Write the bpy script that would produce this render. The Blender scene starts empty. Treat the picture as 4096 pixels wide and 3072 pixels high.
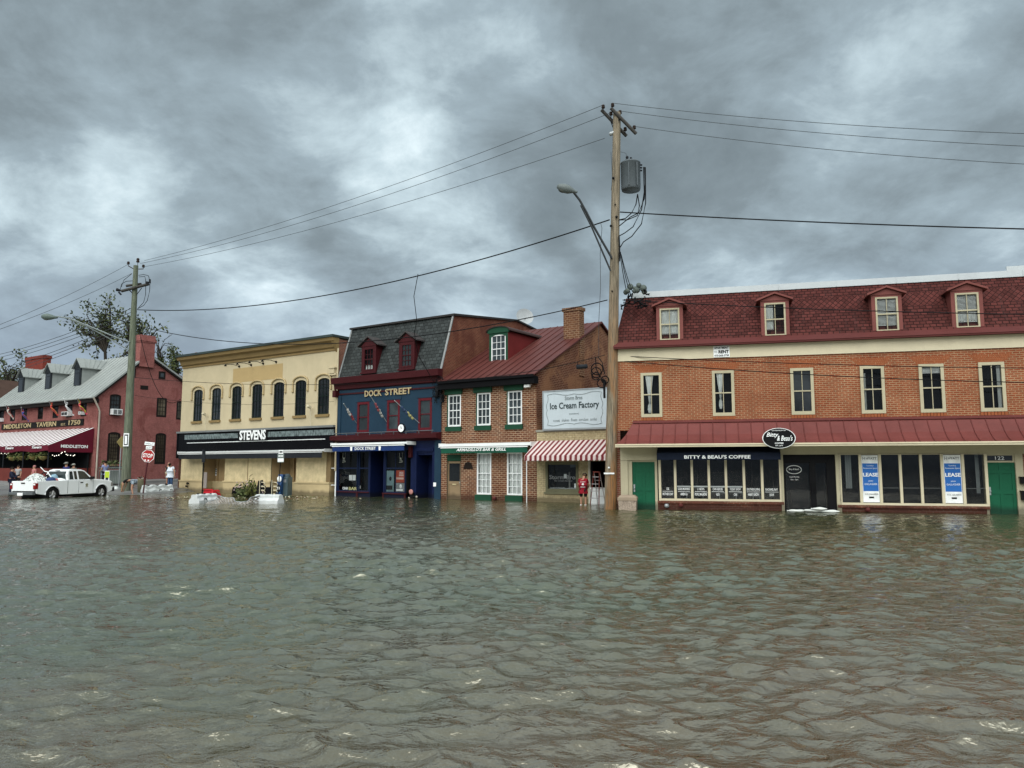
import bpy, math, random
import numpy as np
from mathutils import Vector, Matrix
random.seed(7); rng = np.random.default_rng(7)
S = bpy.context.scene
COL = S.collection
R = math.radians
# ---------------------------------------------------------------- camera
FP = 3080.0; PITCH = math.atan(334/FP); CH = 1.6
cd = bpy.data.cameras.new('camera'); cam = bpy.data.objects.new('camera', cd); COL.objects.link(cam)
cam.location = (0, 0, CH); cam.rotation_euler = (R(90)+PITCH, 0, 0)
cd.sensor_width = 36; cd.lens = 36*FP/4096; cd.clip_start = .1; cd.clip_end = 3000
S.camera = cam
# ---------------------------------------------------------------- sky
SUN_EL, SUN_AZ = R(48), R(200)
w = bpy.data.worlds.new('World'); S.world = w; w.use_nodes = True
nt = w.node_tree; N = nt.nodes; LK = nt.links
for n in list(N): N.remove(n)
def nd(t, **k):
    n = N.new(t)
    for a, b in k.items(): setattr(n, a, b)
    return n
def mth(op, a, b=None, c=None, clamp=False):
    n = N.new('ShaderNodeMath'); n.operation = op; n.use_clamp = clamp
    for i, x in enumerate((a, b, c)):
        if x is None: continue
        if isinstance(x, (int, float)): n.inputs[i].default_value = x
        else: LK.new(x, n.inputs[i])
    return n.outputs[0]
def smooth(x, a, b):
    n = N.new('ShaderNodeMapRange'); n.interpolation_type = 'SMOOTHSTEP'
    LK.new(x, n.inputs[0]); n.inputs[1].default_value = a; n.inputs[2].default_value = b
    return n.outputs[0]
tc = nd('ShaderNodeTexCoord'); sep = nd('ShaderNodeSeparateXYZ'); LK.new(tc.outputs['Generated'], sep.inputs[0])
dx, dy, dz = sep.outputs
zz = mth('ADD', mth('ABSOLUTE', dz), .36)
cmb = nd('ShaderNodeCombineXYZ'); LK.new(mth('DIVIDE', dx, zz), cmb.inputs[0]); LK.new(mth('DIVIDE', dy, zz), cmb.inputs[1])
def wnoise(scale, detail, rough, dist, off):
    mp = nd('ShaderNodeMapping'); LK.new(cmb.outputs[0], mp.inputs[0]); mp.inputs['Location'].default_value = off
    n = nd('ShaderNodeTexNoise'); LK.new(mp.outputs[0], n.inputs['Vector'])
    n.inputs['Scale'].default_value = scale; n.inputs['Detail'].default_value = detail
    n.inputs['Roughness'].default_value = rough; n.inputs['Distortion'].default_value = dist
    return n.outputs[0]
n1 = wnoise(1.9, 10, .56, .22, (3.1, 1.7, 0)); n2 = wnoise(4.6, 12, .62, .25, (7.3, 4.1, 2)); n3 = wnoise(.35, 3, .5, 0, (1, 9, 5))
def blob(az, el, rad, inner=0.0):
    """1 near a direction of the sky, 0 beyond rad degrees: a bank or break in the cloud"""
    v = (math.sin(R(az))*math.cos(R(el)), math.cos(R(az))*math.cos(R(el)), math.sin(R(el)))
    dp = nd('ShaderNodeVectorMath', operation='DOT_PRODUCT'); nm = nd('ShaderNodeVectorMath', operation='NORMALIZE')
    LK.new(tc.outputs['Generated'], nm.inputs[0]); LK.new(nm.outputs[0], dp.inputs[0]); dp.inputs[1].default_value = v
    return smooth(dp.outputs['Value'], math.cos(R(rad)), math.cos(R(inner)))
t = mth('ADD', mth('MULTIPLY', n1, .56), mth('MULTIPLY', n2, .44))
t = mth('ADD', mth('MULTIPLY', mth('SUBTRACT', t, .5), 2.35), .45)
for az, el, rad, amt in SKYBLOBS if 'SKYBLOBS' in globals() else (
        (-27, 19, 9, .10), (-31, 14, 8, .06), (-14, 11, 9, .24), (-19, 15, 5, .16), (-7, 20, 7, .20), (-13, 24, 8, .12), (-19, 19, 7, -.16), (-23, 24, 6, -.04), (-12, 15.5, 5, -.16),
        (-22, 29, 12, -.12), (5, 31, 14, -.12), (16, 15, 9, .10), (25, 17, 8, .06), (8, 17, 4, .12), (3, 18.5, 3.5, -.22), (14, 24, 12, -.10), (-34, 27, 8, -.06), (30, 27, 10, .06), (-2, 13, 6, .12)):
    t = mth('ADD', t, mth('MULTIPLY', blob(az, el, rad), amt))
t = mth('ADD', t, mth('MULTIPLY', mth('SUBTRACT', n3, .5), .25))
# calmer, flatter cloud toward the horizon
cr = nd('ShaderNodeValToRGB'); LK.new(t, cr.inputs[0])
els = cr.color_ramp.elements
els[0].position = 0.0; els[0].color = (.090, .112, .122, 1)
els[1].position = 1.0; els[1].color = (.50, .575, .60, 1)
for p_, c_ in ((.28, (.125, .155, .170, 1)), (.52, (.185, .232, .258, 1)), (.76, (.315, .385, .415, 1))):
    e = els.new(p_); e.color = c_
hz = nd('ShaderNodeMix', data_type='RGBA'); LK.new(smooth(dz, .27, .02), hz.inputs[0])
LK.new(cr.outputs[0], hz.inputs[6]); hz.inputs[7].default_value = (.215, .272, .362, 1)
hm = nd('ShaderNodeMath', operation='MULTIPLY'); LK.new(smooth(dz, .30, .03), hm.inputs[0]); hm.inputs[1].default_value = .50
LK.new(hm.outputs[0], hz.inputs[0])
# sky brightened behind the camera and overhead, added to light facades and water
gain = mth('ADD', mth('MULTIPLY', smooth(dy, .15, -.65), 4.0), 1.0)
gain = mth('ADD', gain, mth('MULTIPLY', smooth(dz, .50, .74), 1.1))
# dark skyline added low behind the camera to keep window reflections dark
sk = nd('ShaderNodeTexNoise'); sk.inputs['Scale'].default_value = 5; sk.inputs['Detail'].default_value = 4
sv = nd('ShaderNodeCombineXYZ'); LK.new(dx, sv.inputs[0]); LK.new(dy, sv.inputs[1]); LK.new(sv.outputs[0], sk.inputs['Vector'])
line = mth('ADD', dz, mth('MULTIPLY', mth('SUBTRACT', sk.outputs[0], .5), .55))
dark_band = mth('MULTIPLY', smooth(dy, .2, -.2), smooth(line, .27, .23)); gain = mth('MULTIPLY', gain, mth('SUBTRACT', 1.0, mth('MULTIPLY', dark_band, .88)))
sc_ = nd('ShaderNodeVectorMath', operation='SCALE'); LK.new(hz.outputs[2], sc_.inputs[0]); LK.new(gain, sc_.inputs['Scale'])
# the added bright part is tinted warm, the side in view stays blue-grey
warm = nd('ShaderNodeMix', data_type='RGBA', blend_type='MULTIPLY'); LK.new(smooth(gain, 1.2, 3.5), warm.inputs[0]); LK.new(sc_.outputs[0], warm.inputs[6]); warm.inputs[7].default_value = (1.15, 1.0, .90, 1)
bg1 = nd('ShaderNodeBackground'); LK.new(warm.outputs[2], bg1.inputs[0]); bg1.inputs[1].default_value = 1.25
sky = nd('ShaderNodeTexSky', sky_type='NISHITA'); sky.sun_disc = False; sky.sun_elevation = SUN_EL; sky.sun_rotation = SUN_AZ
sky.air_density = 1.0; sky.dust_density = 4.0
bg2 = nd('ShaderNodeBackground'); LK.new(sky.outputs[0], bg2.inputs[0]); bg2.inputs[1].default_value = .004
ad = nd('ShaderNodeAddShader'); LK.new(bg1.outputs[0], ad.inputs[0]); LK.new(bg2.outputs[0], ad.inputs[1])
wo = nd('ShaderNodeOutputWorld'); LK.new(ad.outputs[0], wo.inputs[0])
# ---------------------------------------------------------------- sun behind cloud, exposure
sd = bpy.data.lights.new('sun', 'SUN'); sun = bpy.data.objects.new('sun', sd); COL.objects.link(sun)
sd.energy = 1.5; sd.angle = R(70); sd.color = (1, .97, .92)
sun.rotation_euler = Vector((math.sin(SUN_AZ)*math.cos(SUN_EL)*-1, -math.cos(SUN_AZ)*math.cos(SUN_EL), -math.sin(SUN_EL))).to_track_quat('-Z', 'Y').to_euler()
S.view_settings.view_transform = 'Standard'; S.view_settings.look = 'None'; S.view_settings.exposure = .60; S.view_settings.gamma = 1
S.cycles.max_bounces = 6; S.cycles.diffuse_bounces = 3; S.cycles.glossy_bounces = 3; S.cycles.transparent_max_bounces = 12
S.cycles.use_denoising = True

# ================================================================ helpers
def ray(u, v):
    a = (u-2048)/FP; b = (1536-v)/FP
    return Vector((a, math.cos(PITCH)-b*math.sin(PITCH), math.sin(PITCH)+b*math.cos(PITCH)))
def ground(u, v, z=0.0):
    d = ray(u, v); k = (z-CH)/d.z
    return Vector((d.x*k, d.y*k, z))
def deep(u, v, Y):
    d = ray(u, v); k = Y/d.y
    return Vector((d.x*k, Y, CH+d.z*k))
def pxm(Y): return FP/Y          # reference pixels per metre at depth Y
ZT = {1: (0, 1200, .5124), 2: (650, 1250, .4823), 3: (1300, 1220, .5003), 4: (2000, 1200, .5305), 5: (2400, 1050, .6207), 6: (3200, 1050, .6209),
      7: (0, 1780, .2260), 8: (450, 1750, .1748), 9: (740, 1780, .2758), 10: (2200, 380, .5543), 11: (100, 1000, .3165), 12: (2200, 1750, .2486),
      13: (2440, 1660, .3165), 14: (3100, 1680, .4503), 15: (0, 1500, .199), 16: (1300, 1730, .2260), 17: (1900, 1500, .3256), 0: (0, 0, 1), 20: (0, 0, 1.8517)}
def q(k, x, y):
    a, b, s = ZT[k]; return a+x*s, b+y*s
def tag(o, label=None, cat=None, group=None, kind=None):
    if label: o['label'] = label
    if cat: o['category'] = cat
    if group: o['group'] = group
    if kind: o['kind'] = kind
    return o
def thing(name, label, cat, loc=(0, 0, 0), rz=0.0, group=None):
    o = bpy.data.objects.new(name, None); COL.objects.link(o); o.empty_display_size = .2
    o.location = loc; o.rotation_euler = (0, 0, rz)
    return tag(o, label, cat, group)
class MB:
    def __init__(s): s.v = []; s.f = []; s.m = []; s.T = None; s.smooth = []; s.cut = []
    def add(s, vs, fs, mi=0, sm=False):
        b = len(s.v); s.cut.append((b, len(s.f)))
        s.v += [tuple(s.T @ Vector(p)) if s.T is not None else tuple(p) for p in vs]
        for f in fs: s.f.append([b+i for i in f]); s.m.append(mi); s.smooth.append(sm)
        return s
    def box(s, x0, x1, y0, y1, z0, z1, mi=0):
        x0, x1 = min(x0, x1), max(x0, x1); y0, y1 = min(y0, y1), max(y0, y1); z0, z1 = min(z0, z1), max(z0, z1)
        return s.add([(x0, y0, z0), (x1, y0, z0), (x1, y1, z0), (x0, y1, z0), (x0, y0, z1), (x1, y0, z1), (x1, y1, z1), (x0, y1, z1)],
                     [(0, 3, 2, 1), (4, 5, 6, 7), (0, 1, 5, 4), (1, 2, 6, 5), (2, 3, 7, 6), (3, 0, 4, 7)], mi)
    def quad(s, a, b, c, d, mi=0): return s.add([a, b, c, d], [(0, 1, 2, 3)], mi)
    def prism(s, pts, y0, y1, mi=0):            # polygon in (x, z), counter-clockwise seen from -y, extruded along y
        n = len(pts)
        vs = [(x, y0, z) for x, z in pts]+[(x, y1, z) for x, z in pts]
        return s.add(vs, [tuple(range(n)), tuple(range(2*n-1, n-1, -1))]+[(i, i+n, (i+1) % n+n, (i+1) % n) for i in range(n)], mi)
    def prismx(s, pts, x0, x1, mi=0):           # polygon in (y, z) extruded along x
        n = len(pts)
        vs = [(x0, y, z) for y, z in pts]+[(x1, y, z) for y, z in pts]
        return s.add(vs, [tuple(range(n-1, -1, -1)), tuple(range(n, 2*n))]+[(i, (i+1) % n, (i+1) % n+n, i+n) for i in range(n)], mi)
    def tube(s, pts, r, n=8, mi=0, cap=True):
        pts = [Vector(p) for p in pts]; m = len(pts); rs = r if isinstance(r, (list, tuple)) else [r]*m
        vs = []; up = Vector((0, 0, 1))
        for i, p in enumerate(pts):
            t_ = (pts[min(i+1, m-1)]-pts[max(i-1, 0)])
            t_ = t_.normalized() if t_.length > 1e-9 else Vector((0, 0, 1))
            a = t_.cross(up if abs(t_.z) < .95 else Vector((1, 0, 0))).normalized(); b = t_.cross(a)
            for k in range(n):
                an = 2*math.pi*k/n; vs.append(p+(a*math.cos(an)+b*math.sin(an))*rs[i])
        fs = [(i*n+k, i*n+(k+1) % n, (i+1)*n+(k+1) % n, (i+1)*n+k) for i in range(m-1) for k in range(n)]
        s.add(vs, fs, mi, True)
        if cap: s.add([vs[k] for k in range(n)], [tuple(range(n))], mi); s.add([vs[(m-1)*n+k] for k in range(n)], [tuple(range(n-1, -1, -1))], mi)
        return s
    def lathe(s, prof, n=16, c=(0, 0, 0), mi=0, ax='z'):
        vs = []
        for r, h in prof:
            for k in range(n):
                a = 2*math.pi*k/n; x, y = r*math.cos(a), r*math.sin(a)
                p = (x, y, h) if ax == 'z' else ((x, h, y) if ax == 'y' else (h, x, y))
                vs.append((c[0]+p[0], c[1]+p[1], c[2]+p[2]))
        m = len(prof)
        fs = [(i*n+k, i*n+(k+1) % n, (i+1)*n+(k+1) % n, (i+1)*n+k) for i in range(m-1) for k in range(n)]
        return s.add(vs, fs, mi, True)
    def ball(s, c, r, n=10, mi=0, sq=(1, 1, 1)):
        pr = [(math.sin(math.pi*i/n), -math.cos(math.pi*i/n)) for i in range(n+1)]
        vs = [(c[0]+a*math.cos(2*math.pi*k/n)*r*sq[0], c[1]+a*math.sin(2*math.pi*k/n)*r*sq[1], c[2]+h*r*sq[2]) for a, h in pr for k in range(n)]
        return s.add(vs, [(i*n+k, i*n+(k+1) % n, (i+1)*n+(k+1) % n, (i+1)*n+k) for i in range(n) for k in range(n)], mi, True)
    def build(s, name, mats, parent=None, bevel=0):
        me = bpy.data.meshes.new(name); me.from_pydata(s.v, [], s.f)
        if not isinstance(mats, (list, tuple)): mats = [mats]
        for m in mats: me.materials.append(m)
        me.polygons.foreach_set('material_index', s.m); me.polygons.foreach_set('use_smooth', s.smooth)
        me.update()
        o = bpy.data.objects.new(name, me); COL.objects.link(o)
        if parent is not None: o.parent = parent
        if bevel:
            b = o.modifiers.new('b', 'BEVEL'); b.width = bevel; b.segments = 2; b.limit_method = 'ANGLE'
        return o
def build_each(mb, name, mats, parent=None):
    """one object for every separate piece collected in mb"""
    out = []; c = mb.cut+[(len(mb.v), len(mb.f))]
    for (v0, f0), (v1, f1) in zip(c, c[1:]):
        k = MB(); k.v = mb.v[v0:v1]; k.f = [[i-v0 for i in f] for f in mb.f[f0:f1]]; k.m = mb.m[f0:f1]; k.smooth = mb.smooth[f0:f1]; out.append(k.build(name, mats, parent))
    return out
def copy_tree(o, parent=None):
    c = o.copy(); COL.objects.link(c); c.parent = parent
    for ch in list(o.children): copy_tree(ch, c)
    return c
# ---------------------------------------------------------------- materials
MATS = {}
class MT:
    def __init__(s, name):
        s.m = bpy.data.materials.new(name); s.m.use_nodes = True; s.t = s.m.node_tree; s.N = s.t.nodes; s.L = s.t.links
        s.b = s.N['Principled BSDF']; s.tc = s.N.new('ShaderNodeTexCoord')
    def n(s, t, **k):
        x = s.N.new(t)
        for a, b in k.items(): setattr(x, a, b)
        return x
    def noise(s, scale, detail=5, rough=.6, vec=None, stretch=None, dist=0):
        x = s.n('ShaderNodeTexNoise'); x.inputs['Scale'].default_value = scale; x.inputs['Detail'].default_value = detail
        x.inputs['Roughness'].default_value = rough; x.inputs['Distortion'].default_value = dist
        v = vec or s.tc.outputs['Object']
        if stretch:
            mp = s.n('ShaderNodeMapping'); s.L.new(v, mp.inputs[0]); mp.inputs['Scale'].default_value = stretch; v = mp.outputs[0]
        s.L.new(v, x.inputs['Vector']); return x.outputs[0]
    def mix(s, f, a, b, blend='MIX'):
        x = s.n('ShaderNodeMix', data_type='RGBA', blend_type=blend)
        for i, val in ((0, f), (6, a), (7, b)):
            if isinstance(val, (int, float)): x.inputs[i].default_value = val
            elif isinstance(val, tuple): x.inputs[i].default_value = (*val[:3], 1)
            else: s.L.new(val, x.inputs[i])
        return x.outputs[2]
    def rng(s, v, a, b, c=0., d=1.):
        x = s.n('ShaderNodeMapRange'); s.L.new(v, x.inputs[0])
        for i, k in enumerate((a, b, c, d)): x.inputs[i+1].default_value = k
        return x.outputs[0]
    def math(s, op, a, b=0.):
        x = s.n('ShaderNodeMath', operation=op)
        for i, v in enumerate((a, b)):
            if isinstance(v, (int, float)): x.inputs[i].default_value = v
            else: s.L.new(v, x.inputs[i])
        return x.outputs[0]
    def bump(s, h, strength=.3, dist=.02):
        x = s.n('ShaderNodeBump'); x.inputs['Strength'].default_value = strength; x.inputs['Distance'].default_value = dist
        s.L.new(h, x.inputs['Height']); s.L.new(x.outputs[0], s.b.inputs['Normal']); return x
    def col(s, c): s.L.new(c, s.b.inputs['Base Color'])
def sc(c, k): return tuple(min(1, x*k) for x in c)
def wet_band(M, base, c):
    """soaked and silted strip where the flood has wetted a wall"""
    sp = M.n('ShaderNodeSeparateXYZ'); M.L.new(M.tc.outputs['Object'], sp.inputs[0])
    e = M.math('SUBTRACT', sp.outputs[2], M.math('MULTIPLY', M.noise(2.2, 4, .6, stretch=(1, 1, .2)), .34))
    k = M.rng(e, .16, -.02); return M.mix(M.math('MULTIPLY', k, .78), base, tuple(x*.22+.006 for x in c))
def paint(name, c, rough=.6, var=.18, scale=1.3, bump=.15, streak=True, metal=0, dirt=.25, spec=.14, wet=False):
    """painted or plain surface with blotches, fine grain and rain streaks"""
    if name in MATS: return MATS[name]
    M = MT(name)
    a = M.noise(scale, 6, .65)
    base = M.mix(M.rng(a, .3, .7), sc(c, 1-var), sc(c, 1+var))
    f = M.noise(28, 4, .7)
    base = M.mix(M.rng(f, .35, .65, 0, .35*var/.18), base, sc(c, .72))
    if streak:
        st = M.noise(1.0, 5, .7, stretch=(5, 5, .35))
        base = M.mix(M.rng(st, .55, .8, 0, dirt), base, tuple(x*.55+.012 for x in c))
    if wet: base = wet_band(M, base, c)
    M.col(base); M.b.inputs['Roughness'].default_value = rough; M.b.inputs['Metallic'].default_value = metal
    M.b.inputs['Specular IOR Level'].default_value = spec
    if bump: M.bump(f, bump, .01)
    MATS[name] = M.m; return M.m
def brick(name, c1, c2, mortar, w=.215, h=.075, ms=.012, patch=None, streak=.3, off=.5, wet=True):
    if name in MATS: return MATS[name]
    M = MT(name)
    sp = M.n('ShaderNodeSeparateXYZ'); M.L.new(M.tc.outputs['Object'], sp.inputs[0])
    cb = M.n('ShaderNodeCombineXYZ'); M.L.new(M.math('ADD', sp.outputs[0], sp.outputs[1]), cb.inputs[0]); M.L.new(sp.outputs[2], cb.inputs[1])
    b = M.n('ShaderNodeTexBrick'); M.L.new(cb.outputs[0], b.inputs['Vector']); b.offset = off
    b.inputs['Scale'].default_value = 1; b.inputs['Brick Width'].default_value = w; b.inputs['Row Height'].default_value = h
    b.inputs['Mortar Size'].default_value = ms; b.inputs['Mortar Smooth'].default_value = .2
    b.inputs['Color1'].default_value = (*c1, 1); b.inputs['Color2'].default_value = (*c2, 1); b.inputs['Mortar'].default_value = (*mortar, 1)
    c = b.outputs[0]
    a = M.noise(.9, 6, .65); c = M.mix(M.rng(a, .35, .75, 0, .75), c, sc(c1, .55))
    g = M.noise(9, 3, .6); c = M.mix(M.rng(g, .45, .7, 0, .35), c, sc(c2, 1.35))
    if patch: c = M.mix(M.rng(M.noise(.55, 7, .7, dist=.6), .52, .60, 0, .75), c, patch)
    st = M.noise(1.0, 5, .7, stretch=(4, 4, .3)); c = M.mix(M.rng(st, .52, .8, 0, streak), c, sc(c1, .35))
    if wet: c = wet_band(M, c, c1)
    M.col(c); M.b.inputs['Roughness'].default_value = .88; M.b.inputs['Specular IOR Level'].default_value = .10
    M.bump(M.math('SUBTRACT', 1., b.outputs['Fac']), .5, .012)
    MATS[name] = M.m; return M.m
def shingle(name, c, dark, w=.21, h=.125, band=None, var=.35):
    M = MT(name)
    sp = M.n('ShaderNodeSeparateXYZ'); M.L.new(M.tc.outputs['Object'], sp.inputs[0])
    X = M.math('ADD', sp.outputs[0], M.math('MULTIPLY', sp.outputs[1], .0)); Zc = sp.outputs[2]
    def bk(vx, vz, w_, h_):
        cb = M.n('ShaderNodeCombineXYZ'); M.L.new(vx, cb.inputs[0]); M.L.new(vz, cb.inputs[1])
        b = M.n('ShaderNodeTexBrick'); M.L.new(cb.outputs[0], b.inputs['Vector'])
        b.inputs['Scale'].default_value = 1; b.inputs['Brick Width'].default_value = w_; b.inputs['Row Height'].default_value = h_
        b.inputs['Mortar Size'].default_value = .016; b.inputs['Mortar Smooth'].default_value = .5
        b.inputs['Color1'].default_value = (*sc(c, 1+var), 1); b.inputs['Color2'].default_value = (*sc(c, 1-var), 1); b.inputs['Mortar'].default_value = (*dark, 1)
        return b
    b1 = bk(X, Zc, w, h); colr = b1.outputs[0]; fac = b1.outputs['Fac']
    if band:
        D = M.math('ADD', X, Zc); E = M.math('SUBTRACT', Zc, X)
        b2 = bk(D, E, .20, .20); b2.offset = 0
        a = M.math('MULTIPLY', M.math('GREATER_THAN', Zc, band[0]), M.math('LESS_THAN', Zc, band[1]))
        colr = M.mix(a, colr, b2.outputs[0])
        fm = M.n('ShaderNodeMix'); M.L.new(a, fm.inputs[0]); M.L.new(fac, fm.inputs[2]); M.L.new(b2.outputs['Fac'], fm.inputs[3]); fac = fm.outputs[0]
    colr = M.mix(M.rng(M.noise(1.1, 6, .7), .35, .75, 0, .5), colr, sc(c, .55))
    st = M.noise(1.0, 5, .7, stretch=(6, 1, .4)); colr = M.mix(M.rng(st, .55, .78, 0, .4), colr, tuple(x*.6+.03 for x in c))
    M.col(colr); M.b.inputs['Roughness'].default_value = .85; M.b.inputs['Specular IOR Level'].default_value = .12
    M.bump(M.math('SUBTRACT', 1., fac), .9, .02); return M.m
def stripes(name, ca, cb_, period, axis=0, rough=.8):
    M = MT(name); sp = M.n('ShaderNodeSeparateXYZ'); M.L.new(M.tc.outputs['Object'], sp.inputs[0])
    f = M.math('FRACT', M.math('DIVIDE', sp.outputs[axis], period)); g = M.math('GREATER_THAN', f, .5)
    d = M.noise(2.5, 5, .6)
    M.col(M.mix(M.rng(d, .45, .75, 0, .3), M.mix(g, ca, cb_), sc(ca, .5))); M.b.inputs['Roughness'].default_value = rough; M.b.inputs['Specular IOR Level'].default_value = .08; return M.m
def glass(name, tint=(.012, .014, .016), clear=False, rough=.04):
    M = MT(name)
    if not clear:
        a = M.noise(.8, 3, .5)
        oi = M.n('ShaderNodeObjectInfo'); rv = M.mix(M.math('POWER', oi.outputs['Random'], 2.), sc(tint, .6), tuple(x*2.2+.012 for x in tint))
        M.col(M.mix(M.rng(a, .38, .66), sc(tint, .5), rv)); M.b.inputs['Roughness'].default_value = rough
        M.b.inputs['IOR'].default_value = 1.52
        M.bump(M.noise(1.6, 2, .5), .12, .02)
    else:
        M.N.remove(M.b); g = M.n('ShaderNodeBsdfGlossy'); g.inputs['Roughness'].default_value = .02; tr = M.n('ShaderNodeBsdfTransparent')
        tr.inputs[0].default_value = (.93, .95, .95, 1); fr = M.n('ShaderNodeFresnel'); fr.inputs[0].default_value = 1.5
        bp = M.n('ShaderNodeBump'); bp.inputs['Strength'].default_value = .1; bp.inputs['Distance'].default_value = .02; M.L.new(M.noise(1.6, 2, .5), bp.inputs['Height'])
        M.L.new(bp.outputs[0], g.inputs['Normal'])
        mx = M.n('ShaderNodeMixShader'); M.L.new(fr.outputs[0], mx.inputs[0]); M.L.new(tr.outputs[0], mx.inputs[1]); M.L.new(g.outputs[0], mx.inputs[2])
        M.L.new(mx.outputs[0], M.N['Material Output'].inputs[0])
    return M.m
def flat(name, c, rough=.6, metal=0, emit=0):
    if name in MATS: return MATS[name]
    M = MT(name); a = M.noise(6, 4, .6)
    M.col(M.mix(M.rng(a, .35, .7), sc(c, .85), sc(c, 1.1))); M.b.inputs['Roughness'].default_value = rough; M.b.inputs['Metallic'].default_value = metal
    M.b.inputs['Specular IOR Level'].default_value = .06
    if emit: M.b.inputs['Emission Color'].default_value = (*c, 1); M.b.inputs['Emission Strength'].default_value = emit
    MATS[name] = M.m; return M.m
GD = glass('window_glass'); GB = glass('sky_tinted_glass', (.045, .058, .064)); GC = glass('clear_glass', clear=True)  # GB has a grey-blue sky reflection put into its base colour
WHITE = paint('white_paint', (.72, .74, .74), .5, .08, dirt=.15); WHITE2 = flat('white_sheet', (.8, .82, .82))
CREAM = paint('cream_paint', (.40, .36, .25), .6, .10, dirt=.2, wet=True); CREAM2 = paint('pale_cream_trim', (.56, .50, .36), .55, .08, dirt=.15)
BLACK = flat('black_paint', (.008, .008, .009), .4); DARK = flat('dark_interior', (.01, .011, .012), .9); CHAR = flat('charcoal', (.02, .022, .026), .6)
GALV = paint('galvanised_metal', (.32, .34, .35), .45, .12, metal=.5); RUBBER = flat('rubber', (.012, .012, .012), .75)
CURT = paint('curtain_cloth', (.82, .84, .82), .9, .06, 6, streak=False)
# ---------------------------------------------------------------- text
def text(s, parent, x0, x1, z0, z1, y, mat, name='lettering', shear=0., th=.012, bold=0., T=None, fit=True):
    cu = bpy.data.curves.new('t', 'FONT'); cu.body = s; cu.size = 1; cu.extrude = .02; cu.offset = bold; cu.resolution_u = 2; cu.shear = shear; cu.align_x = 'CENTER'
    o = bpy.data.objects.new('t', cu); COL.objects.link(o)
    dg = bpy.context.evaluated_depsgraph_get(); me = bpy.data.meshes.new_from_object(o.evaluated_get(dg))
    bpy.data.objects.remove(o); bpy.data.curves.remove(cu)
    n = len(me.vertices); a = np.empty(n*3); me.vertices.foreach_get('co', a); a = a.reshape(-1, 3)
    mn, mx_ = a.min(0), a.max(0)
    X = x0+(a[:, 0]-mn[0])/(mx_[0]-mn[0])*(x1-x0); Zv = z0+(a[:, 1]-mn[1])/(mx_[1]-mn[1])*(z1-z0)
    Y = np.where(a[:, 2] > 0, y-th, y)
    out = np.stack([X, Y, Zv], 1)
    if T is not None: out = np.array([tuple(T @ Vector(p)) for p in out])
    me.vertices.foreach_set('co', out.ravel()); me.materials.clear(); me.materials.append(mat); me.update(); me.name = name
    ob = bpy.data.objects.new(name, me); COL.objects.link(ob); ob.parent = parent; return ob
# ---------------------------------------------------------------- building frame
class Bld:
    """local x runs along the facade, local y goes into the building, z up"""
    def __init__(s, name, label, cat, org, ang, group=None):
        s.org = Vector((org[0], org[1], 0)); s.ang = ang; s.root = thing(name, label, cat, s.org, ang, group)
        s.Mi = Matrix.Rotation(-ang, 3, 'Z'); s.M = Matrix.Translation(s.org) @ Matrix.Rotation(ang, 4, 'Z')
        s.c = s.Mi @ (Vector((0, 0, CH))-s.org)
    def p(s, k, x, y, o=0.):
        d = s.Mi @ ray(*q(k, x, y)); t_ = (-o-s.c.y)/d.y; P = s.c+d*t_; return P.x, P.z
    def X(s, k, x, y, o=0.): return s.p(k, x, y, o)[0]
    def Z(s, k, x, y, o=0.): return s.p(k, x, y, o)[1]
    def side(s, k, x, y, xs=0.):
        d = s.Mi @ ray(*q(k, x, y)); t_ = (xs-s.c.x)/d.x; P = s.c+d*t_; return P.y, P.z
    def rect(s, k, xL, yT, xR, yB, o=0.):
        ym = (yT+yB)/2; xm = (xL+xR)/2
        return s.X(k, xL, ym, o), s.X(k, xR, ym, o), s.Z(k, xm, yB, o), s.Z(k, xm, yT, o)
def hit(ax, ay, ang, u):
    """point on the line through (ax, ay) with direction ang seen at column u"""
    m = (u-2048)/FP; c, s_ = math.cos(ang), math.sin(ang); t_ = (m*ay-ax)/(c-m*s_); return ax+c*t_, ay+s_*t_
def wall(x0, x1, z0, z1, holes, mb=None, y=0., rev=.14, mi=0, side=False, th=None):
    """wall face with rectangular openings and their reveals; side=True lays it in the plane x = y"""
    mb = mb or MB()
    F = (lambda a, b, c: (y+b*-1, a, c)) if side else (lambda a, b, c: (a, y+b, c))
    xs = sorted({x0, x1, *[h[0] for h in holes], *[h[1] for h in holes]}); zs = sorted({z0, z1, *[h[2] for h in holes], *[h[3] for h in holes]})
    xs = [x for x in xs if x0 <= x <= x1]; zs = [z for z in zs if z0 <= z <= z1]
    for i in range(len(xs)-1):
        for j in range(len(zs)-1):
            cx, cz = (xs[i]+xs[i+1])/2, (zs[j]+zs[j+1])/2
            if any(h[0] < cx < h[1] and h[2] < cz < h[3] for h in holes): continue
            mb.quad(F(xs[i], 0, zs[j]), F(xs[i+1], 0, zs[j]), F(xs[i+1], 0, zs[j+1]), F(xs[i], 0, zs[j+1]), mi)
    for a, b, c, d in [h[:4] for h in holes]:
        mb.quad(F(a, 0, c), F(a, rev, c), F(a, rev, d), F(a, 0, d), mi); mb.quad(F(b, rev, c), F(b, 0, c), F(b, 0, d), F(b, rev, d), mi)
        mb.quad(F(a, 0, d), F(a, rev, d), F(b, rev, d), F(b, 0, d), mi); mb.quad(F(a, rev, c), F(a, 0, c), F(b, 0, c), F(b, rev, c), mi)
    return mb
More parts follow.
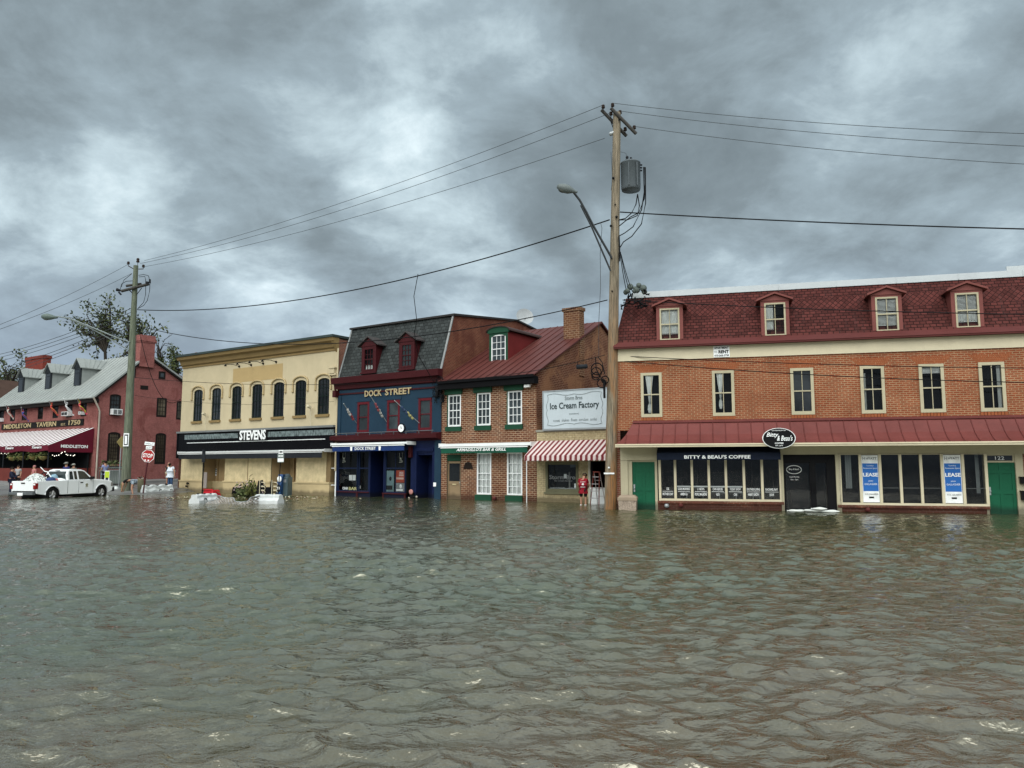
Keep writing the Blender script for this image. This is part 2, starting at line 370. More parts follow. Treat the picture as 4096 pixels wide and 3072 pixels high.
def window(parent, r, fm, cols=2, rows=(1, 1), fw=.055, mw=.022, y=.07, gl=None, T=None, sash=True, name='window', back=None, curtain=None, lab=None, cm=None):
    """sash window in the opening r = (x0, x1, z0, z1): the frame with its glazing bars, a pane, and what hangs behind it"""
    x0, x1, z0, z1 = r; gl = gl or GD
    m = MB(); m.T = T
    m.box(x0, x0+fw, y-.03, y+.05, z0, z1); m.box(x1-fw, x1, y-.03, y+.05, z0, z1)
    m.box(x0+fw, x1-fw, y-.03, y+.05, z1-fw, z1); m.box(x0+fw, x1-fw, y-.03, y+.05, z0, z0+fw*1.2)
    a, b, c, d = x0+fw, x1-fw, z0+fw*1.2, z1-fw
    h = (c+d)/2
    if sash: m.box(a, b, y-.02, y+.04, h-.022, h+.022)
    spans = ((h, d, rows[0]), (c, h, rows[1])) if sash else ((c, d, rows[0]),)
    for i in range(1, cols): xx = a+(b-a)*i/cols; m.box(xx-mw/2, xx+mw/2, y-.012, y+.03, c, d)
    for zA, zB, n in spans:
        for i in range(1, n): zz_ = zA+(zB-zA)*i/n; m.box(a, b, y-.009, y+.027, zz_-mw/2, zz_+mw/2)
    o = m.build(name, fm, parent)
    if lab: o['label'] = lab
    p_ = MB(); p_.T = T; p_.quad((a-.01, y+.02, c-.01), (b+.01, y+.02, c-.01), (b+.01, y+.02, d+.01), (a-.01, y+.02, d+.01)); p_.build('pane', gl, o)
    if gl is GC:
        bk = MB(); bk.T = T; bk.box(x0, x1, y+.35, y+.4, z0, z1); bk.box(x0-.02, x0, y+.06, y+.4, z0, z1); bk.box(x1, x1+.02, y+.06, y+.4, z0, z1)
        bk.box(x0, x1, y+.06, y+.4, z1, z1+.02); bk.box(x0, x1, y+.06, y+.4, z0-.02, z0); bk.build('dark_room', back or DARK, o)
    if curtain:
        for cv in curtain:
            cmb_ = MB(); cmb_.T = T
            kind = cv[0]
            if kind == 'full':                       # pleated sheet
                n = 24; xa, xb, za, zb = cv[1:]; X0 = a+(b-a)*xa; X1 = a+(b-a)*xb; Z0 = c+(d-c)*za; Z1 = c+(d-c)*zb
                for i in range(n):
                    u0, u1 = X0+(X1-X0)*i/n, X0+(X1-X0)*(i+1)/n; ya = y+.10+.022*math.sin(i*1.9); yb = y+.10+.022*math.sin((i+1)*1.9)
                    cmb_.quad((u0, ya, Z0), (u1, yb, Z0), (u1, yb, Z1), (u0, ya, Z1))
                cmb_.build('curtain', cm or CURT, o)
            elif kind == 'tied':                     # curtain gathered into a knot
                xa, xb, zk = cv[1:]; X0 = a+(b-a)*xa; X1 = a+(b-a)*xb; zk = c+(d-c)*zk; xm_ = (X0+X1)/2; n = 10
                rows_ = [(d, 1), (d-(d-zk)*.35, .72), (d-(d-zk)*.7, .42), (zk, .2), (zk-.08, .42), (zk-.25, .5), (zk-.38, .3)]
                for (za, wa), (zb, wb) in zip(rows_, rows_[1:]):
                    for i in range(n):
                        f0, f1 = i/n-.5, (i+1)/n-.5; W_ = X1-X0
                        ya = y+.055+.02*math.sin(i*2.1); yb = y+.055+.02*math.sin((i+1)*2.1)
                        cmb_.quad((xm_+f0*W_*wb, ya, zb), (xm_+f1*W_*wb, yb, zb), (xm_+f1*W_*wa, yb, za), (xm_+f0*W_*wa, ya, za))
                cmb_.build('curtain', cm or CURT, o)
            elif kind == 'blind':
                za = c+(d-c)*cv[1]; zc = d
                while zc > za: cmb_.quad((a, y+.055, zc-.038), (b, y+.055, zc-.038), (b, y+.085, zc-.008), (a, y+.085, zc-.008)); zc -= .045
                cmb_.build('blind', cm or CURT, o)
    return o
def panel_door(parent, r, m, y=.1, handle=None, glassy=None, T=None, lab=None, hside=0):
    x0, x1, z0, z1 = r; d = MB(); d.T = T; W_, H_ = x1-x0, z1-z0
    rails = [0, .09, .42, .50, .80, .86, .97, 1] if not glassy else [0, .09, .42, .50, .95, 1]
    d.box(x0, x1, y+.02, y+.06, z0, z1)
    st_ = .12*W_
    for xa in (x0, (x0+x1)/2-st_/2, x1-st_) if not glassy else (x0, x1-st_): d.box(xa, xa+st_, y, y+.018, z0, z1)
    for i in range(0, len(rails)-1, 2): d.box(x0, x1, y-.002, y+.016, z0+rails[i]*H_, z0+rails[i+1]*H_)
    o = d.build('door', m, parent)
    if lab: o['label'] = lab
    if glassy: g = MB(); g.T = T; g.box(x0+st_, x1-st_, y+.005, y+.015, z0+.5*H_, z0+.95*H_); g.build('pane', GD, o)
    h = MB(); h.T = T; xx = x0+.07 if hside == 0 else x1-.07; h.ball((xx, y-.05, z0+.47*H_), .035); h.box(xx-.03, xx+.03, y-.012, y, z0+.40*H_, z0+.55*H_); h.build('handle', handle or GALV, o)
    return o
# ================================================================ ground and water
def gz(x, y):
    """street level: under water in front, rising toward the tavern corner"""
    k = min(1, max(0, (-19.5-x)/2.5)); k = k*k*(3-2*k)
    h = .034*(y-45.8); h = min(h, .55+.004*(y-60)) if y > 60 else h
    return max(-.35, h*k+(-.30)*(1-k))
def build_ground():
    xs = list(np.concatenate([[-1500, -400, -120, -70], np.arange(-56, -14, .7), [-10, 0, 20, 60, 200, 600, 1500]]))
    ys = list(np.concatenate([[-300, -20, 20, 36], np.arange(40, 76, .8), [90, 140, 300, 900, 2200]]))
    vs = [(x, y, gz(x, y)) for y in ys for x in xs]; n = len(xs)
    fs = [(j*n+i, j*n+i+1, (j+1)*n+i+1, (j+1)*n+i) for j in range(len(ys)-1) for i in range(n-1)]
    m = MB(); m.add(vs, fs, 0, True)
    M = MT('wet_asphalt')
    a = M.noise(.35, 6, .65); b = M.noise(14, 4, .7)
    c = M.mix(M.rng(a, .3, .7), (.055, .058, .058), (.12, .12, .115)); c = M.mix(M.rng(b, .4, .7, 0, .4), c, (.18, .18, .17))
    M.col(c); M.L.new(M.rng(a, .35, .6, .25, .75), M.b.inputs['Roughness']); M.bump(b, .3, .01)
    return tag(m.build('road', M.m), kind='structure')
build_ground()
def build_water():
    # components of the chop: wavelength, heading, height
    n = 190
    lam = np.exp(rng.normal(math.log(.36), .60, n)).clip(.08, 2.2); th = rng.normal(R(-96), R(34), n)
    kk = 2*np.pi/lam; amp = .0255*lam/(2*np.pi)*np.where(lam < .38, 1.35, 1)*rng.uniform(.5, 1.4, n)*np.where(lam > .8, .7, 1)
    ph = rng.uniform(0, 2*np.pi, n); kx, ky = kk*np.cos(th), kk*np.sin(th)
    r0, r1, q_ = 2.6, 90.0, 1.0040
    nr = int(math.log(r1/r0)/math.log(q_)); rr = r0*q_**np.arange(nr+1)
    aa = np.linspace(R(-62), R(62), 820)
    RR, AA = np.meshgrid(rr, aa, indexing='ij'); X = RR*np.sin(AA); Y = RR*np.cos(AA)
    sp = np.maximum(RR*(q_-1), RR*(aa[1]-aa[0])); Zw = np.zeros_like(X); DX = np.zeros_like(X); DY = np.zeros_like(X)
    # gusts: patches of rougher and calmer water
    g = .80+.30*np.sin(.23*X+.31*Y+1.)*np.sin(.17*Y-.29*X+2.)+.18*np.sin(.71*X-.5*Y)*np.sin(.63*Y+.4*X)
    lee = 1-.45*np.clip((Y-24)/14, 0, 1)*np.clip((X+16)/8, 0, 1)      # calmer in the lee of the house row
    g = g*lee
    for i in range(n):
        f = np.clip((lam[i]/sp-2.2)/2.5, 0, 1); P = kx[i]*X+ky[i]*Y+ph[i]; s_, c_ = np.sin(P), np.cos(P)
        Zw += f*amp[i]*s_; DX += f*amp[i]*np.cos(th[i])*c_; DY += f*amp[i]*np.sin(th[i])*c_
    X2 = X+DX*g*1.0; Y2 = Y+DY*g*1.0; Z2 = Zw*g
    
    edge = np.clip((90-RR)/8, 0, 1); Z2 *= edge
    na = len(aa); V = np.stack([X2, Y2, Z2], -1).reshape(-1, 3)
    i, j = np.meshgrid(np.arange(nr), np.arange(na-1), indexing='ij'); b = (i*na+j).ravel()
    F = np.stack([b, b+na, b+na+1, b+1], 1)
    # beyond the ripples: flat water out to the far harbour, a few centimetres lower at the seam
    nv = len(V); far = []
    ring = [(-R(62)+k*(R(124))/12) for k in range(13)]
    extra = [(-1500, -1500, -.03), (1500, -1500, -.03), (1500, 2000, -.03), (-1500, 2000, -.03)]
    V = np.concatenate([V, np.array(extra)]); 
    me = bpy.data.meshes.new('water'); nf = len(F)
    me.vertices.add(len(V)); me.vertices.foreach_set('co', V.ravel())
    me.loops.add(nf*4+4); me.loops.foreach_set('vertex_index', np.concatenate([F.ravel(), [nv, nv+1, nv+2, nv+3]]))
    me.polygons.add(nf+1); me.polygons.foreach_set('loop_start', np.arange(nf+1)*4); me.polygons.foreach_set('loop_total', np.full(nf+1, 4))
    me.polygons.foreach_set('use_smooth', np.ones(nf+1, dtype=bool)); me.update(calc_edges=True); me.validate()
    M = MT('flood_water')
    a = M.noise(.09, 4, .6, dist=.5); b2 = M.noise(.55, 5, .6, dist=.4)
    f = M.math('ADD', M.math('MULTIPLY', a, .65), M.math('MULTIPLY', b2, .35))
    # siltier, browner water in the shallows toward the quay, greener over the street
    sp = M.n('ShaderNodeSeparateXYZ'); M.L.new(M.tc.outputs['Object'], sp.inputs[0]); silt = M.rng(M.math('SUBTRACT', sp.outputs[1], M.math('MULTIPLY', sp.outputs[0], .4)), 4., 9., .45, -.25)
    M.col(M.mix(M.rng(M.math('ADD', f, M.math('MULTIPLY', silt, .35)), .38, .64), (.027, .034, .014), (.060, .044, .025)))
    M.b.inputs['Roughness'].default_value = .03; M.b.inputs['IOR'].default_value = 2.4; M.b.inputs['Specular Tint'].default_value = (1, .99, .84, 1)
    ra = M.noise(1, 3, .5, stretch=(1.8, 3.0, 1), dist=.4); rp = M.noise(1, 3, .55, stretch=(5, 8, 1), dist=.4); rq = M.noise(1, 3, .6, stretch=(16, 20, 1), dist=.3)
    h = M.math('ADD', M.math('ADD', M.math('MULTIPLY', ra, .045), M.math('MULTIPLY', rp, .036)), M.math('MULTIPLY', rq, .011))
    M.bump(h, .9, 1.0)
    me.materials.append(M.m)
    o = bpy.data.objects.new('water', me); COL.objects.link(o); return tag(o, kind='structure')
build_water()
# pavement strip with kerb at the tavern corner
ROW = -R(34); CR_, SR_ = math.cos(ROW), math.sin(ROW)
AX, AY = -10.45, 44.4
def rowpt(u): return hit(AX, AY, ROW, u)
# ================================================================ the corner coffee house (right, nearest)
BRC = brick('orange_brick', (.20, .051, .023), (.262, .078, .035), (.35, .25, .15), ms=.013, streak=.45)
BRD = brick('dark_red_brick', (.12, .035, .022), (.19, .06, .035), (.26, .19, .14), patch=(.10, .035, .025))
RED_MET = paint('red_metal_roof', (.135, .038, .034), .42, .22, .8, dirt=.55); RED_TRIM = paint('dull_red_trim', (.088, .022, .020), .6, .12)
def arch_bricks(b, r, m, flare=.28, h=.28, n=17, y=-.006):
    x0, x1, z1 = r[0]-.02, r[1]+.02, r[3]; mb = MB()
    for i in range(n):
        f0, f1 = i/n, (i+.74)/n
        def pt(f, t_): a = x0+(x1-x0)*f; c_ = (f-.5)*2*flare*t_; return (a+c_, z1+.01+h*t_)
        p = [pt(f0, 0), pt(f1, 0), pt(f1, 1), pt(f0, 1)]; mb.prism([(a, z) for a, z in p], y, .0)
    return mb.build('brick_arch', m, b)
ARCHB = paint('arch_brick', (.27, .085, .036), .85, .22, 7, streak=False)
def gable_dormer(B, wr, fr, peak, eL, eR, yf, wallm, roofm, deep_, fm, cols=2, rows=(1, 1), gl=None, curtain=None, lab=None, proud=.0, cheek=None, cm=None):
    """dormer: front with window, cheeks and a small gabled roof; yf = depth of its face"""
    x0, x1, z0, z1 = fr; d = thing('dormer', None, None); d.parent = B.root
    for k_ in list(d.keys()): del d[k_]
    if lab: d['label'] = lab
    m = MB(); wall(x0, x1, z0, z1, [wr], m, y=yf, rev=.10)
    px, pz = peak
    m.quad((x0, yf, z0), (x0, yf, z1), (x0, yf+deep_, z1), (x0, yf+deep_, z0)); m.quad((x1, yf, z1), (x1, yf, z0), (x1, yf+deep_, z0), (x1, yf+deep_, z1))
    m.quad((x0, yf, z1), (x1, yf, z1), (x1, yf+deep_, z1), (x0, yf+deep_, z1)); 
    m.box(x0-.05, x1+.05, yf-.06, yf+.02, z0-.09, z0-.002)
    m.build('dormer_wall', wallm, d)
    rf = MB(); e0, e1 = eL[0], eR[0]; ez = z1-.01
    for (xa, za), (xb, zb) in (((e0, ez), (px, pz)), ((px, pz), (e1, ez))):
        rf.prism([(xa, za), (xb, zb), (xb, zb+.07), (xa, za+.07)], yf-.14, yf+deep_+.9)
    rf.build('dormer_roof', roofm, d)
    g = MB(); g.prism([(x0-.06, z1), (x1+.06, z1), (px, pz-.02)], yf-.03, yf+deep_+.7); g.build('gable', wallm, d)
    # casing
    cs = MB(); a, b_, c_, e_ = wr
    T = Matrix.Translation((0, yf, 0)); window(d, wr, fm, cols, rows, fw=.06, y=.02, gl=gl, T=T, curtain=curtain, cm=cm)
    return d
def build_coffee():
    a15 = -R(15); px, py = hit(17.5, 26.6, a15, 2464)
    B = Bld('brick_shop_building', 'orange brick three-storey building with red shingled mansard roof, tan shopfront and two green doors', 'building', (px, py), a15)
    W = 17.2; D = 11.
    zb = B.Z(5, 700, 618)                      # top of brick
    zc = B.Z(5, 700, 540)                      # top of cream frieze
    ztop = B.Z(5, 700, 165, -1.0); zf = B.Z(5, 700, 200, -1.0)
    # windows on the brick floor
    wr = [B.rect(5, 268, 710, 396, 990), B.rect(5, 722, 692, 868, 985), B.rect(5, 1228, 680, 1380, 980), B.rect(6, 390, 665, 546, 975), B.rect(6, 770, 658, 930, 970), B.rect(6, 1153, 645, 1324, 967)]
    za = sum(r[2] for r in wr)/6; zt_ = sum(r[3] for r in wr)/6
    hw = sum(r[1]-r[0] for r in wr)/12
    wr = [((r[0]+r[1])/2-hw, (r[0]+r[1])/2+hw, za, zt_) for r in wr]
    zfa = B.Z(5, 700, 1187, 1.0); zfb = B.Z(5, 700, 1166, 1.0)           # porch fascia
    zpt = B.Z(5, 700, 1026)                                              # porch roof meets the wall
    zs1 = B.Z(5, 700, 1272)                                               # glass top
    # shopfront openings
    dr = B.rect(5, 208, 1285, 355, 1590); dr = (dr[0], dr[1], -.1, dr[3]); tr = B.rect(5, 215, 1243, 342, 1272)
    g1 = B.rect(5, 378, 1225, 1172, 1540); g1 = (g1[0], g1[1], B.Z(5, 770, 1533), B.Z(5, 700, 1240))
    dd = (B.X(5, 1184, 1400), B.X(6, 232, 1400), -.1, B.Z(6, 100, 1240))
    g2 = (B.X(6, 250, 1400), B.X(6, 1212, 1400), B.Z(6, 700, 1560), B.Z(6, 700, 1228))
    d2 = (B.X(6, 1212, 1450), B.X(6, 1398, 1450), -.1, B.Z(6, 1300, 1288)); t2 = (B.X(6, 1208, 1260), B.X(6, 1372, 1260), B.Z(6, 1300, 1277), B.Z(6, 1300, 1243))
    holes_hi = wr
    m = wall(0, W, zpt-.3, zb, holes_hi, rev=.12)
    zbk = g1[2]-.03
    xdo = (B.X(5, 133, 1300), B.X(5, 368, 1300)); xcr = B.X(6, 1444, 1400)
    m.build('wall', BRC, B.root)
    lo = wall(0, xdo[0], -.4, zpt-.3, [], None); 
    lo = wall(xdo[1], dd[0], -.4, zbk, [], lo); lo = wall(dd[1], g2[1]+.0, -.4, g2[2]-.03, [], lo); lo = wall(xcr, W, -.4, zpt-.3, [], lo)
    lo.box(xdo[1]+.0, dd[0]-.02, -.05, .0-.004, zbk-.10, zbk); lo.box(dd[1]+.02, g2[1], -.05, -.004, g2[2]-.13, g2[2]-.03)
    lo.build('bulkhead_wall', BRD, B.root)
    sh = MB(); sh.quad((0, 0, -.4), (0, D, -.4), (0, D, zb), (0, 0, zb)); sh.quad((W, D, -.4), (W, 0, -.4), (W, 0, zb), (W, D, zb)); sh.quad((W, D, -.4), (0, D, -.4), (0, D, zb), (W, D, zb)); sh.build('side_wall', BRC, B.root)
    # cream timber front
    c = MB(); zt0 = zfa+.02
    c.box(xdo[0], dr[0]-.16, -.06, .1, -.4, zt0-.5); c.box(dr[0]-.16, dr[0], .0, .2, -.4, zt0-.5)       # pilaster, jamb
    c.box(dr[1], xdo[1], .0, .2, -.4, zt0-.5); c.box(xdo[0], xdo[1], -.08, .1, zt0-.5+.004, zt0)
    c.box(dr[0], dr[1], .03, .16, dr[3], tr[2]); c.box(dr[0], dr[1], .03, .16, tr[3], zt0-.496)
    c.box(xdo[1]+.004, W, -.02, .1, g1[3], zt0); c.box(dd[1]+.002, g2[0]+.06, -.03, .15, -.4, g1[3]); c.box(dd[0]-.10, dd[0]-.002, -.03, .12, -.4, g1[3])
    c.box(d2[0]-.08, d2[0], -.01, .2, -.4, g1[3]); c.box(d2[1], xcr, .0, .2, -.4, g1[3]-.002)
    c.box(d2[0], d2[1], .03, .16, d2[3], t2[2]); c.box(d2[0], d2[1], .03, .16, t2[3], g1[3])
    c.box(t2[1], d2[1], .04, .15, t2[2], t2[3]); c.box(d2[0], t2[0], .04, .15, t2[2], t2[3]); c.box(dr[0], tr[0], .04, .15, tr[2], tr[3]); c.box(tr[1], dr[1], .04, .15, tr[2], tr[3])
    c.build('timber_front', CREAM, B.root)
    fr = MB(); fr.box(0, W, -.05, .05, zb, zc); fr.build('frieze', CREAM2, B.root)
    fr = MB(); fr.box(-.02, W+.02, -.28, .0, zc, zc+.06); fr.prismx([(-.30, zc+.06), (.05, zc+.06), (.05, zc+.28), (-.06, zc+.28), (-.16, zc+.20)], -.03, W+.03)
    fr.build('cornice', RED_TRIM, B.root)
    # mansard
    z0 = zc+.27; yi = 1.05
    shm = shingle('red_shingle', (.078, .022, .019), (.016, .006, .006), band=(z0+.50*(zf-z0), z0+.78*(zf-z0)))
    mm = MB(); mm.quad((.0, -.02, z0), (W, -.02, z0), (W-.3, yi, zf), (.35, yi, zf))
    mm.quad((.0, D, z0), (.0, -.02, z0), (.35, yi, zf), (.35, D-1, zf)); mm.quad((W, -.02, z0), (W, D, z0), (W-.3, D-1, zf), (W-.3, yi, zf)); mm.build('mansard', shm, B.root)
    ft = MB(); ft.box(.62, W-.4, yi-.06, yi+.04, zf-.02, ztop); ft.box(W-3.0, W-.35, yi-.062, yi+.05, zf, ztop+.16); ft.quad((.62, yi, ztop-.01), (W-.4, yi, ztop-.01), (W-.4, D-1, ztop-.01), (.62, D-1, ztop-.01))
    for i in range(1, 8): ft.box(i*2.1, i*2.1+.02, yi-.075, yi-.06, zf, ztop)
    ft.build('roof_fascia', paint('pale_fascia', (.46, .50, .52), .6, .06, dirt=.2), B.root)
    # dormers
    wood = paint('dormer_red_wood', (.17, .055, .048), .6, .12); FR = CREAM
    sp = [((5, 388, 297, 510, 503), (5, 370, 292, 528, 520), (5, 450, 252), (5, 350), (5, 546), 'curtains', 'leftmost red-framed dormer, nearest the utility pole'),
          ((5, 1060, 262, 1198, 475), (5, 1040, 257, 1220, 490), (5, 1125, 212), (5, 1015), (5, 1230), 'half', None),
          ((6, 487, 218, 635, 440), (6, 464, 213, 657, 462), (6, 560, 165), (6, 440), (6, 672), 'blind', None),
          ((6, 1000, 192, 1158, 425), (6, 977, 190, 1180, 442), (6, 1065, 138), (6, 945), (6, 1195), 'bright', None)]
    yf = .02; zz0 = []
    R_ = [(B.rect(*a, o=-yf), B.rect(*b, o=-yf)) for a, b, *_ in sp]
    w0 = sum(r[0][2] for r in R_)/4; w1 = sum(r[0][3] for r in R_)/4; f0 = w0-.14; f1 = w1+.08; hw_ = sum(r[0][1]-r[0][0] for r in R_)/8
    for (a, b, pk, eL, eR, cur, lab), (rw, rf_) in zip(sp, R_):
        cx = (rw[0]+rw[1])/2; wr_ = (cx-hw_, cx+hw_, w0, w1); fr_ = (cx-hw_-.13, cx+hw_+.13, f0, f1)
        cu, gl_ = {'curtains': ([('full', 0, .48, 0, 1), ('full', .52, 1, 0, 1)], GC), 'half': ([('full', 0, .42, 0, 1)], GC), 'blind': ([('blind', .08)], GC), 'bright': ([('blind', 0), ('full', 0, 1, 0, .55)], GC)}[cur]
        gable_dormer(B, wr_, fr_, (cx, f1+.25), (cx-hw_-.28, f1), (cx+hw_+.28, f1), yf, wood, wood, .9, FR, 2, (1, 1), gl_, cu)
    # brick-floor windows
    cus = [[('tied', .12, .62, .28)], [('tied', .1, .55, .35)], None, [('full', 0, .16, 0, .9)], [('blind', .88)], [('full', .80, 1, .0, 1)]]
    for i, (r, cu) in enumerate(zip(wr, cus)):
        gl_ = GC if cu else (GD if i == 2 else GB)
        window(B.root, r, CREAM, 2, (1, 1), fw=.105, y=-.03, gl=gl_, curtain=cu)
        s = MB(); 
        for k in range(8): s.box(r[0]-.02+k*(r[1]-r[0]+.04)/8+.008, r[0]-.02+(k+1)*(r[1]-r[0]+.04)/8-.008, -.05, -.001, r[2]-.13, r[2]-.006)
        s.build('sill', ARCHB, B.root); arch_bricks(B.root, r, ARCHB)
    # porch roof, concave, with seams
    xe = B.X(5, 98, 1165, 1.0); xt = B.X(5, 212, 1028)
    prof = [(1.0, zfb), (.72, zfb+.15*(zpt-zfb)), (.42, zfb+.42*(zpt-zfb)), (.18, zfb+.74*(zpt-zfb)), (.0, zpt)]
    pr = MB(); xL = [xe+(xt-xe)*(1-o_) for o_, z_ in prof]; xr = W-.9; xR = [xr-(1-o_)*.55 for o_, z_ in prof]
    for i in range(4):
        (oa, a_), (ob, b_) = prof[i], prof[i+1]
        pr.quad((xL[i], -oa, a_), (xR[i], -oa, a_), (xR[i+1], -ob, b_), (xL[i+1], -ob, b_)); pr.quad((xL[i], .0, a_), (xL[i], -oa, a_), (xL[i+1], -ob, b_), (xL[i+1], .0, b_))
        pr.quad((xR[i], -oa, a_), (xR[i], .0, a_), (xR[i+1], 0, b_), (xR[i+1], -ob, b_))
    xx = .45
    while xx < xr-.1:
        pts = [(-o_, z_+.015) for o_, z_ in prof]
        k0 = next((k for k in range(5) if xL[k] > xx), 5); P = [(xx, y_, z_) for y_, z_ in pts[:max(2, k0)]]
        pr.tube(P, .017, 4); xx += .46
    pr.box(xL[4], xR[4], -.07, -.002, zpt-.02, zpt+.07)
    pr.build('porch_roof', RED_MET, B.root)
    gt = MB(); gt.box(xe, xr, -1.03, -.93, zfa, zfb+.0); gt.box(xe+.02, xr-.02, -1.06, -.93, zfb-.05, zfb-.004); gt.quad((xe, -.93, zfa+.03), (xr, -.93, zfa+.03), (xr, 0, zfa+.03), (xe, 0, zfa+.03)); gt.build('gutter', CREAM2, B.root)
    # doors
    GRN = paint('green_door_paint', (.008, .088, .044), .45, .10, dirt=.15, wet=True)
    for r, tt, num in ((dr, tr, '126'), (d2, t2, '122')):
        o = panel_door(B.root, r, GRN, y=.08)
        o['label'] = 'green panelled door marked '+num
        tp = MB(); tp.quad((tt[0], .07, tt[2]), (tt[1], .07, tt[2]), (tt[1], .07, tt[3]), (tt[0], .07, tt[3])); tp = tp.build('transom', GD, B.root)
        cx = (tt[0]+tt[1])/2; text(num, tp, cx-.14, cx+.14, (tt[2]+tt[3])/2-.06, (tt[2]+tt[3])/2+.06, .066, WHITE2, 'door_number')
    # shop glass left: seven tall panes
    def glazing(r, xs, name, bar=None, room=True):
        g = MB(); x0, x1, z0, z1 = r; mw = .045
        g.box(x0, x1, -.02, .07, z0-.03, z0+.05); g.box(x0, x1, -.02, .07, z1-.05, z1-.003)
        for x in [x0+mw]+list(xs)+[x1-mw]: g.box(x-mw, x+mw, -.03, .06, z0+.05, z1-.05)
        o = g.build(name, CREAM2, B.root); e = [x0+mw]+list(xs)+[x1-mw]
        for a_, b_ in zip(e, e[1:]):
            p_ = MB(); p_.quad((a_, .03, z0), (b_, .03, z0), (b_, .03, z1), (a_, .03, z1)); p_.build('pane', GC, o)
        return o, e
    xs = [B.X(5, x_, 1400) for x_ in (485, 593, 702, 812, 928, 1045)]
    sf, e = glazing((g1[0], g1[1], g1[2], g1[3]), xs, 'shop_window')
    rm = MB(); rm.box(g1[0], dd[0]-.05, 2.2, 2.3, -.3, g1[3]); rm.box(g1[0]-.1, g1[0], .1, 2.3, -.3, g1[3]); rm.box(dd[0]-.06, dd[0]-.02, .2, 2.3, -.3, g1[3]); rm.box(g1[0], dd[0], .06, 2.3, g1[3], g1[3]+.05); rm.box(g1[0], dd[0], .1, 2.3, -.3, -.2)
    for i, (h_, w_) in enumerate(((.9, .5), (1.4, .3), (1.1, .8), (.8, .4), (1.5, .5), (1.2, .6))): rm.box(g1[0]+.3+i*.8, g1[0]+.3+i*.8+w_, 1.7, 2.2, -.2, h_+.3)
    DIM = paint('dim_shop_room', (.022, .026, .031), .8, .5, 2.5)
    rm.build('shop_room', DIM, B.root)
    ct = MB(); zc_ = B.Z(5, 700, 1440, -.1); ct.box(e[1]+.06, e[5]-.06, .07, .30, zc_-.05, zc_); ct = ct.build('window_counter', WHITE, B.root)
    for i in range(5):
        st = MB(); x_ = e[1]+.5+i*.62
        for sx in (-1, 1):
            for sy in (-1, 1): st.tube([(x_+sx*.18, .95+sy*.16, -.2), (x_+sx*.11, .95+sy*.1, zc_-.3)], .014, 5)
        st.lathe([(0, zc_-.3), (.17, zc_-.3), (.17, zc_-.26), (0, zc_-.26)], 12, (x_, .95, 0)); st.build('bar_stool', GALV, B.root)
    words = [('OLD', "MOTHER'S DAY"), ('GOOD MORNING', 'AMERICA'), ('11 NEWS', 'PEOPLE MAGAZINE'), ('CNN HEROES', 'HLN'), ('TODAY SHOW', 'CNN'), ('RACHAEL RAY SHOW', 'HARRY CONNICK'), ('RACHAEL RAY', 'SHOW')]
    words = [('CBS', "MOTHER'S DAY"), ('GOOD MORNING', 'AMERICA'), ('11 NEWS', 'PEOPLE MAGAZINE'), ('CNN HEROES', 'HLN'), ('TODAY SHOW', 'CNN'), ('SOUTHERN LIVING', 'HARRY SHOW'), ('RACHAEL RAY', 'SHOW')]
    zA = B.Z(5, 770, 1470); 
    for i, (t1, t2_) in enumerate(words):
        a_, b_ = e[i]+.09, e[i+1]-.09; cx = (a_+b_)/2; f1_ = min(1, len(t1)/12); f2_ = min(1, len(t2_)/12)
        text(t1, sf, cx-(b_-a_)/2*f1_, cx+(b_-a_)/2*f1_, zA+.01, zA+.10, .026, WHITE2, 'window_lettering', th=.004, bold=.01)
        text(t2_, sf, cx-(b_-a_)/2*f2_, cx+(b_-a_)/2*f2_, zA-.19, zA-.09, .026, WHITE2, 'window_lettering', th=.004, bold=.01)
        ln = MB(); ln.box(a_, b_, .022, .026, zA-.045, zA-.033); ln.build('window_line', WHITE2, sf)
    # navy canopy with lettering
    NAVY = flat('navy_canvas', (.010, .014, .026), .75); z_t = B.Z(5, 700, 1192, .6); z_b = B.Z(5, 700, 1272, .62); xa, xb = B.X(5, 366, 1230, .6), B.X(5, 1163, 1230, .6)
    cn = MB(); cn.prismx([(-.02, zt0+.02), (-.62, z_b+.26), (-.64, z_b), (-.60, z_b), (-.58, z_b+.24), (-.02, zt0-.03)], xa, xb)
    cn.add([(xa+.002, -.02, zt0), (xa+.002, -.62, z_b+.26), (xa+.002, -.62, z_b), (xa+.002, -.02, z_b)], [(0, 1, 2, 3)]); cn.add([(xb-.002, -.02, zt0), (xb-.002, -.62, z_b+.26), (xb-.002, -.62, z_b), (xb-.002, -.02, z_b)], [(3, 2, 1, 0)])
    cn = cn.build('canopy', NAVY, B.root)
    text("BITTY & BEAU'S COFFEE", cn, B.X(5, 543, 1252, .65), B.X(5, 970, 1252, .65), B.Z(5, 757, 1264, .65), B.Z(5, 757, 1241, .65), -.65, WHITE2, 'canopy_lettering', bold=.025)
    # double glass door
    x0, x1, z0, z1 = dd; gd = MB(); md = (x0+x1)/2+.12
    gd.box(x0, x1, .1, .2, z1-.16, z1); 
    for xa_, w_ in ((x0, .08), (md-.10, .2), (x1-.30, .30)): gd.box(xa_, xa_+w_, .08, .19, -.3, z1-.16)
    gd.box(x0+.08, md-.1, .1, .17, z1-.30, z1-.16); gd.box(md+.1, x1-.3, .1, .17, z1-.30, z1-.16)
    gd = gd.build('double_door', BLACK, B.root)
    for a_, b_ in ((x0+.08, md-.1), (md+.1, x1-.3)):
        p_ = MB(); p_.quad((a_, .14, -.3), (b_, .14, -.3), (b_, .14, z1-.3), (a_, .14, z1-.3)); p_.build('pane', GC, gd)
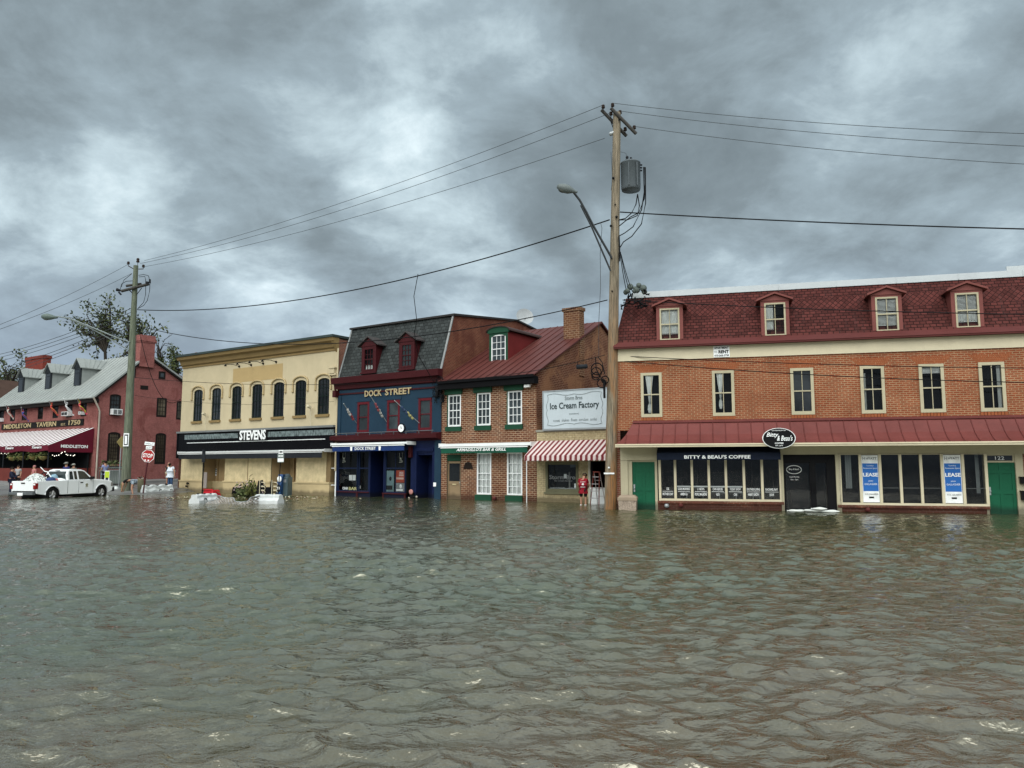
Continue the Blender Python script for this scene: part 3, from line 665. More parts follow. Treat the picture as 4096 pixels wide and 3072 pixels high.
    rm2 = MB(); rm2.box(x0, x1, 3, 3.1, -.3, z1); rm2.box(x0-.03, x0, .2, 3, -.3, z1); rm2.box(x1, x1+.03, .2, 3, -.3, z1); rm2.box(x0, x1, .2, 3, z1, z1+.03); rm2.box(x0+.4, x1-.7, 2, 2.6, -.2, .75); rm2.build('entrance_room', DIM, B.root)
    hd = MB(); hd.tube([(md-.05, .03, .6), (md-.05, .03, 1.05)], .016, 6); hd.tube([(md+.05, .03, .6), (md+.05, .03, 1.05)], .016, 6); hd.build('handle', BLACK, gd)
    # small oval decal on the door glass
    cx, cz = B.X(5, 1250, 1335, -.13), B.Z(5, 1250, 1335, -.13); dc = MB()
    P = [(cx+.26*math.cos(a_), .13, cz+.15*math.sin(a_)) for a_ in np.linspace(0, 2*math.pi, 29)]; dc.tube(P, .011, 4, cap=False); dc = dc.build('door_decal', WHITE2, gd)
    text("Bitty & Beau's", dc, cx-.18, cx+.18, cz-.03, cz+.05, .13, WHITE2, 'decal_lettering', shear=.2)
    text("Good Morning", dc, cx-.17, cx+.17, cz-.30, cz-.24, .13, WHITE2, 'decal_lettering'); text("7am - 7pm", dc, cx-.13, cx+.13, cz-.40, cz-.34, .13, WHITE2, 'decal_lettering')
    # right window group with two lease posters
    xs2 = [B.X(6, x_, 1400) for x_ in (391, 519, 650, 783, 919, 1054)]
    sf2, e2 = glazing((g2[0], g2[1]-.0, g2[2], g2[3]), xs2, 'shop_window')
    rm3 = MB(); rm3.box(g2[0], g2[1], 3.2, 3.3, -.3, g2[3]); rm3.box(g2[0]-.03, g2[0], .1, 3.2, -.3, g2[3]); rm3.box(g2[1], g2[1]+.03, .1, 3.2, -.3, g2[3]); rm3.box(g2[0], g2[1], .08, 3.2, g2[3], g2[3]+.03); rm3.box(g2[0], g2[1], .2, 3.2, -.3, -.1)
    rm3.build('empty_shop_room', DIM, B.root)
    dr_ = MB()
    for k in range(6): dr_.box(e2[0]+.22+k*.035, e2[0]+.22+k*.035+.03, .2+.02*(k % 2), .215+.02*(k % 2), g2[2]+.55, g2[3]-.05)
    dr_.box(e2[6]+.5, e2[6]+.62, .4, .42, g2[2]+.4, g2[3]); dr_.build('hanging_sheet', paint('sheet_grey', (.2, .22, .22), .8), B.root)
    bar = MB(); zz_ = B.Z(6, 700, 1455); 
    for k in (2, 3, 4, 6): bar.box(e2[k]+.05, e2[k+1]-.05, .05, .07, zz_, zz_+.02)
    bar.build('window_rail', paint('rail_grey', (.16, .17, .17), .5), sf2)
    BLUE = paint('poster_blue', (.025, .13, .42), .5, .05, streak=False); GRAYT = flat('poster_grey', (.16, .17, .18))
    for k in (1, 5):
        a_, b_ = e2[k]+.055, e2[k+1]-.055; zb_, zt2 = g2[2]+.07, g2[3]-.07; H_ = zt2-zb_; wd = b_-a_
        ps = MB(); ps.box(a_, b_, .010, .022, zb_, zt2); ps = ps.build('lease_poster', WHITE2, B.root)
        bl = MB(); bl.box(a_+.02, b_-.02, .006, .0098, zb_+.235*H_, zb_+.825*H_); bl.build('blue_panel', BLUE, ps)
        def T_(s_, f0, f1_, h0, h1, mt, **kw): text(s_, ps, a_+f0*wd, a_+f1_*wd, zb_+h0*H_, zb_+h1*H_, .005, mt, 'poster_lettering', th=.003, **kw)
        T_('HYATT', .28, .93, .905, .955, GRAYT, bold=.02); T_('H', .07, .22, .895, .965, GRAYT)
        T_('Turn-Key', .28, .72, .755, .79, WHITE2); T_('Restaurant Space', .1, .93, .70, .74, WHITE2)
        T_('LEASE', .06, .96, .545, .625, WHITE2, bold=.03); T_('JOHN', .36, .64, .43, .465, WHITE2); T_('GALLAGHER', .12, .9, .365, .405, WHITE2)
        T_('410-266-8800', .1, .92, .155, .19, GRAYT); tg = MB(); tg.box(a_+.36*wd, a_+.66*wd, .004, .0095, zb_+.085*H_, zb_+.12*H_); tg.build('poster_tag', BLACK, ps)
    # letter boxes, meter pipes
    for (y0, y1) in ((1385, 1425), (1475, 1530)):
        bx = MB(); xa_ = B.X(6, 1416, 1450); bx.box(xa_, xa_+.42, -.16, -.002, B.Z(6, 1430, y1), B.Z(6, 1430, y0)); bx.box(xa_-.02, xa_+.44, -.19, -.004, B.Z(6, 1430, y0)+.001, B.Z(6, 1430, y0)+.03); bx.build('letter_box', BLACK, B.root)
    return B, dict(zt=zt0, dd=dd, zfb=zfb, zc=zc, zb=zb, g1=g1, ztop=ztop, zf=zf)
CB, CI = build_coffee()
def coffee_extras():
    B = CB; T = B.M
    # oval hanging sign, a thing of its own
    cx, cz = B.p(5, 1153, 1132, 1.12); rx = B.X(5, 1261, 1132, 1.12)-cx; rz = B.Z(5, 1153, 1066, 1.12)-cz
    t = thing('oval_sign', 'black oval hanging sign with white rim and script lettering on the red porch roof', 'sign', T @ Vector((cx, -1.12, cz-rz)), B.ang)
    def ov(k, y0, y1, n=48): m = MB(); m.prism([(rx*k*math.cos(2*math.pi*i/n), rz+rz*k*math.sin(2*math.pi*i/n)) for i in range(n)], y0, y1); return m
    ov(1, .0, .06).build('rim', WHITE2, t); ov(.955, -.006, .0-.0005).build('board', BLACK, t)
    m = MB(); m.box(-.4, -.36, .06, .35, rz-.1, rz-.06); m.box(.36, .4, .06, .35, rz-.1, rz-.06); m.build('bracket', BLACK, t)
    text('Bitty', t, -.60*rx*1.25, -.02*rx, rz+.02*rz, rz+.55*rz, -.007, WHITE2, 'sign_lettering', shear=.35, bold=.01); text("& Beau's", t, -.12*rx, .82*rx, rz-.26*rz, rz+.27*rz, -.007, WHITE2, 'sign_lettering', shear=.35, bold=.01)
    text('COFFEE', t, -.26*rx, .26*rx, rz-.56*rz, rz-.42*rz, -.007, WHITE2, 'sign_lettering', bold=.02); text('EST. 2016', t, -.22*rx, .22*rx, rz-.78*rz, rz-.66*rz, -.007, WHITE2, 'sign_lettering'); text('CHANGING PERCEPTIONS', t, -.42*rx, .42*rx, rz+.70*rz, rz+.80*rz, -.007, WHITE2, 'sign_lettering')
    # apartment sign
    r = B.rect(5, 731, 538, 835, 610, .08)
    t = thing('rental_sign', 'small white sign with black lettering on the cream band under the mansard', 'sign', T @ Vector(((r[0]+r[1])/2, -.085, r[2])), B.ang)
    w_, h_ = (r[1]-r[0])/2, r[3]-r[2]; m = MB(); m.box(-w_, w_, 0, .03, 0, h_); m.build('board', WHITE2, t)
    text('APARTMENT', t, -w_*.9, w_*.9, h_*.72, h_*.93, -.001, BLACK, 'sign_lettering', th=.003, bold=.03); text('FOR', t, -w_*.9, -w_*.5, h_*.40, h_*.55, -.001, BLACK, 'sign_lettering', th=.003)
    text('RENT', t, -w_*.38, w_*.9, h_*.33, h_*.63, -.001, BLACK, 'sign_lettering', th=.003, bold=.05); text('410-268-3738', t, -w_*.9, w_*.9, h_*.06, h_*.24, -.001, BLACK, 'sign_lettering', th=.003, bold=.03)
    # sandbags at the glass door
    x0 = CI['dd'][0]; BAG = paint('sandbag_white', (.6, .62, .6), .8, .12, 5)
    for i, (dx_, dz_, l_, rz_) in enumerate(((.1, .0, .55, .05), (.62, .02, .6, -.08), (1.2, .0, .62, .04), (.9, .09, .5, .1))):
        t = thing('sandbag', ['flat white sandbag at the left foot of the glass double door', 'white sandbag under the door seam, second from the left', 'long white sandbag furthest right before the glass double door', 'white sandbag lying on top of the others at the glass door'][i], 'sandbag', T @ Vector((x0+dx_+l_/2, -.25-.05*i, dz_-.02)), B.ang+rz_, 'sandbags at the glass double door')
        m = MB(); n = 12
        vs = []; fs = []
        for a in range(n+1):
            f = a/n; wv = math.sin(math.pi*min(1, max(0, f*.94+.03)))**.5
            for k in range(10): an = 2*math.pi*k/10; vs.append(((f-.5)*l_, math.cos(an)*.13*wv, .06+math.sin(an)*(.055+.01*math.sin(f*9+i))*wv))
        for a in range(n):
            for k in range(10): fs.append((a*10+k, a*10+(k+1) % 10, (a+1)*10+(k+1) % 10, (a+1)*10+k))
        m.add(vs, fs, 0, True); m.build('sack', BAG, t)
        m = MB(); m.tube([(-l_/2-.05, 0, .06), (-l_/2+.03, 0, .06)], [.035, .012], 6); m.build('tied_neck', BAG, t)
    # floating white box
    P = ground(*q(12, 2005, 1128)); t = thing('foam_box', 'white foam box floating in front of the brick bulkhead', 'box', (P.x, P.y, -.03), B.ang+.1)
    m = MB(); m.box(-.17, .17, -.12, .12, 0, .22); m.build('box_body', WHITE2, t, .012); m = MB(); m.box(-.19, .19, -.14, .14, .221, .26); m.build('lid', WHITE2, t, .01)
    # pipe stub fittings on the bulkhead
    for k, x_, y_, lb in ((13, 715, 1145, 'white capped hose fitting on the brick bulkhead beside the green door'), (13, 895, 1140, 'dull red hose fitting on the brick bulkhead right of the floating box'), (14, 825, 795, 'rusty red twin hose fitting under the right-hand shop window')):
        X_, Z_ = B.p(k, x_, y_, .1); t = thing('standpipe', lb, 'standpipe', T @ Vector((X_, 0, Z_)), B.ang)
        mt = GALV if 'white' in lb else RED_TRIM
        m = MB(); m.lathe([(.05, 0), (.05, -.12), (.075, -.12), (.075, -.16), (.0, -.16)], 10, (0, 0, 0), ax='y'); m.build('outlet', mt, t); m = MB(); m.lathe([(.09, -.001), (.09, -.02), (0, -.02)], 12, (0, 0, 0), ax='y'); m.build('flange', mt, t)
coffee_extras()
# ================================================================ cream building with the boarded shopfront
CRW = paint('cream_wall', (.49, .415, .275), .7, .09, .8, dirt=.3); GOLD = paint('ochre_trim', (.225, .155, .068), .65, .12); TAN = paint('tan_panel', (.40, .29, .14), .7, .06)
PLY = paint('plywood', (.60, .49, .29), .6, .30, 2.2, dirt=.8); TEAL = paint('dark_teal_roof', (.035, .05, .05), .6); DGRN = flat('dark_green_sash', (.012, .02, .018), .5)
def arch_window(B, r, rise, wallm, fm, cols, rows, gl, hood=None, T=None, parent=None, **kw):
    """segment-headed window: spandrels close the corners of the square opening"""
    parent = parent or B.root; x0, x1, z0, z1 = r; cx = (x0+x1)/2; h = (x1-x0)/2; n = 12
    arc = [(cx+h*math.cos(math.pi*(1-i/n)), z1-rise+rise*math.sin(math.pi*i/n)**1.0) for i in range(n+1)]
    o = window(parent, r, fm, cols, rows, gl=gl, T=T, **kw)
    m = MB(); m.T = T
    hf = n//2
    for i in range(n):
        a, b = arc[i], arc[i+1]
        m.quad((a[0], -.003, a[1]), (b[0], -.003, b[1]), (b[0], -.003, z1+.004), (a[0], -.003, z1+.004))
        m.quad((a[0], -.003, a[1]), (a[0], .08, a[1]), (b[0], .08, b[1]), (b[0], -.003, b[1]))
    m.build('spandrel', wallm, parent)
    return o, arc
def awning_bar(B, x0, x1, z, mats, o=.55, h=.10, val=.32, drop=.04, name='awning', vm=None):
    m = MB(); m.box(x0, x1, -o, -.02, z-h, z); m.box(x0-.03, x0-.002, -o-.03, -.02, z-h-.05, z+.03); m.box(x1+.002, x1+.03, -o-.03, -.02, z-h-.05, z+.03)
    m.box(x0+.1, x1-.15, -o-.05, -o-.005, z-h-drop-.05, z-h-drop)
    a = m.build(name, mats, B.root)
    v = MB(); n = 40
    for i in range(n):
        xa, xb = x0+.12+(x1-x0-.3)*i/n, x0+.12+(x1-x0-.3)*(i+1)/n; ya, yb = -o-.02+.012*math.sin(i*1.3), -o-.02+.012*math.sin((i+1)*1.3)
        v.quad((xa, ya, z-h-drop-.05-val), (xb, yb, z-h-drop-.05-val), (xb, yb, z-h-drop-.05), (xa, ya, z-h-drop-.05))
    v.build('valance', vm, a); return a
def build_stevens():
    x0, y0 = rowpt(722); B = Bld('cream_shop_building', 'cream two-storey building with seven arched windows over a black shopfront boarded with plywood', 'building', (x0, y0), ROW)
    x1, y1 = rowpt(1347); W = math.hypot(x1-x0, y1-y0); D = 12
    raw = [(258, 640, 328, 903), (408, 628, 482, 890), (575, 608, 652, 883), (740, 597, 825, 873), (920, 577, 1006, 862), (1098, 560, 1190, 856), (1286, 540, 1384, 840)]
    rs = [B.rect(2, *r) for r in raw]; z0 = sum(r[2] for r in rs)/7; z1 = sum(r[3] for r in rs)/7; hw = sum(r[1]-r[0] for r in rs)/14
    rs = [((r[0]+r[1])/2-hw, (r[0]+r[1])/2+hw, z0, z1) for r in rs]
    zt = B.Z(2, 830, 300, .1); zlow = B.Z(2, 830, 385, .1); zroof = B.Z(2, 830, 258, .55)
    zl = B.Z(2, 800, 962)                     # ledge above the black fascia
    wall(0, W, zl-.1, zt, rs, rev=.16).build('wall', CRW, B.root)
    m = MB(); m.quad((0, 0, -.4), (0, D, -.4), (0, D, zt), (0, 0, zt)); m.quad((W, D, -.4), (W, 0, -.4), (W, 0, zt), (W, D, zt)); m.quad((W, D, -.4), (0, D, -.4), (0, D, zt), (W, D, zt)); m.build('side_wall', brick('plain_red_brick', (.17, .06, .04), (.22, .08, .05), (.2, .15, .12)), B.root)
    for r in rs:
        o, arc = arch_window(B, r, .20, CRW, DGRN, 3, (2, 2), GD, y=.07)
        h = MB(); cx = (r[0]+r[1])/2; hw2 = hw+.16
        P = [(r[0]-.17, -.05, r[3]-.62), (r[0]-.17, -.05, r[3]-.12)]+[(cx-hw2*math.cos(math.pi*i/10), -.05, r[3]-.10+.32*math.sin(math.pi*i/10)) for i in range(11)]+[(r[1]+.17, -.05, r[3]-.12), (r[1]+.17, -.05, r[3]-.62)]
        h.tube(P, .055, 6); h.ball((r[0]-.17, -.05, r[3]-.66), .075, 6); h.ball((r[1]+.17, -.05, r[3]-.66), .075, 6)
        h.build('hood_mould', CREAM2 if False else paint('ochre_mould', (.40, .31, .17), .65, .1), B.root)
        s = MB(); s.box(r[0]-.10, r[1]+.06, -.10, .0, r[2]-.16, r[2]-.01); s.build('sill', GOLD, B.root)
    c = MB(); c.prismx([(-.06, zlow), (-.06, zlow+.12), (0, zlow+.12), (0, zlow)], -.02, W+.02); c.prismx([(0, zt-.55), (-.16, zt-.45), (-.22, zt-.2), (-.45, zt-.12), (-.50, zroof-.14), (0, zroof-.14)], -.06, W+.03)
    c.box(-.05, W+.02, -.015, .0, zlow+.12, zt-.5); c.prismx([(0, zlow-.1), (-.42, zt-.12), (-.42, zroof-.15), (0, zroof-.15)], W-.22, W+.04); c.build('cornice', GOLD, B.root)
    c = MB(); c.box(-.12, W+.08, -.58, D*.6, zroof-.135, zroof); c.build('roof', TEAL, B.root)
    c = MB(); xc = B.X(2, 285, 312, -1.5); c.box(xc-.55, xc+.55, 1.2, 1.9, zroof-.1, zroof+.42); c.box(xc-.08, xc+.12, 1.4, 1.6, zroof+.42, zroof+.52); c.build('chimney', brick('plain_red_brick', (.17, .06, .04), (.22, .08, .05), (.2, .15, .12)), B.root)
    r = B.rect(2, 586, 445, 997, 565); m = MB(); m.box(r[0], r[1], -.008, .0, r[2], r[3]); m.build('blank_panel', TAN, B.root)
    for (xa, ya) in ((640, 447), (738, 435), (838, 423), (945, 410)):
        X_, Z_ = B.p(2, xa, ya); m = MB(); m.ball((X_, -.03, Z_), .075, 6); m.tube([(X_, -.03, Z_), (X_, -.5, Z_+.07), (X_, -1.0, Z_+.02)], .02, 5); m.lathe([(.03, .02), (.10, -.10), (0, -.10)], 8, (X_, -1.05, Z_)); m.build('sign_lamp', BLACK, B.root)
    for (xa, ya, yb) in ((355, 850, 965), (1226, 790, 910)):
        X_, Z_ = B.p(2, xa, ya, .2); m = MB(); m.tube([(X_, -.15, zl), (X_, -.2, Z_)], .02, 5); m.prismx([(-.2, Z_-.05), (-.42, Z_+.05), (-.40, Z_+.15), (-.18, Z_+.07)], X_-.10, X_+.10); m.build('floodlight', CREAM2, B.root)
    X_ = B.X(2, 1420, 485); Zf = B.Z(2, 1420, 505); m = MB(); m.box(X_-.28, X_+.28, -.12, 0, Zf-.12, Zf); m.box(X_-.2, X_+.2, -.16, 0, Zf+.002, Zf+.28); m.box(X_-.26, X_+.26, -.20, 0, Zf+.281, Zf+.36); m.build('corbel', CRW, B.root)
    # ledge, black fascia, transom lights
    xr = B.X(2, 1446, 960); m = MB(); m.box(0, xr, -.30, 0, zl-.12, zl); m.build('ledge', paint('grey_ledge', (.16, .17, .17), .6), B.root)
    zb_ = B.Z(2, 800, 1148)
    m = MB(); m.box(.02, xr, -.20, .05, zb_-.05, zl-.121); m.box(.0, .10, -.24, .05, zb_-.4, zl-.122); m.build('black_fascia', flat('black_gloss_panel', (.005, .005, .006), .25), B.root)
    ga, gb = B.Z(2, 420, 1048, .2), B.Z(2, 420, 1008, .2)
    MG = MT('mottled_glass'); a = MG.noise(9, 4, .7, stretch=(1, 1, .4)); MG.col(MG.mix(MG.rng(a, .35, .65), (.035, .045, .045), (.20, .25, .25))); MG.b.inputs['Roughness'].default_value = .25
    for xa, xb in ((185, 628), (868, 1424)):
        m = MB(); m.box(B.X(2, xa, 1030, .2), B.X(2, xb, 1000, .2), -.215, -.2005, ga, gb); m.build('transom_glass', MG.m, B.root)
    zz_ = B.Z(2, 780, 1066, .2); m = MB(); m.box(B.X(2, 205, 1080, .2), B.X(2, 1350, 1050, .2), -.225, -.2005, zz_-.02, zz_+.02); m.build('white_trim_line', WHITE, B.root)
    # low parts: boarded bays
    ztop = zb_; zk = B.Z(2, 250, 1398); xs = [B.X(2, x_, 1350) for x_ in (147, 340, 515, 905, 1112, 1398)]
    yb = 1.1; bays = MB(); bk = MB()
    bk.box(xs[0], xs[1], -.06, 1.25, -.4, zk+.0); bk.box(xs[1]+.002, xs[2]-.002, .7, .9, -.4, zk-.004); bk.box(xs[2], xs[3], -.10, 1.25, -.4, zk-.03); bk.box(xs[3]+.002, xs[4]-.002, .9, 1.1, -.4, zk+.0); bk.box(xs[4], xs[5], -.13, 1.25, -.4, zk-.02)
    for a_, b_, y_ in ((xs[0], xs[1], -.1), (xs[2], xs[3], -.14), (xs[4], xs[5], -.17)): bk.box(a_-.02, b_+.02, y_, .3, zk-.028, zk+.06)
    bk.build('bulkhead', paint('cream_bulkhead', (.47, .37, .21), .65, .07, dirt=.3, wet=True), B.root)
    bm = MB(); bm.box(xs[0]+.05, xs[1]-.04, .0, .04, zk+.06, ztop); xm = B.X(2, 712, 1300)
    bm.box(xs[2]+.04, xm-.03, -.04, .0, zk+.06, ztop); bm.box(xm+.03, xs[3]-.03, -.04, .0, zk+.06, ztop); bm.box(xs[4]+.03, xs[5]-.35, -.07, -.03, zk+.06, ztop)
    build_each(bm, 'plywood_board', PLY, B.root)
    rc = MB(); OB = paint('brown_recess', (.36, .25, .13), .7, .12)
    rc.box(xs[1], xs[2], .9, 1.0, -.4, ztop); rc.quad((xs[1], .04, zk), (xs[1], .95, zk), (xs[1], .95, ztop), (xs[1], .04, ztop)); rc.quad((xs[2], .04, zk), (xs[2], .95, zk), (xs[2], .95, ztop), (xs[2], .04, ztop)); rc.box(xs[3], xs[4], 1.1, 1.2, -.4, ztop)
    rc.quad((xs[3], 0, zk), (xs[3]+.35, 1.1, zk), (xs[3]+.35, 1.1, ztop), (xs[3], 0, ztop)); rc.quad((xs[4], 0, zk), (xs[4], 1.1, zk), (xs[4], 1.1, ztop), (xs[4], 0, ztop))
    rc.box(xs[1]+.25, xs[1]+.33, .82, .9, -.3, ztop); rc.box(xs[3]+.75, xs[3]+.83, 1.0, 1.1, -.3, ztop); build_each(rc, 'entrance_recess', OB, B.root)
    cl = MB(); cl.box(xs[5]-.33, xs[5], -.06, .4, zk+.062, ztop); cl.box(xm-.028, xm+.028, -.05, .0, zk+.06, ztop); cl.box(xs[2]-.0, xs[2]+.038, -.06, .04, zk+.06, ztop); build_each(cl, 'shopfront_post', paint('brown_post', (.20, .14, .07), .7), B.root)
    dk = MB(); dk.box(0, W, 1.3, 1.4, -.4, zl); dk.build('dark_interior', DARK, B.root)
    r = B.rect(2, 403, 1296, 447, 1352, -.8); pn = MB(); pn.box(r[0], r[1], .88, .895, r[2], r[3]); pn = pn.build('notice', WHITE2, B.root)
    pm = MB(); 
    for i in range(3): pm.box(r[0]+.05, r[1]-.05, .872, .8795, r[2]+.08+i*.13, r[2]+.15+i*.13)
    pm.build('notice_print', CHAR, pn)
    th_ = MB(); r = B.rect(2, 345, 1325, 370, 1455, .1); th_.box(r[0], r[1], -.14, -.1, r[2], r[3]); th_ = th_.build('wall_display_case', paint('case_grey', (.28, .24, .22), .5), B.root)
    # retractable awning
    xa, xb = B.X(2, 128, 1160, .75), B.X(2, 1342, 1145, .75)
    za = B.Z(2, 735, 1145, .75); awning_bar(B, xa, xb, za, paint('awning_case_grey', (.50, .51, .51), .5, .1), .75, .10, .30, .03, vm=CHAR)
    # gooseneck fittings, sign
    ra = B.rect(2, 634, 966, 866, 1062, .28)
    t = thing('shop_sign', 'black sign board with tall white capital letters over the boarded shopfront', 'sign', B.M @ Vector(((ra[0]+ra[1])/2, -.24, ra[2])), ROW)
    w_, h_ = (ra[1]-ra[0])/2, ra[3]-ra[2]; m = MB(); m.box(-w_, w_, -.04, .02, 0, h_); m.build('board', BLACK, t)
    text('STEVENS', t, -w_*.93, w_*.93, h_*.06, h_*.90, -.041, WHITE2, 'sign_lettering', bold=.028, th=.03)
    dp = MB(); xd = B.X(2, 1453, 800); dp.tube([(xd, -.07, zl-2.6), (xd, -.07, zlow+.1)], .05, 8); dp.build('downspout', CRW, B.root)
    # hose fitting
    X_, Z_ = B.p(2, 205, 1440, .1); t = thing('standpipe', 'dark twin hose fitting low on the cream bulkhead at the far left', 'standpipe', B.M @ Vector((X_, -.06, Z_)), ROW)
    m = MB(); m.lathe([(.04, 0), (.04, -.1), (.07, -.1), (.07, -.14), (0, -.14)], 8, (0, 0, 0), ax='y'); m.lathe([(.04, 0), (.04, -.1), (.08, -.1), (.08, -.14), (0, -.14)], 8, (.1, 0, .18), ax='y'); m.build('outlet', RUBBER, t); m = MB(); m.lathe([(.08, -.001), (.08, -.02), (0, -.02)], 10, (0, 0, 0), ax='y'); m.build('flange', GOLD, t)
    return B, W
SB, SW = build_stevens()

# ================================================================ blue pub with the slate mansard
BLUEW = paint('blue_wall', (.014, .036, .062), .55, .16, 1.0, dirt=.3); NAVYW = paint('navy_paint', (.005, .010, .042), .45, .15, wet=True); MAROON = paint('maroon_trim', (.048, .008, .010), .5, .14); SLATE_BR = brick('side_red_brick', (.12, .036, .024), (.16, .05, .03), (.23, .13, .085), patch=(.10, .035, .025))
def build_dock():
    x0, y0 = rowpt(1349); B = Bld('blue_pub_building', 'blue painted pub with dark slate mansard, maroon trim and two dormers', 'building', (x0, y0), ROW)
    x1, y1 = rowpt(1766); W = math.hypot(x1-x0, y1-y0)
    raw = [(258, 770, 353, 1022), (494, 762, 599, 1012), (748, 748, 853, 1005)]; rs = [B.rect(3, *r) for r in raw]
    z0 = sum(r[2] for r in rs)/3; z1 = sum(r[3] for r in rs)/3; hw = sum(r[1]-r[0] for r in rs)/6; rs = [((r[0]+r[1])/2-hw, (r[0]+r[1])/2+hw, z0, z1) for r in rs]
    zc = B.Z(3, 500, 595, .35); zc1 = B.Z(3, 500, 545, .35); zband = B.Z(3, 480, 1075, .3); zband1 = B.Z(3, 480, 1040, .3)
    wall(0, W, zband, zc, rs, rev=.16).build('wall', BLUEW, B.root)
    zr = B.Z(3, 560, 152, -1.0); D = 13.
    ya, za = B.side(3, 965, 100, W); yb_, zb_ = B.side(3, 1530, 130, W); yc_, zc_ = B.side(3, 1700, 212, W)
    m = MB(); m.add([(W, 0, -.4), (W, 0, zc1), (W, 1.0, zr), (W, yb_, zb_), (W, yc_, zc_), (W, D, zc_-1.4), (W, D, -.4)], [(6, 5, 4, 3, 2, 1, 0)]); m.build('side_wall', SLATE_BR, B.root)
    m = MB(); m.add([(0, 0, -.4), (0, 0, zc1), (0, 1.0, zr), (0, yb_, zb_), (0, D, zc_-1.4), (0, D, -.4)], [(0, 1, 2, 3, 4, 5)]); m.quad((0, D, -.4), (W, D, -.4), (W, D, zc_-1.4), (0, D, zc_-1.4)); m.build('party_wall', SLATE_BR, B.root)
    m = MB(); m.prismx([(1.0, zr), (yb_, zb_), (yc_, zc_), (D, zc_-1.4), (D, zc_-1.3), (yc_, zc_+.09), (yb_, zb_+.10), (.85, zr+.10), (.85, zr)], -.08, W+.1); m.build('roof', paint('dark_roof_felt', (.03, .028, .028), .7), B.root)
    sl = shingle('grey_slate', (.040, .046, .046), (.012, .014, .014), w=.28, h=.19)
    m = MB(); m.quad((.0, .0, zc1), (W, .0, zc1), (W, .98, zr), (0, .98, zr)); m.build('mansard', sl, B.root)
    m = MB(); m.tube([(.03, -.03, zc1), (.03, .95, zr)], .05, 5); m.tube([(W-.05, -.03, zc1), (W-.05, .95, zr)], .06, 5); build_each(m, 'mansard_hip', paint('lead_grey', (.25, .26, .26), .5), B.root)
    DR = [((3, 312, 345, 391, 520), (3, 290, 300, 405, 527)), ((3, 612, 312, 697, 500), (3, 590, 275, 722, 510))]
    q1 = [B.rect(*a, o=.0) for a, b in DR]; w0 = (q1[0][2]+q1[1][2])/2; w1 = (q1[0][3]+q1[1][3])/2; hq = (q1[0][1]-q1[0][0]+q1[1][1]-q1[1][0])/4
    for i, r in enumerate(q1):
        cx = (r[0]+r[1])/2
        gable_dormer(B, (cx-hq, cx+hq, w0, w1), (cx-hq-.17, cx+hq+.17, w0-.08, w1+.12), (cx, w1+.62), (cx-hq-.42, w1), (cx+hq+.42, w1), -.02, MAROON, paint('dark_slate_cap', (.05, .045, .045), .6), .75, MAROON, 3, (2, 2), GB if i else GC, [('full', 0, 1, 0, .22)] if not i else None)
    m = MB(); m.prismx([(0, zc-.35), (-.12, zc-.3), (-.15, zc-.02), (-.38, zc), (-.42, zc1), (0, zc1+.03)], -.2, W+.05); m.box(-.15, .1, -.30, 0, zc-.75, zc-.36); m.box(0, W, -.05, -.001, zc-.62, zc-.54)
    m.build('cornice', MAROON, B.root)
    FRM = flat('maroon_sash', (.10, .014, .02), .5)
    for i, r in enumerate(rs):
        window(B.root, r, FRM, 1, (1, 1), fw=.13, y=.02, gl=GB)
        s = MB(); s.box(r[0]-.06, r[1]+.06, -.07, 0, r[2]-.12, r[2]-.01); s.build('sill', MAROON, B.root)
        s = MB(); s.box(r[0]-.12, r[1]+.12, -.03, -.001, r[3]+.02, r[3]+.20); s.build('lintel', BLUEW, B.root)
    pl = MB(); pl.box(0, .3, -.05, 0, zband1, zc-.66); pl.box(W-.35, W, -.05, 0, zband1, zc-.66); pl.box(W-.42, W-.002, -.03, .3, -.4, zband-.01); build_each(pl, 'pilaster', BLUEW, B.root)
    m = MB(); m.prismx([(0, zband-.10), (-.3, zband), (-.45, zband+.02), (-.48, zband1), (0, zband1+.1)], -.1, W+.02); m.build('belt_cornice', MAROON, B.root)
    rl = MB(); rl.tube([(.2, -.4, zband1+.16), (W-.2, -.4, zband1+.16)], .025, 5)
    for i in range(9): rl.tube([(.3+i*(W-.6)/8, -.4, zband1), (.3+i*(W-.6)/8, -.4, zband1+.16)], .02, 5)
    rl.build('neon_rail', paint('rail_steel', (.09, .10, .11), .5), B.root)
    # gilt letters, a sign of its own
    r = B.rect(3, 318, 668, 690, 722, .06); GILT = paint('gilt', (.42, .34, .20), .45, .12, streak=False)
    t = thing('letter_sign', 'gilt capital letters fixed under the cornice of the blue pub wall', 'sign', B.M @ Vector(((r[0]+r[1])/2, -.005, r[2])), ROW); w_ = (r[1]-r[0])/2; h_ = r[3]-r[2]
    text('DOCK', t, -w_, -w_*.25, 0, h_*.95, -.03, GILT, 'sign_lettering', bold=.022, th=.04); text('STREET', t, -w_*.10, w_, 0, h_*.95, -.03, GILT, 'sign_lettering', bold=.022, th=.04)
    # ground floor
    zt = zband-.05; zs = B.Z(16, 380, 1040)                 # bulkhead top
    wl = [B.rect(16, 228, 340, 572, 1020), B.rect(16, 595, 340, 775, 1010), B.rect(16, 1062, 360, 1420, 1060)]
    A = wl[0][0]; Bx = wl[1][1]; C_ = wl[2][0]; Dx = wl[2][1]; zh = B.Z(16, 400, 325); zd = B.Z(16, 1750, 395)
    d2 = (B.X(16, 1625, 760), B.X(16, 1895, 760)); E = B.X(16, 1515, 760)
    m = MB()
    m.box(A-.12, A, -.02, .2, -.4, zt); m.box(A, Bx, .0, .12, -.4, zs-.06); m.box(C_-.1, Dx+.05, .0, .12, -.4, zs-.10); m.box(A, E, .02, .14, zh, zt)
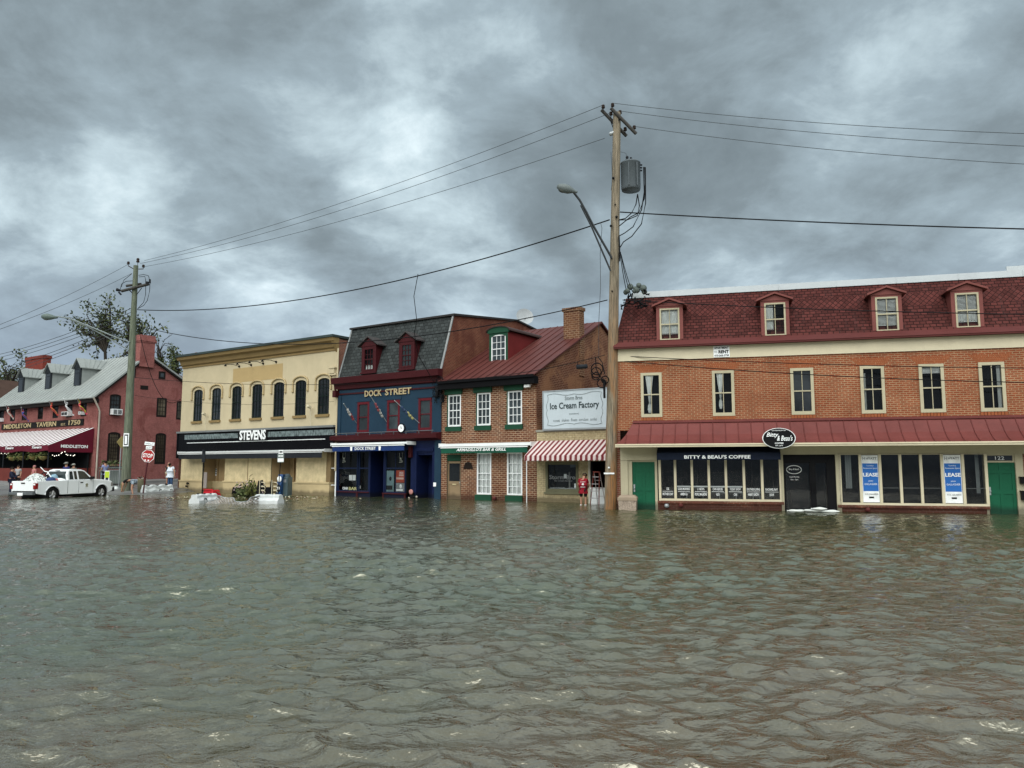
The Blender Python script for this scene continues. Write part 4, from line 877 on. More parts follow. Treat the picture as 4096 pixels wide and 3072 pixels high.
    m.box(Bx, Bx+.12, .0, 1.2, -.4, zh); m.box(C_-.12, C_-.02, .0, 1.2, -.4, zh)
    m.box(E, d2[0], .0, .15, -.4, zt); m.box(d2[1], W-.43, .0, .15, -.4, zt); m.box(d2[0], d2[1], .0, .15, zd+.12, zt); m.box(d2[0]-.12, d2[1]+.10, -.05, -.002, zd+.2, zd+.36)
    m.box(d2[0]-.12, d2[0]-.002, -.04, -.001, -.4, zd+.2); m.box(d2[0], d2[1], .06, .15, zd, zd+.12)
    m.box(d2[0]-.02, d2[0], .15, 1.0, -.4, zd); m.box(d2[1], d2[1]+.02, .15, 1.0, -.4, zd)
    m.build('shopfront', NAVYW, B.root)
    sl_ = MB(); sl_.box(A-.05, Bx+.05, -.06, .1, zs-.058, zs+.0); sl_.box(C_-.15, Dx+.08, -.06, .1, zs-.098, zs-.03); sl_.box(B.X(16, 570, 1080)-.08, B.X(16, 570, 1080)+.06, -.03, -.001, -.4, zs-.06); sl_.box(C_-.14, C_-.04, -.03, -.001, -.4, zs-.1); sl_.box(Dx-.05, Dx+.06, -.03, -.001, -.4, zs-.1); sl_.build('window_ledge', MAROON, B.root)
    # left edge: dark passage with thin white posts
    xg = B.X(16, 205, 760); po = MB(); po.box(xg-.10, xg-.01, -.03, .05, -.4, zh); po.build('white_post', WHITE, B.root)
    po = MB(); xa = B.X(16, 112, 760); zz = B.Z(16, 160, 632); z2 = B.Z(16, 160, 930)
    po.box(xa, xg-.101, -.01, .02, zz-.02, zz+.02); po.box(xa, xg-.101, -.01, .02, z2-.02, z2+.02); build_each(po, 'white_rail', WHITE, B.root)
    WOOD = paint('varnished_wood', (.20, .085, .022), .5, .25, 6, dirt=.5)
    WF = flat('navy_sash', (.012, .02, .05), .4)
    zm = B.Z(16, 400, 632)
    for i, r in enumerate(wl):
        r = (r[0], r[1], zs if i < 2 else zs-.03, zh)
        w_ = window(B.root, r, WF, 1 if i != 2 else 2, (1, 1), fw=.05, y=.04, gl=GC, sash=False)
        m = MB(); m.box(r[0]+.05, r[1]-.05, .02, .07, zm-.03, zm+.03); m.build('transom_bar', WF, w_)
    # recessed door between the windows
    dr = B.rect(16, 885, 555, 1045, 1130, -1.2); dr = (dr[0], dr[1], -.2, dr[3])
    m = MB(); m.box(Bx+.12, dr[0], 1.1, 1.2, -.4, zh); m.box(dr[1], C_-.12, 1.1, 1.2, -.4, zh); m.box(dr[0], dr[1], 1.1, 1.2, dr[3], zh); m.build('door_surround', NAVYW, B.root)
    panel_door(B.root, dr, flat('dark_brown_door', (.035, .018, .012), .5), y=1.12, glassy=True)
    # wooden door in the right recess
    m = MB(); m.box(d2[0], d2[1], .95, 1.0, zd-.45, zd); m.box(d2[0], d2[0]+.62*(d2[1]-d2[0])-.1, .95, 1.0, -.4, zd-.45); m.build('recess_back', NAVYW, B.root)
    panel_door(B.root, (d2[0]+.62*(d2[1]-d2[0])-.08, d2[1], -.2, zd-.46), WOOD, y=.86)
    # posters and papers inside the glass
    PB = paint('poster_pale_blue', (.20, .30, .32), .5, .3, 3, streak=False); PR = paint('poster_red', (.42, .085, .05), .5, .2, 5, streak=False); PG = paint('poster_grey_print', (.28, .29, .30), .5, .5, 6, streak=False)
    for (a, b, c, d), mt, nm in (((1070, 675, 1220, 1050), PB, 'pale blue poster'), ((1250, 670, 1405, 885), PR, 'red poster'), ((1250, 892, 1405, 1050), PG, 'grey printed poster'), ((427, 752, 480, 848), WHITE2, 'white sheet'), ((488, 752, 541, 848), WHITE2, 'white sheet'), ((592, 942, 628, 990), WHITE2, 'small white sheet')):
        r = B.rect(16, a, b, c, d, -.08); m = MB(); m.box(r[0], r[1], .075, .082, r[2], r[3]); o = m.build('poster', mt, B.root); o['label'] = nm+' in the pub window'
        w_, h_ = r[1]-r[0], r[3]-r[2]
        if mt is PR:
            text('BEER', o, r[0]+w_*.45, r[1]-.06, r[3]-h_*.28, r[3]-h_*.12, .074, WHITE2, 'poster_lettering', th=.003)
            m = MB(); m.box(r[0]+w_*.4, r[1]-.05, .070, .0745, r[2]+h_*.52, r[3]-h_*.32); m.box(r[0]+.05, r[1]-.05, .070, .0745, r[2]+h_*.25, r[2]+h_*.42); m.build('poster_print', paint('pale_pink', (.6, .42, .36), .6), o)
        if mt is PB or mt is PG:
            m = MB(); m.box(r[0]+.06, r[1]-.1, .070, .0745, r[2]+h_*.1, r[2]+h_*.3); m.ball(((r[0]+r[1])/2+.05, .074, r[2]+h_*.62), .09, 8, sq=(1, .03, 1.3)); m.build('poster_print', CHAR if mt is PB else WHITE2, o)
    # painted words low on the left glass
    r = B.rect(16, 410, 965, 555, 1020, 0); m = text('BAR', B.root, r[0], r[1], r[2], r[3], .052, paint('faded_gold', (.34, .33, .16), .6), 'window_lettering', bold=.02)
    r = B.rect(16, 300, 965, 390, 1010, 0); m = text('CRAB', B.root, r[0], r[1], r[2], r[3], .052, WHITE, 'window_lettering')
    for (a, b, c, d) in ((275, 350, 375, 535), (1275, 350, 1390, 540)):      # white hop-and-glass etching drawn on the upper panes
        r = B.rect(16, a, b, c, d, 0); m = MB(); cx = (r[0]+r[1])/2; H_ = r[3]-r[2]
        for s_ in (-1, 1): m.tube([(cx+s_*.02, .05, r[2]+H_*.2), (cx+s_*.12, .05, r[2]+H_*.55), (cx+s_*.09, .05, r[3]-.03)], .008, 4)
        m.tube([(cx-.10, .05, r[2]+H_*.2), (cx+.12, .05, r[2]+H_*.2)], .008, 4); m.tube([(cx-.12, .05, r[2]+.03), (cx+.13, .05, r[2]+.06)], .012, 4); m.ball((cx, .05, r[2]+H_*.42), .035, 6, sq=(1, .2, 1.6)); m.build('glass_etching', paint('etch_grey', (.42, .44, .38), .6), B.root)
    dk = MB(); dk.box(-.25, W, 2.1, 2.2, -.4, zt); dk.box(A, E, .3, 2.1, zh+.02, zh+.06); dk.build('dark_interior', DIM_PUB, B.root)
    sh_ = MB()
    for i in range(5): sh_.box(A+.2+i*.5, A+.4+i*.5, 1.2+.1*(i % 2), 1.5, -.2, 1.0+.3*((i*7) % 3)); 
    for i in range(4): sh_.box(C_+.1+i*.4, C_+.3+i*.4, 1.3, 1.5, -.2, 1.1+.25*((i*5) % 3))
    sh_.build('bar_stool', paint('dim_stool', (.10, .07, .045), .7, .4), B.root)
    lp = MB(); lp.box(W-.75, W-.66, -.10, -.001, zd+.25, zd+.8) if False else None
    ex = MB(); xe = B.X(16, 1530, 330); ex.box(xe-.10, xe+.10, -.14, -.002, B.Z(16, 1530, 440), B.Z(16, 1530, 245)); ex.build('wall_lantern', MAROON, B.root)
    sg = MB(); r = B.rect(16, 1918, 885, 1965, 955, .04); sg.box(r[0], r[1], -.05, -.031, r[2], r[3]); sg.build('wall_notice', WHITE2, B.root)
    # awning with lettering
    xa, xb = B.X(3, 50, 1112, .7), B.X(3, 655, 1103, .7); za = B.Z(3, 350, 1100, .7)
    a = awning_bar(B, xa, xb, za, WHITE, .7, .10, .26, .04, vm=paint('navy_valance', (.012, .032, .12), .7))
    def vx(x_): return B.X(3, x_, 1147, .76)
    zl0, zl1 = B.Z(3, 320, 1159, .76), B.Z(3, 320, 1135, .76)
    text('DOCK STREET', a, vx(238), vx(405), zl0, zl1, -.755, WHITE2, 'valance_lettering', th=.006, bold=.012)
    for x_ in (210, 437): m = MB(); m.prism([(vx(x_)-.06, zl0-.03), (vx(x_)+.06, zl0-.03), (vx(x_)+.085, zl1+.02), (vx(x_)-.085, zl1+.02)], -.765, -.757); m.build('beer_glass_emblem', WHITE2, a)
    # clock-like round lamp on the belt
    X_, Z_ = B.p(3, 613, 985, .45); t = thing('wall_clock', 'small round white-faced clock on the maroon belt of the blue pub', 'clock', B.M @ Vector((X_, -.45, Z_-.2)), ROW)
    m = MB(); m.lathe([(.24, .06), (.26, 0), (.24, -.05)], 16, (0, 0, .2), ax='y'); m.tube([(0, .02, -.06), (0, .02, .02)], .04, 6); m.build('rim', BLACK, t)
    m = MB(); m.lathe([(.2, -.055), (0, -.057)], 16, (0, 0, .2), ax='y'); m.build('face', WHITE2, t); m = MB(); m.box(-.01, .01, -.066, -.06, .2, .33); m.box(0, .09, -.066, -.06, .19, .21); m.build('hands', BLACK, t)
    # three furled flags
    fl = [((3, 255, 945), (3, 150, 790), 'furled red and white striped flag at the left of the blue wall'), ((3, 495, 935), (3, 365, 730), 'furled flag with white and red folds above the middle of the blue wall'), ((3, 757, 945), (3, 557, 765), 'furled yellow and navy flag nearest the right-hand pub window')]
    cols = [((.24, .05, .06), (.42, .40, .38)), ((.34, .34, .32), (.22, .06, .07)), ((.30, .28, .12), (.03, .05, .10))]
    for i, (a_, b_, lb) in enumerate(fl):
        xa, za_ = B.p(*a_); xb, zb2 = B.p(*b_, 1.1); P0 = Vector((xa, -.02, za_)); P1 = Vector((xb, -1.1, zb2))
        t = thing('furled_flag', lb, 'flag', B.M @ P0, ROW, 'furled flags on the blue pub'); v = P1-P0
        m = MB(); m.tube([(0, 0, 0), v], .018, 6); m.ball(v, .035, 6); m.build('flag_pole', GALV, t)
        for j, (f0, f1) in enumerate(((.25, .5), (.48, .74))):
            m = MB(); n = 9; pts = [v*(f0+(f1-f0)*k/n) for k in range(n+1)]; m.tube([p_+Vector((.02*math.sin(k*2), .01, -.05-.05*math.sin(k*1.4))) for k, p_ in enumerate(pts)], [.03+.05*abs(math.sin(k*.9+.4)) for k in range(n+1)], 6)
            m.build('flag_cloth', paint('flag_%d_%d' % (i, j), cols[i][j], .8, .3, 8, streak=False), t)
    # coil of service cable at the cornice end
    X_, Z_ = B.p(3, 885, 700, .3); t = thing('cable_bundle', 'tangle of black service cables and coils at the right end of the blue pub cornice', 'cables', B.M @ Vector((X_, -.1, Z_)), ROW)
    m = MB(); r_ = random.Random(3)
    for k in range(13):
        a0 = r_.uniform(0, 6); rr_ = r_.uniform(.12, .32); cx, cz = r_.uniform(-.3, .4), r_.uniform(-.6, .5)
        m.tube([(cx+rr_*math.cos(a0+j*.6), -.05-.03*k/3, cz+rr_*1.4*math.sin(a0+j*.6)) for j in range(9)], .018, 4)
    m.build('coils', BLACK, t); m = MB(); m.box(-.12, .08, -.1, .08, -.2, .35); m.box(.2, .34, -.1, .08, -.5, -.1); m.build('junction_box', CHAR, t)
    # ornate hydrant-like pump at the shop front
    P = ground(*q(3, 697, 1545)); t = thing('standpipe', 'black standpipe with pink round cap at the foot of the blue pub front', 'standpipe', (P.x, P.y, 0), ROW)
    m = MB(); m.tube([(0, 0, -.3), (0, 0, .22)], .06, 8); m.tube([(-.2, 0, .08), (.28, 0, .08)], .05, 8); m.ball((0, 0, .25), .1, 8); m.build('pipe', RUBBER, t)
    m = MB(); m.lathe([(.13, 0), (.14, -.03), (.09, -.05), (0, -.05)], 14, (0, -.08, .33), ax='y'); m.build('cap', paint('pink_cap', (.42, .2, .18), .6), t); m = MB(); m.ball((.3, 0, .08), .06, 8); m.ball((-.2, 0, .02), .06, 8); m.build('side_outlet', paint('pale_brass', (.4, .36, .3), .5), t)
    return B, W
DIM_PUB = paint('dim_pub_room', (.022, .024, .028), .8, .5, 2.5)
DB, DW = build_dock()

# ================================================================ brick grill house
GREEN = paint('dark_green_paint', (.012, .055, .030), .5, .12); ARB = brick('grill_brick', (.185, .066, .032), (.070, .026, .018), (.42, .31, .21), w=.27, h=.098, ms=.017, streak=.25)
ROOFR = paint('rust_red_roof', (.088, .026, .022), .5, .22, .8, dirt=.4)
def build_arm():
    x0, y0 = rowpt(1767); B = Bld('brick_grill_house', 'narrow two-storey brown brick house with rust red metal roof and green trim', 'building', (x0, y0), ROW)
    x1, y1 = rowpt(2146); W = math.hypot(x1-x0, y1-y0)
    up = [(985, 720, 1086, 973), (1216, 702, 1323, 963), (1460, 684, 1576, 951)]; rs = [B.rect(3, *r) for r in up]
    z0 = sum(r[2] for r in rs)/3; z1 = sum(r[3] for r in rs)/3; hw = sum(r[1]-r[0] for r in rs)/6; rs = [((r[0]+r[1])/2-hw, (r[0]+r[1])/2+hw, z0, z1) for r in rs]
    lo = [B.rect(3, 1214, 1180, 1329, 1514), B.rect(3, 1455, 1178, 1577, 1521)]; la = (lo[0][2]+lo[1][2])/2; lb = (lo[0][3]+lo[1][3])/2; lo = [(r[0], r[1], la, lb) for r in lo]
    dr = B.rect(3, 973, 1250, 1086, 1552); dr = (dr[0], dr[1], -.1, dr[3]); tr = (dr[0], dr[1], dr[3]+.02, B.Z(3, 1030, 1196))
    ze = B.Z(3, 1280, 560, .3)
    wall(0, W, -.4, ze, rs+lo+[(dr[0], dr[1], -.41, tr[3])], rev=.14).build('wall', ARB, B.root)
    yr, zr = B.side(4, 752, 170, W); D = yr*2
    m = MB(); m.add([(W, 0, -.4), (W, 0, ze), (W, yr, zr-.1), (W, D, ze), (W, D, -.4)], [(4, 3, 2, 1, 0)]); m.build('gable_wall', brick('weathered_gable_brick', (.14, .046, .026), (.095, .031, .020), (.30, .19, .125), w=.25, h=.09, ms=.015, patch=(.27, .135, .072), streak=.5), B.root)
    m = MB(); m.quad((W, D, -.4), (0, D, -.4), (0, D, ze), (W, D, ze)); m.build('rear_wall', ARB, B.root)
    # roof with seams
    o_ = .42; sl = (zr-ze)/(yr); z_e = ze-o_*sl+.06
    m = MB(); m.prismx([(-o_, z_e), (-o_, z_e-.06), (yr, zr-.05), (D+.3, z_e), (D+.3, z_e+.06), (yr, zr+.05)], -.02, W+.14)
    x_ = .2
    while x_ < W: m.tube([(x_, -o_, z_e+.03), (x_, yr, zr+.06)], .022, 4); x_ += .48
    m.build('roof', ROOFR, B.root)
    m = MB(); m.box(-.0, W+.10, -o_+.05, .02, z_e-.42, z_e-.07); m.box(-.0, W+.12, -o_-.04, -o_+.10, z_e-.12, z_e+.01); m.build('eave', flat('black_eave', (.006, .006, .007), .6), B.root)
    for r in rs:
        window(B.root, r, WHITE, 3, (2, 2), fw=.07, mw=.028, y=.03, gl=GB)
        s = MB(); s.box(r[0]-.13, r[1]+.06, -.08, -.001, r[2]-.24, r[2]-.01); s.box(r[0]-.05, r[0], -.03, .1, r[2], r[3]); s.build('sill', GREEN, B.root)
        s = MB(); s.box(r[0]-.18, r[1]+.10, -.10, -.001, r[3]+.02, r[3]+.28); s.box(r[0]-.22, r[1]+.14, -.14, -.001, r[3]+.281, r[3]+.32); s.build('lintel', GREEN, B.root)
    for r in lo:
        window(B.root, r, WHITE, 3, (2, 3), fw=.07, mw=.028, y=.03, gl=GC, curtain=[('full', 0, 1, 0, 1)])
        s = MB(); s.box(r[0]-.07, r[1]+.03, -.08, -.001, r[2]-.30, r[2]-.01); s.build('sill', GREEN, B.root)
    panel_door(B.root, dr, paint('tan_door', (.24, .17, .10), .55, .08, wet=True), y=.06, glassy=True, hside=1)
    m = MB(); m.box(tr[0], tr[1], .02, .1, tr[2], tr[3]); m.build('transom', GREEN, B.root); m = MB(); m.box(dr[0]-.0, dr[0]+.05, -.0, .06, -.4, dr[3]); m.box(dr[1]-.05, dr[1], .0, .06, -.4, dr[3]); m.build('door_frame', paint('brown_frame', (.11, .08, .05), .6), B.root)
    ms = MB(); a_ = (dr[0]+dr[1])/2; zz = B.Z(3, 1030, 1434); ms.box(a_-.12, a_+.12, .045, .055, zz-.03, zz+.03); ms.build('mail_slot', paint('brass', (.5, .42, .25), .4), B.root)
    # plaque
    X_, Z_ = B.p(3, 1144, 1310, .03); m = MB(); pts = [(X_-.28, Z_), (X_+.28, Z_), (X_+.28, Z_+.12)]+[(X_+.24*math.cos(math.pi*i/8), Z_+.14+.2*math.sin(math.pi*i/8)) for i in range(9)]+[(X_-.28, Z_+.12)]
    m.prism(pts, -.04, -.002); pq = m.build('wall_plaque', flat('bronze_plaque', (.02, .014, .012), .4), B.root)
    # security camera
    X_, Z_ = B.p(3, 1612, 640, .3); t = thing('security_camera', 'white security camera above the right upper window of the brick house', 'camera', B.M @ Vector((X_, -.05, Z_)), ROW)
    m = MB(); m.tube([(.12, .05, .08), (0, -.1, 0)], .03, 6); m.build('arm', WHITE2, t); m = MB(); m.box(-.2, .12, -.2, -.05, -.10, .04); m.build('housing', WHITE2, t, .02)
    # awning
    xa, xb = B.X(3, 915, 1125, .55), B.X(3, 1644, 1100, .55); za = B.Z(3, 1280, 1104, .55)
    a = awning_bar(B, xa, xb, za, WHITE, .55, .14, .26, .03, vm=paint('green_valance', (.010, .075, .045), .7))
    def vx(x_): return B.X(3, x_, 1157, .6)
    text("ARMADILLO'S BAR & GRILL", a, vx(1050), vx(1447), B.Z(3, 1250, 1167, .6), B.Z(3, 1250, 1143, .6), -.60, WHITE2, 'valance_lettering', shear=.3, th=.006, bold=.02)
    # arched dormer
    wr = B.rect(3, 1330, 238, 1444, 464, -1.9); yd = 1.9
    ye = 1.9
    T = Matrix.Translation((0, ye, 0)); d = bpy.data.objects.new('dormer', None); COL.objects.link(d); d.parent = B.root
    f = (wr[0]-.14, wr[1]+.14, wr[2]-.14, wr[3]+.10); m = MB(); wall(*f, [wr], m, y=ye, rev=.1); cx = (f[0]+f[1])/2; n = 10
    m.prism([(f[0]-.08, f[3])]+[(f[1]+.08, f[3])]+[(cx+(f[1]-cx+.08)*math.cos(math.pi*i/n), f[3]+.10+.26*math.sin(math.pi*i/n)) for i in range(n+1)], ye-.05, ye+.1); m.build('dormer_wall', GREEN, d)
    dl = (f[3]-f[2])/sl+.3
    m = MB(); 
    for x_ in (f[0], f[1]): m.add([(x_, ye, f[2]), (x_, ye, f[3]+.05), (x_, ye+dl, f[3]+.05)], [(0, 1, 2)])
    m.build('cheek', paint('red_cheek', (.14, .02, .02), .6, .12), d)
    m = MB(); pr_ = [(cx+(f[1]-cx+.16)*math.cos(math.pi*i/n), f[3]+.06+.26*math.sin(math.pi*i/n)) for i in range(n+1)]
    for i in range(n): m.prism([pr_[i], (pr_[i][0], pr_[i][1]+.05), (pr_[i+1][0], pr_[i+1][1]+.05), pr_[i+1]], ye-.1, ye+dl+.9)
    m.build('dormer_roof', paint('dark_dormer_roof', (.05, .03, .028), .6), d)
    arch_window(B, wr, .14, GREEN, WHITE, 3, (2, 2), GB, T=T, parent=d, y=.03)
    # chimney on the gable edge
    r = B.rect(4, 478, 60, 600, 270, -4.3); ch = MB(); zt_ = r[3]; cw = W+.05-r[0]
    ch.box(W-.92, W+.05, 4.2, 4.72, zr-3.2, zt_-.18); ch.box(W-.98, W+.10, 4.14, 4.78, zt_-.179, zt_); ch.build('chimney', brick('chimney_brick', (.17, .075, .036), (.085, .033, .022), (.27, .18, .115), w=.27, h=.115, ms=.022), B.root)
    X_, Z_ = B.p(3, 1358, 1545, .1); t = thing('standpipe', 'small rusty hose fitting on the brick wall between the two tall white windows', 'standpipe', B.M @ Vector((X_, -.02, .12)), ROW)
    m = MB(); m.lathe([(.05, 0), (.05, -.12), (.09, -.12), (.09, -.17), (0, -.17)], 8, (0, 0, 0), ax='y'); m.build('outlet', RED_TRIM, t); m = MB(); m.tube([(0, -.06, 0), (0, -.06, -.3)], .04, 6); m.build('pipe', RED_TRIM, t)
    # satellite dish on the pub roof behind
    ydi = 6.6; P = DB.side(3, 1590, 150, DW-.6); t = thing('satellite_dish', 'grey satellite dish on the pub roof beside the red dormer', 'dish', DB.M @ Vector((DW-.6, P[0], P[1])), R(14))
    hgt = DB.side(3, 1577, 62, DW-.6)[1]-P[1]
    m = MB(); m.tube([(0, 0, -.6), (0, 0, .25), (0, -.12, hgt*.55)], .03, 6); m.tube([(0, -.1, hgt*.3), (0, -.6, hgt*.45)], .02, 5); m.build('mast', GALV, t)
    m = MB(); rd = .55; m.T = Matrix.Translation((0, -.15, hgt*.58)) @ Matrix.Rotation(R(72), 4, 'X'); m.lathe([(rd, .12), (rd*.7, .05), (rd*.35, .01), (.001, 0)], 20); m.build('reflector', paint('dish_grey', (.33, .35, .36), .5), t)
    return B, W
AB, AW = build_arm()

# ================================================================ ice cream shop
YB = brick('buff_brick', (.40, .32, .18), (.50, .42, .26), (.26, .21, .13), w=.24, h=.09, streak=.4)
def build_ice():
    x0, y0 = rowpt(2147); B = Bld('ice_cream_shop', 'single-storey buff brick shop under a red and white striped awning', 'building', (x0, y0), ROW)
    W = 4.1; zt = B.Z(17, 1170, 690)
    wr = B.rect(4, 345, 1222, 592, 1448); dr = (B.X(4, 668, 1380), B.X(4, 668, 1380)+1.35, -.41, B.Z(4, 720, 1215))
    wall(0, W, -.4, zt, [wr, dr], rev=.2).build('wall', YB, B.root)
    m = MB(); m.quad((0, 0, zt), (W, 0, zt), (W, 5, zt), (0, 5, zt)); m.build('roof', paint('flat_roof', (.08, .08, .08), .8), B.root)
    m = MB(); m.box(-.03, W, -.05, .3, zt+.002, zt+.10); m.build('coping', paint('coping_grey', (.25, .24, .2), .7), B.root)
    OL = paint('olive_frame', (.13, .125, .075), .6); window(B.root, wr, OL, 1, (1, 1), fw=.12, y=.0, gl=GC, sash=False)
    s = MB(); s.box(wr[0]-.06, wr[1]+.06, -.08, .0, wr[2]-.10, wr[2]); s.build('sill', OL, B.root)
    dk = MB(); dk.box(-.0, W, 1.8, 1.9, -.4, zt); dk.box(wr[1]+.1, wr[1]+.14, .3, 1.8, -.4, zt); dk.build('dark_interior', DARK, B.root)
    # items on the sill inside, neon lettering, posters
    it = MB(); r_ = random.Random(5)
    for i in range(11): it.ball((wr[0]+.2+i*(wr[1]-wr[0]-.4)/10, .16, wr[2]+.14+r_.uniform(0, .03)), .08, 6, sq=(1.3, .5, .5))
    it.build('window_display', paint('display_white', (.4, .42, .42), .6, .5, 12), B.root)
    def inner(a, b, c, d, mt, nm, y=.15): r = B.rect(4, a, b, c, d, -.1); m = MB(); m.box(r[0], r[1], y, y+.01, r[2], r[3]); return m.build(nm, mt, B.root)
    inner(527, 1228, 585, 1262, paint('dim_board', (.10, .12, .14), .7), 'menu_board'); inner(478, 1312, 497, 1345, WHITE, 'paper_notice'); inner(556, 1384, 586, 1428, WHITE2, 'paper_notice')
    r = B.rect(4, 372, 1320, 585, 1352, -.05); SG = paint('window_letter_grey', (.34, .34, .34), .6)
    text('Storm Bros', B.root, r[0], r[1], r[2], r[3], .06, SG, 'window_lettering', bold=.01, th=.004); r = B.rect(4, 410, 1357, 545, 1372, -.05); text('Ice Cream Factory', B.root, r[0], r[1], r[2], r[3], .06, SG, 'window_lettering', th=.004)
    pl = MB(); px_ = B.X(4, 521, 1390, -.2)
    for i in range(14): pl.ball((px_, .25, wr[2]+.1+i*.06), .05, 6)
    pl.build('stacked_cones', paint('cone_grey', (.2, .2, .19), .6), B.root)
    # door jamb and half open door
    m = MB(); m.box(dr[0], dr[0]+.10, -.03, .15, -.4, dr[3]); m.build('door_post', paint('pale_post', (.5, .48, .4), .6), B.root); m = MB(); m.box(dr[0]+.12, dr[0]+.2, .0, .12, -.4, dr[3]); m.build('door_edge', BLACK, B.root)
    # striped awning
    za = B.Z(4, 500, 1058); zb_ = B.Z(4, 450, 1172, 1.25); zc = B.Z(4, 450, 1210, 1.25); xa = B.X(4, 185, 1190, 1.25); xb = xa+4.15; xta = B.X(4, 278, 1060)
    period = (B.X(4, 700, 1190, 1.25)-xa)/13.5; ST = stripes('awning_stripes', (.60, .50, .48), (.15, .022, .028), period)
    m = MB(); o_ = 1.25; n = 30
    m.quad((xa, -o_, zb_), (xb, -o_, zb_), (xb+.15, -.01, za), (xta, -.01, za))
    m.add([(xa, -o_, zb_), (xta, -.01, za), (xta, -.01, zb_)], [(0, 1, 2)]); m.add([(xb, -o_, zb_), (xb+.15, -.01, za), (xb+.1, -.01, zb_)], [(2, 1, 0)])
    a = m.build('awning', ST, B.root)
    m = MB(); sw = period/2; x_ = xa
    k = 0
    while x_ < xb-.01:
        xe = min(x_+sw, xb); P = [(x_+(xe-x_)*j/6, -o_-.012, zc+.03-.05*math.sin(math.pi*j/6)) for j in range(7)]
        for j in range(6): m.quad(P[j], P[j+1], (P[j+1][0], -o_-.008, zb_), (P[j][0], -o_-.008, zb_))
        x_ = xe
    m.quad((xb, -o_, zc), (xb+.1, -.02, zc), (xb+.1, -.02, zb_), (xb, -o_, zb_)); m.quad((xa, -o_, zc), (xta, -.02, zc), (xta, -.02, zb_), (xa, -o_, zb_)); m.build('valance', ST, a)
    m = MB(); x_, z_ = xa+.12, 0; m.tube([(xa+.10, -o_+.02, -.35), (xa+.10, -o_+.02, zb_)], .02, 6); m.build('awning_post', WHITE, a)
    # big sign
    r = B.rect(4, 322, 672, 786, 975, .12); r = (r[0], r[0]+3.75, r[2], r[3])
    t = thing('shop_sign', 'large pale blue-white board with scrolled border and dark lettering above the striped awning', 'sign', B.M @ Vector((r[0], -.12, r[2])), ROW); w_, h_ = r[1]-r[0], r[3]-r[2]
    PS = paint('pale_sign', (.46, .52, .56), .5, .05, dirt=.15)
    m = MB(); m.box(.05, w_-.05, 0, .05, .06, h_-.05); m.build('board', PS, t)
    m = MB(); m.box(0, w_, -.03, .08, -.02, .06); m.box(0, w_, -.03, .08, h_-.05, h_); m.box(0, .05, -.03, .08, .061, h_-.051); m.box(w_-.05, w_, -.03, .08, .061, h_-.051); m.tube([(.1, .2, -.15), (.1, .2, h_)], .04, 5); m.tube([(w_-.6, .2, -.15), (w_-.6, .2, h_)], .04, 5); m.build('sign_frame', GALV, t)
    IK = flat('sign_ink', (.035, .05, .055), .6); IG = flat('sign_grey_ink', (.18, .21, .22), .6)
    def fx(x_): return B.X(4, x_, 800, .12)-r[0]
    def fz(y_): return B.Z(4, 555, y_, .12)-r[2]
    text('Ice Cream Factory', t, fx(378), fx(747), fz(832), fz(768), -.003, IK, 'sign_lettering', bold=.014); text('Storm Bros', t, fx(490), fx(622), fz(752), fz(722), -.003, IG, 'sign_lettering', bold=.01)
    text('(established)', t, fx(522), fx(594), fz(866), fz(851), -.003, IG, 'sign_lettering', th=.006); text('cones  shakes  floats  sundaes  sodas', t, fx(402), fx(730), fz(914), fz(892), -.003, IG, 'sign_lettering', th=.006)
    m = MB(); x0_, x1_, z0_, z1_ = fx(357), fx(768), fz(936), fz(707); P = []
    for i in range(25): f = i/24; P.append((x0_+(x1_-x0_)*f, -.005, z1_-.05*math.sin(2*math.pi*abs(f-.5)*2)*1.0+.0))
    for i in range(1, 17): f = i/16; P.append((x1_+.05*math.sin(2*math.pi*abs(f-.5)*2), -.005, z1_+(z0_-z1_)*f))
    for i in range(1, 25): f = i/24; P.append((x1_+(x0_-x1_)*f, -.005, z0_+.05*math.sin(2*math.pi*abs(f-.5)*2)))
    for i in range(1, 17): f = i/16; P.append((x0_-.05*math.sin(2*math.pi*abs(f-.5)*2), -.005, z0_+(z1_-z0_)*f))
    m.tube(P, .012, 4, cap=False); m.build('scrolled_border', IG, t)
    # white chest and ladder in the doorway
    P = B.M @ Vector((dr[0]+.75, .1, -.12)); t = thing('white_chest_freezer', 'white chest freezer standing in the dark shop doorway behind the ladder', 'freezer', P, ROW)
    m = MB(); m.box(-.55, .6, -.3, .3, 0, B.Z(4, 730, 1425)+.12); m.build('cabinet', WHITE, t, .02); m = MB(); zz = B.Z(4, 730, 1425)+.122; m.box(-.57, .62, -.32, .32, zz, zz+.06); m.build('lid', WHITE, t, .015)
    xL = B.X(4, 688, 1540, .9); xR = B.X(4, 757, 1540, .9); t = thing('step_ladder', 'red and grey A-frame step ladder leaning in the shop doorway', 'ladder', B.M @ Vector(((xL+xR)/2, -.8, 0)), ROW)
    hh = B.Z(4, 725, 1300, .7); RD = paint('ladder_red', (.17, .04, .03), .5); AL = paint('aluminium', (.45, .42, .42), .4, metal=.5); w2 = (xR-xL)/2
    m = MB(); 
    for s_ in (-1, 1): m.tube([(s_*w2, -.25, -.25), (s_*w2*.62, 0, hh)], .024, 4)
    m.build('front_rails', RD, t)
    for k in range(4): f = .2+k*.22; m = MB(); ww = w2*(1-.38*f); m.box(-ww, ww, -.25*(1-f)-.05, -.25*(1-f)+.04, hh*f-.015, hh*f+.015); m.build('step', AL, t)
    m = MB()
    for s_ in (-1, 1): m.tube([(s_*w2*.9, .5, -.25), (s_*w2*.6, .05, hh)], .02, 4)
    for k in range(3): f = .25+k*.25; m.tube([(-w2*.75, .5*(1-f), hh*f), (w2*.75, .5*(1-f), hh*f)], .012, 4)
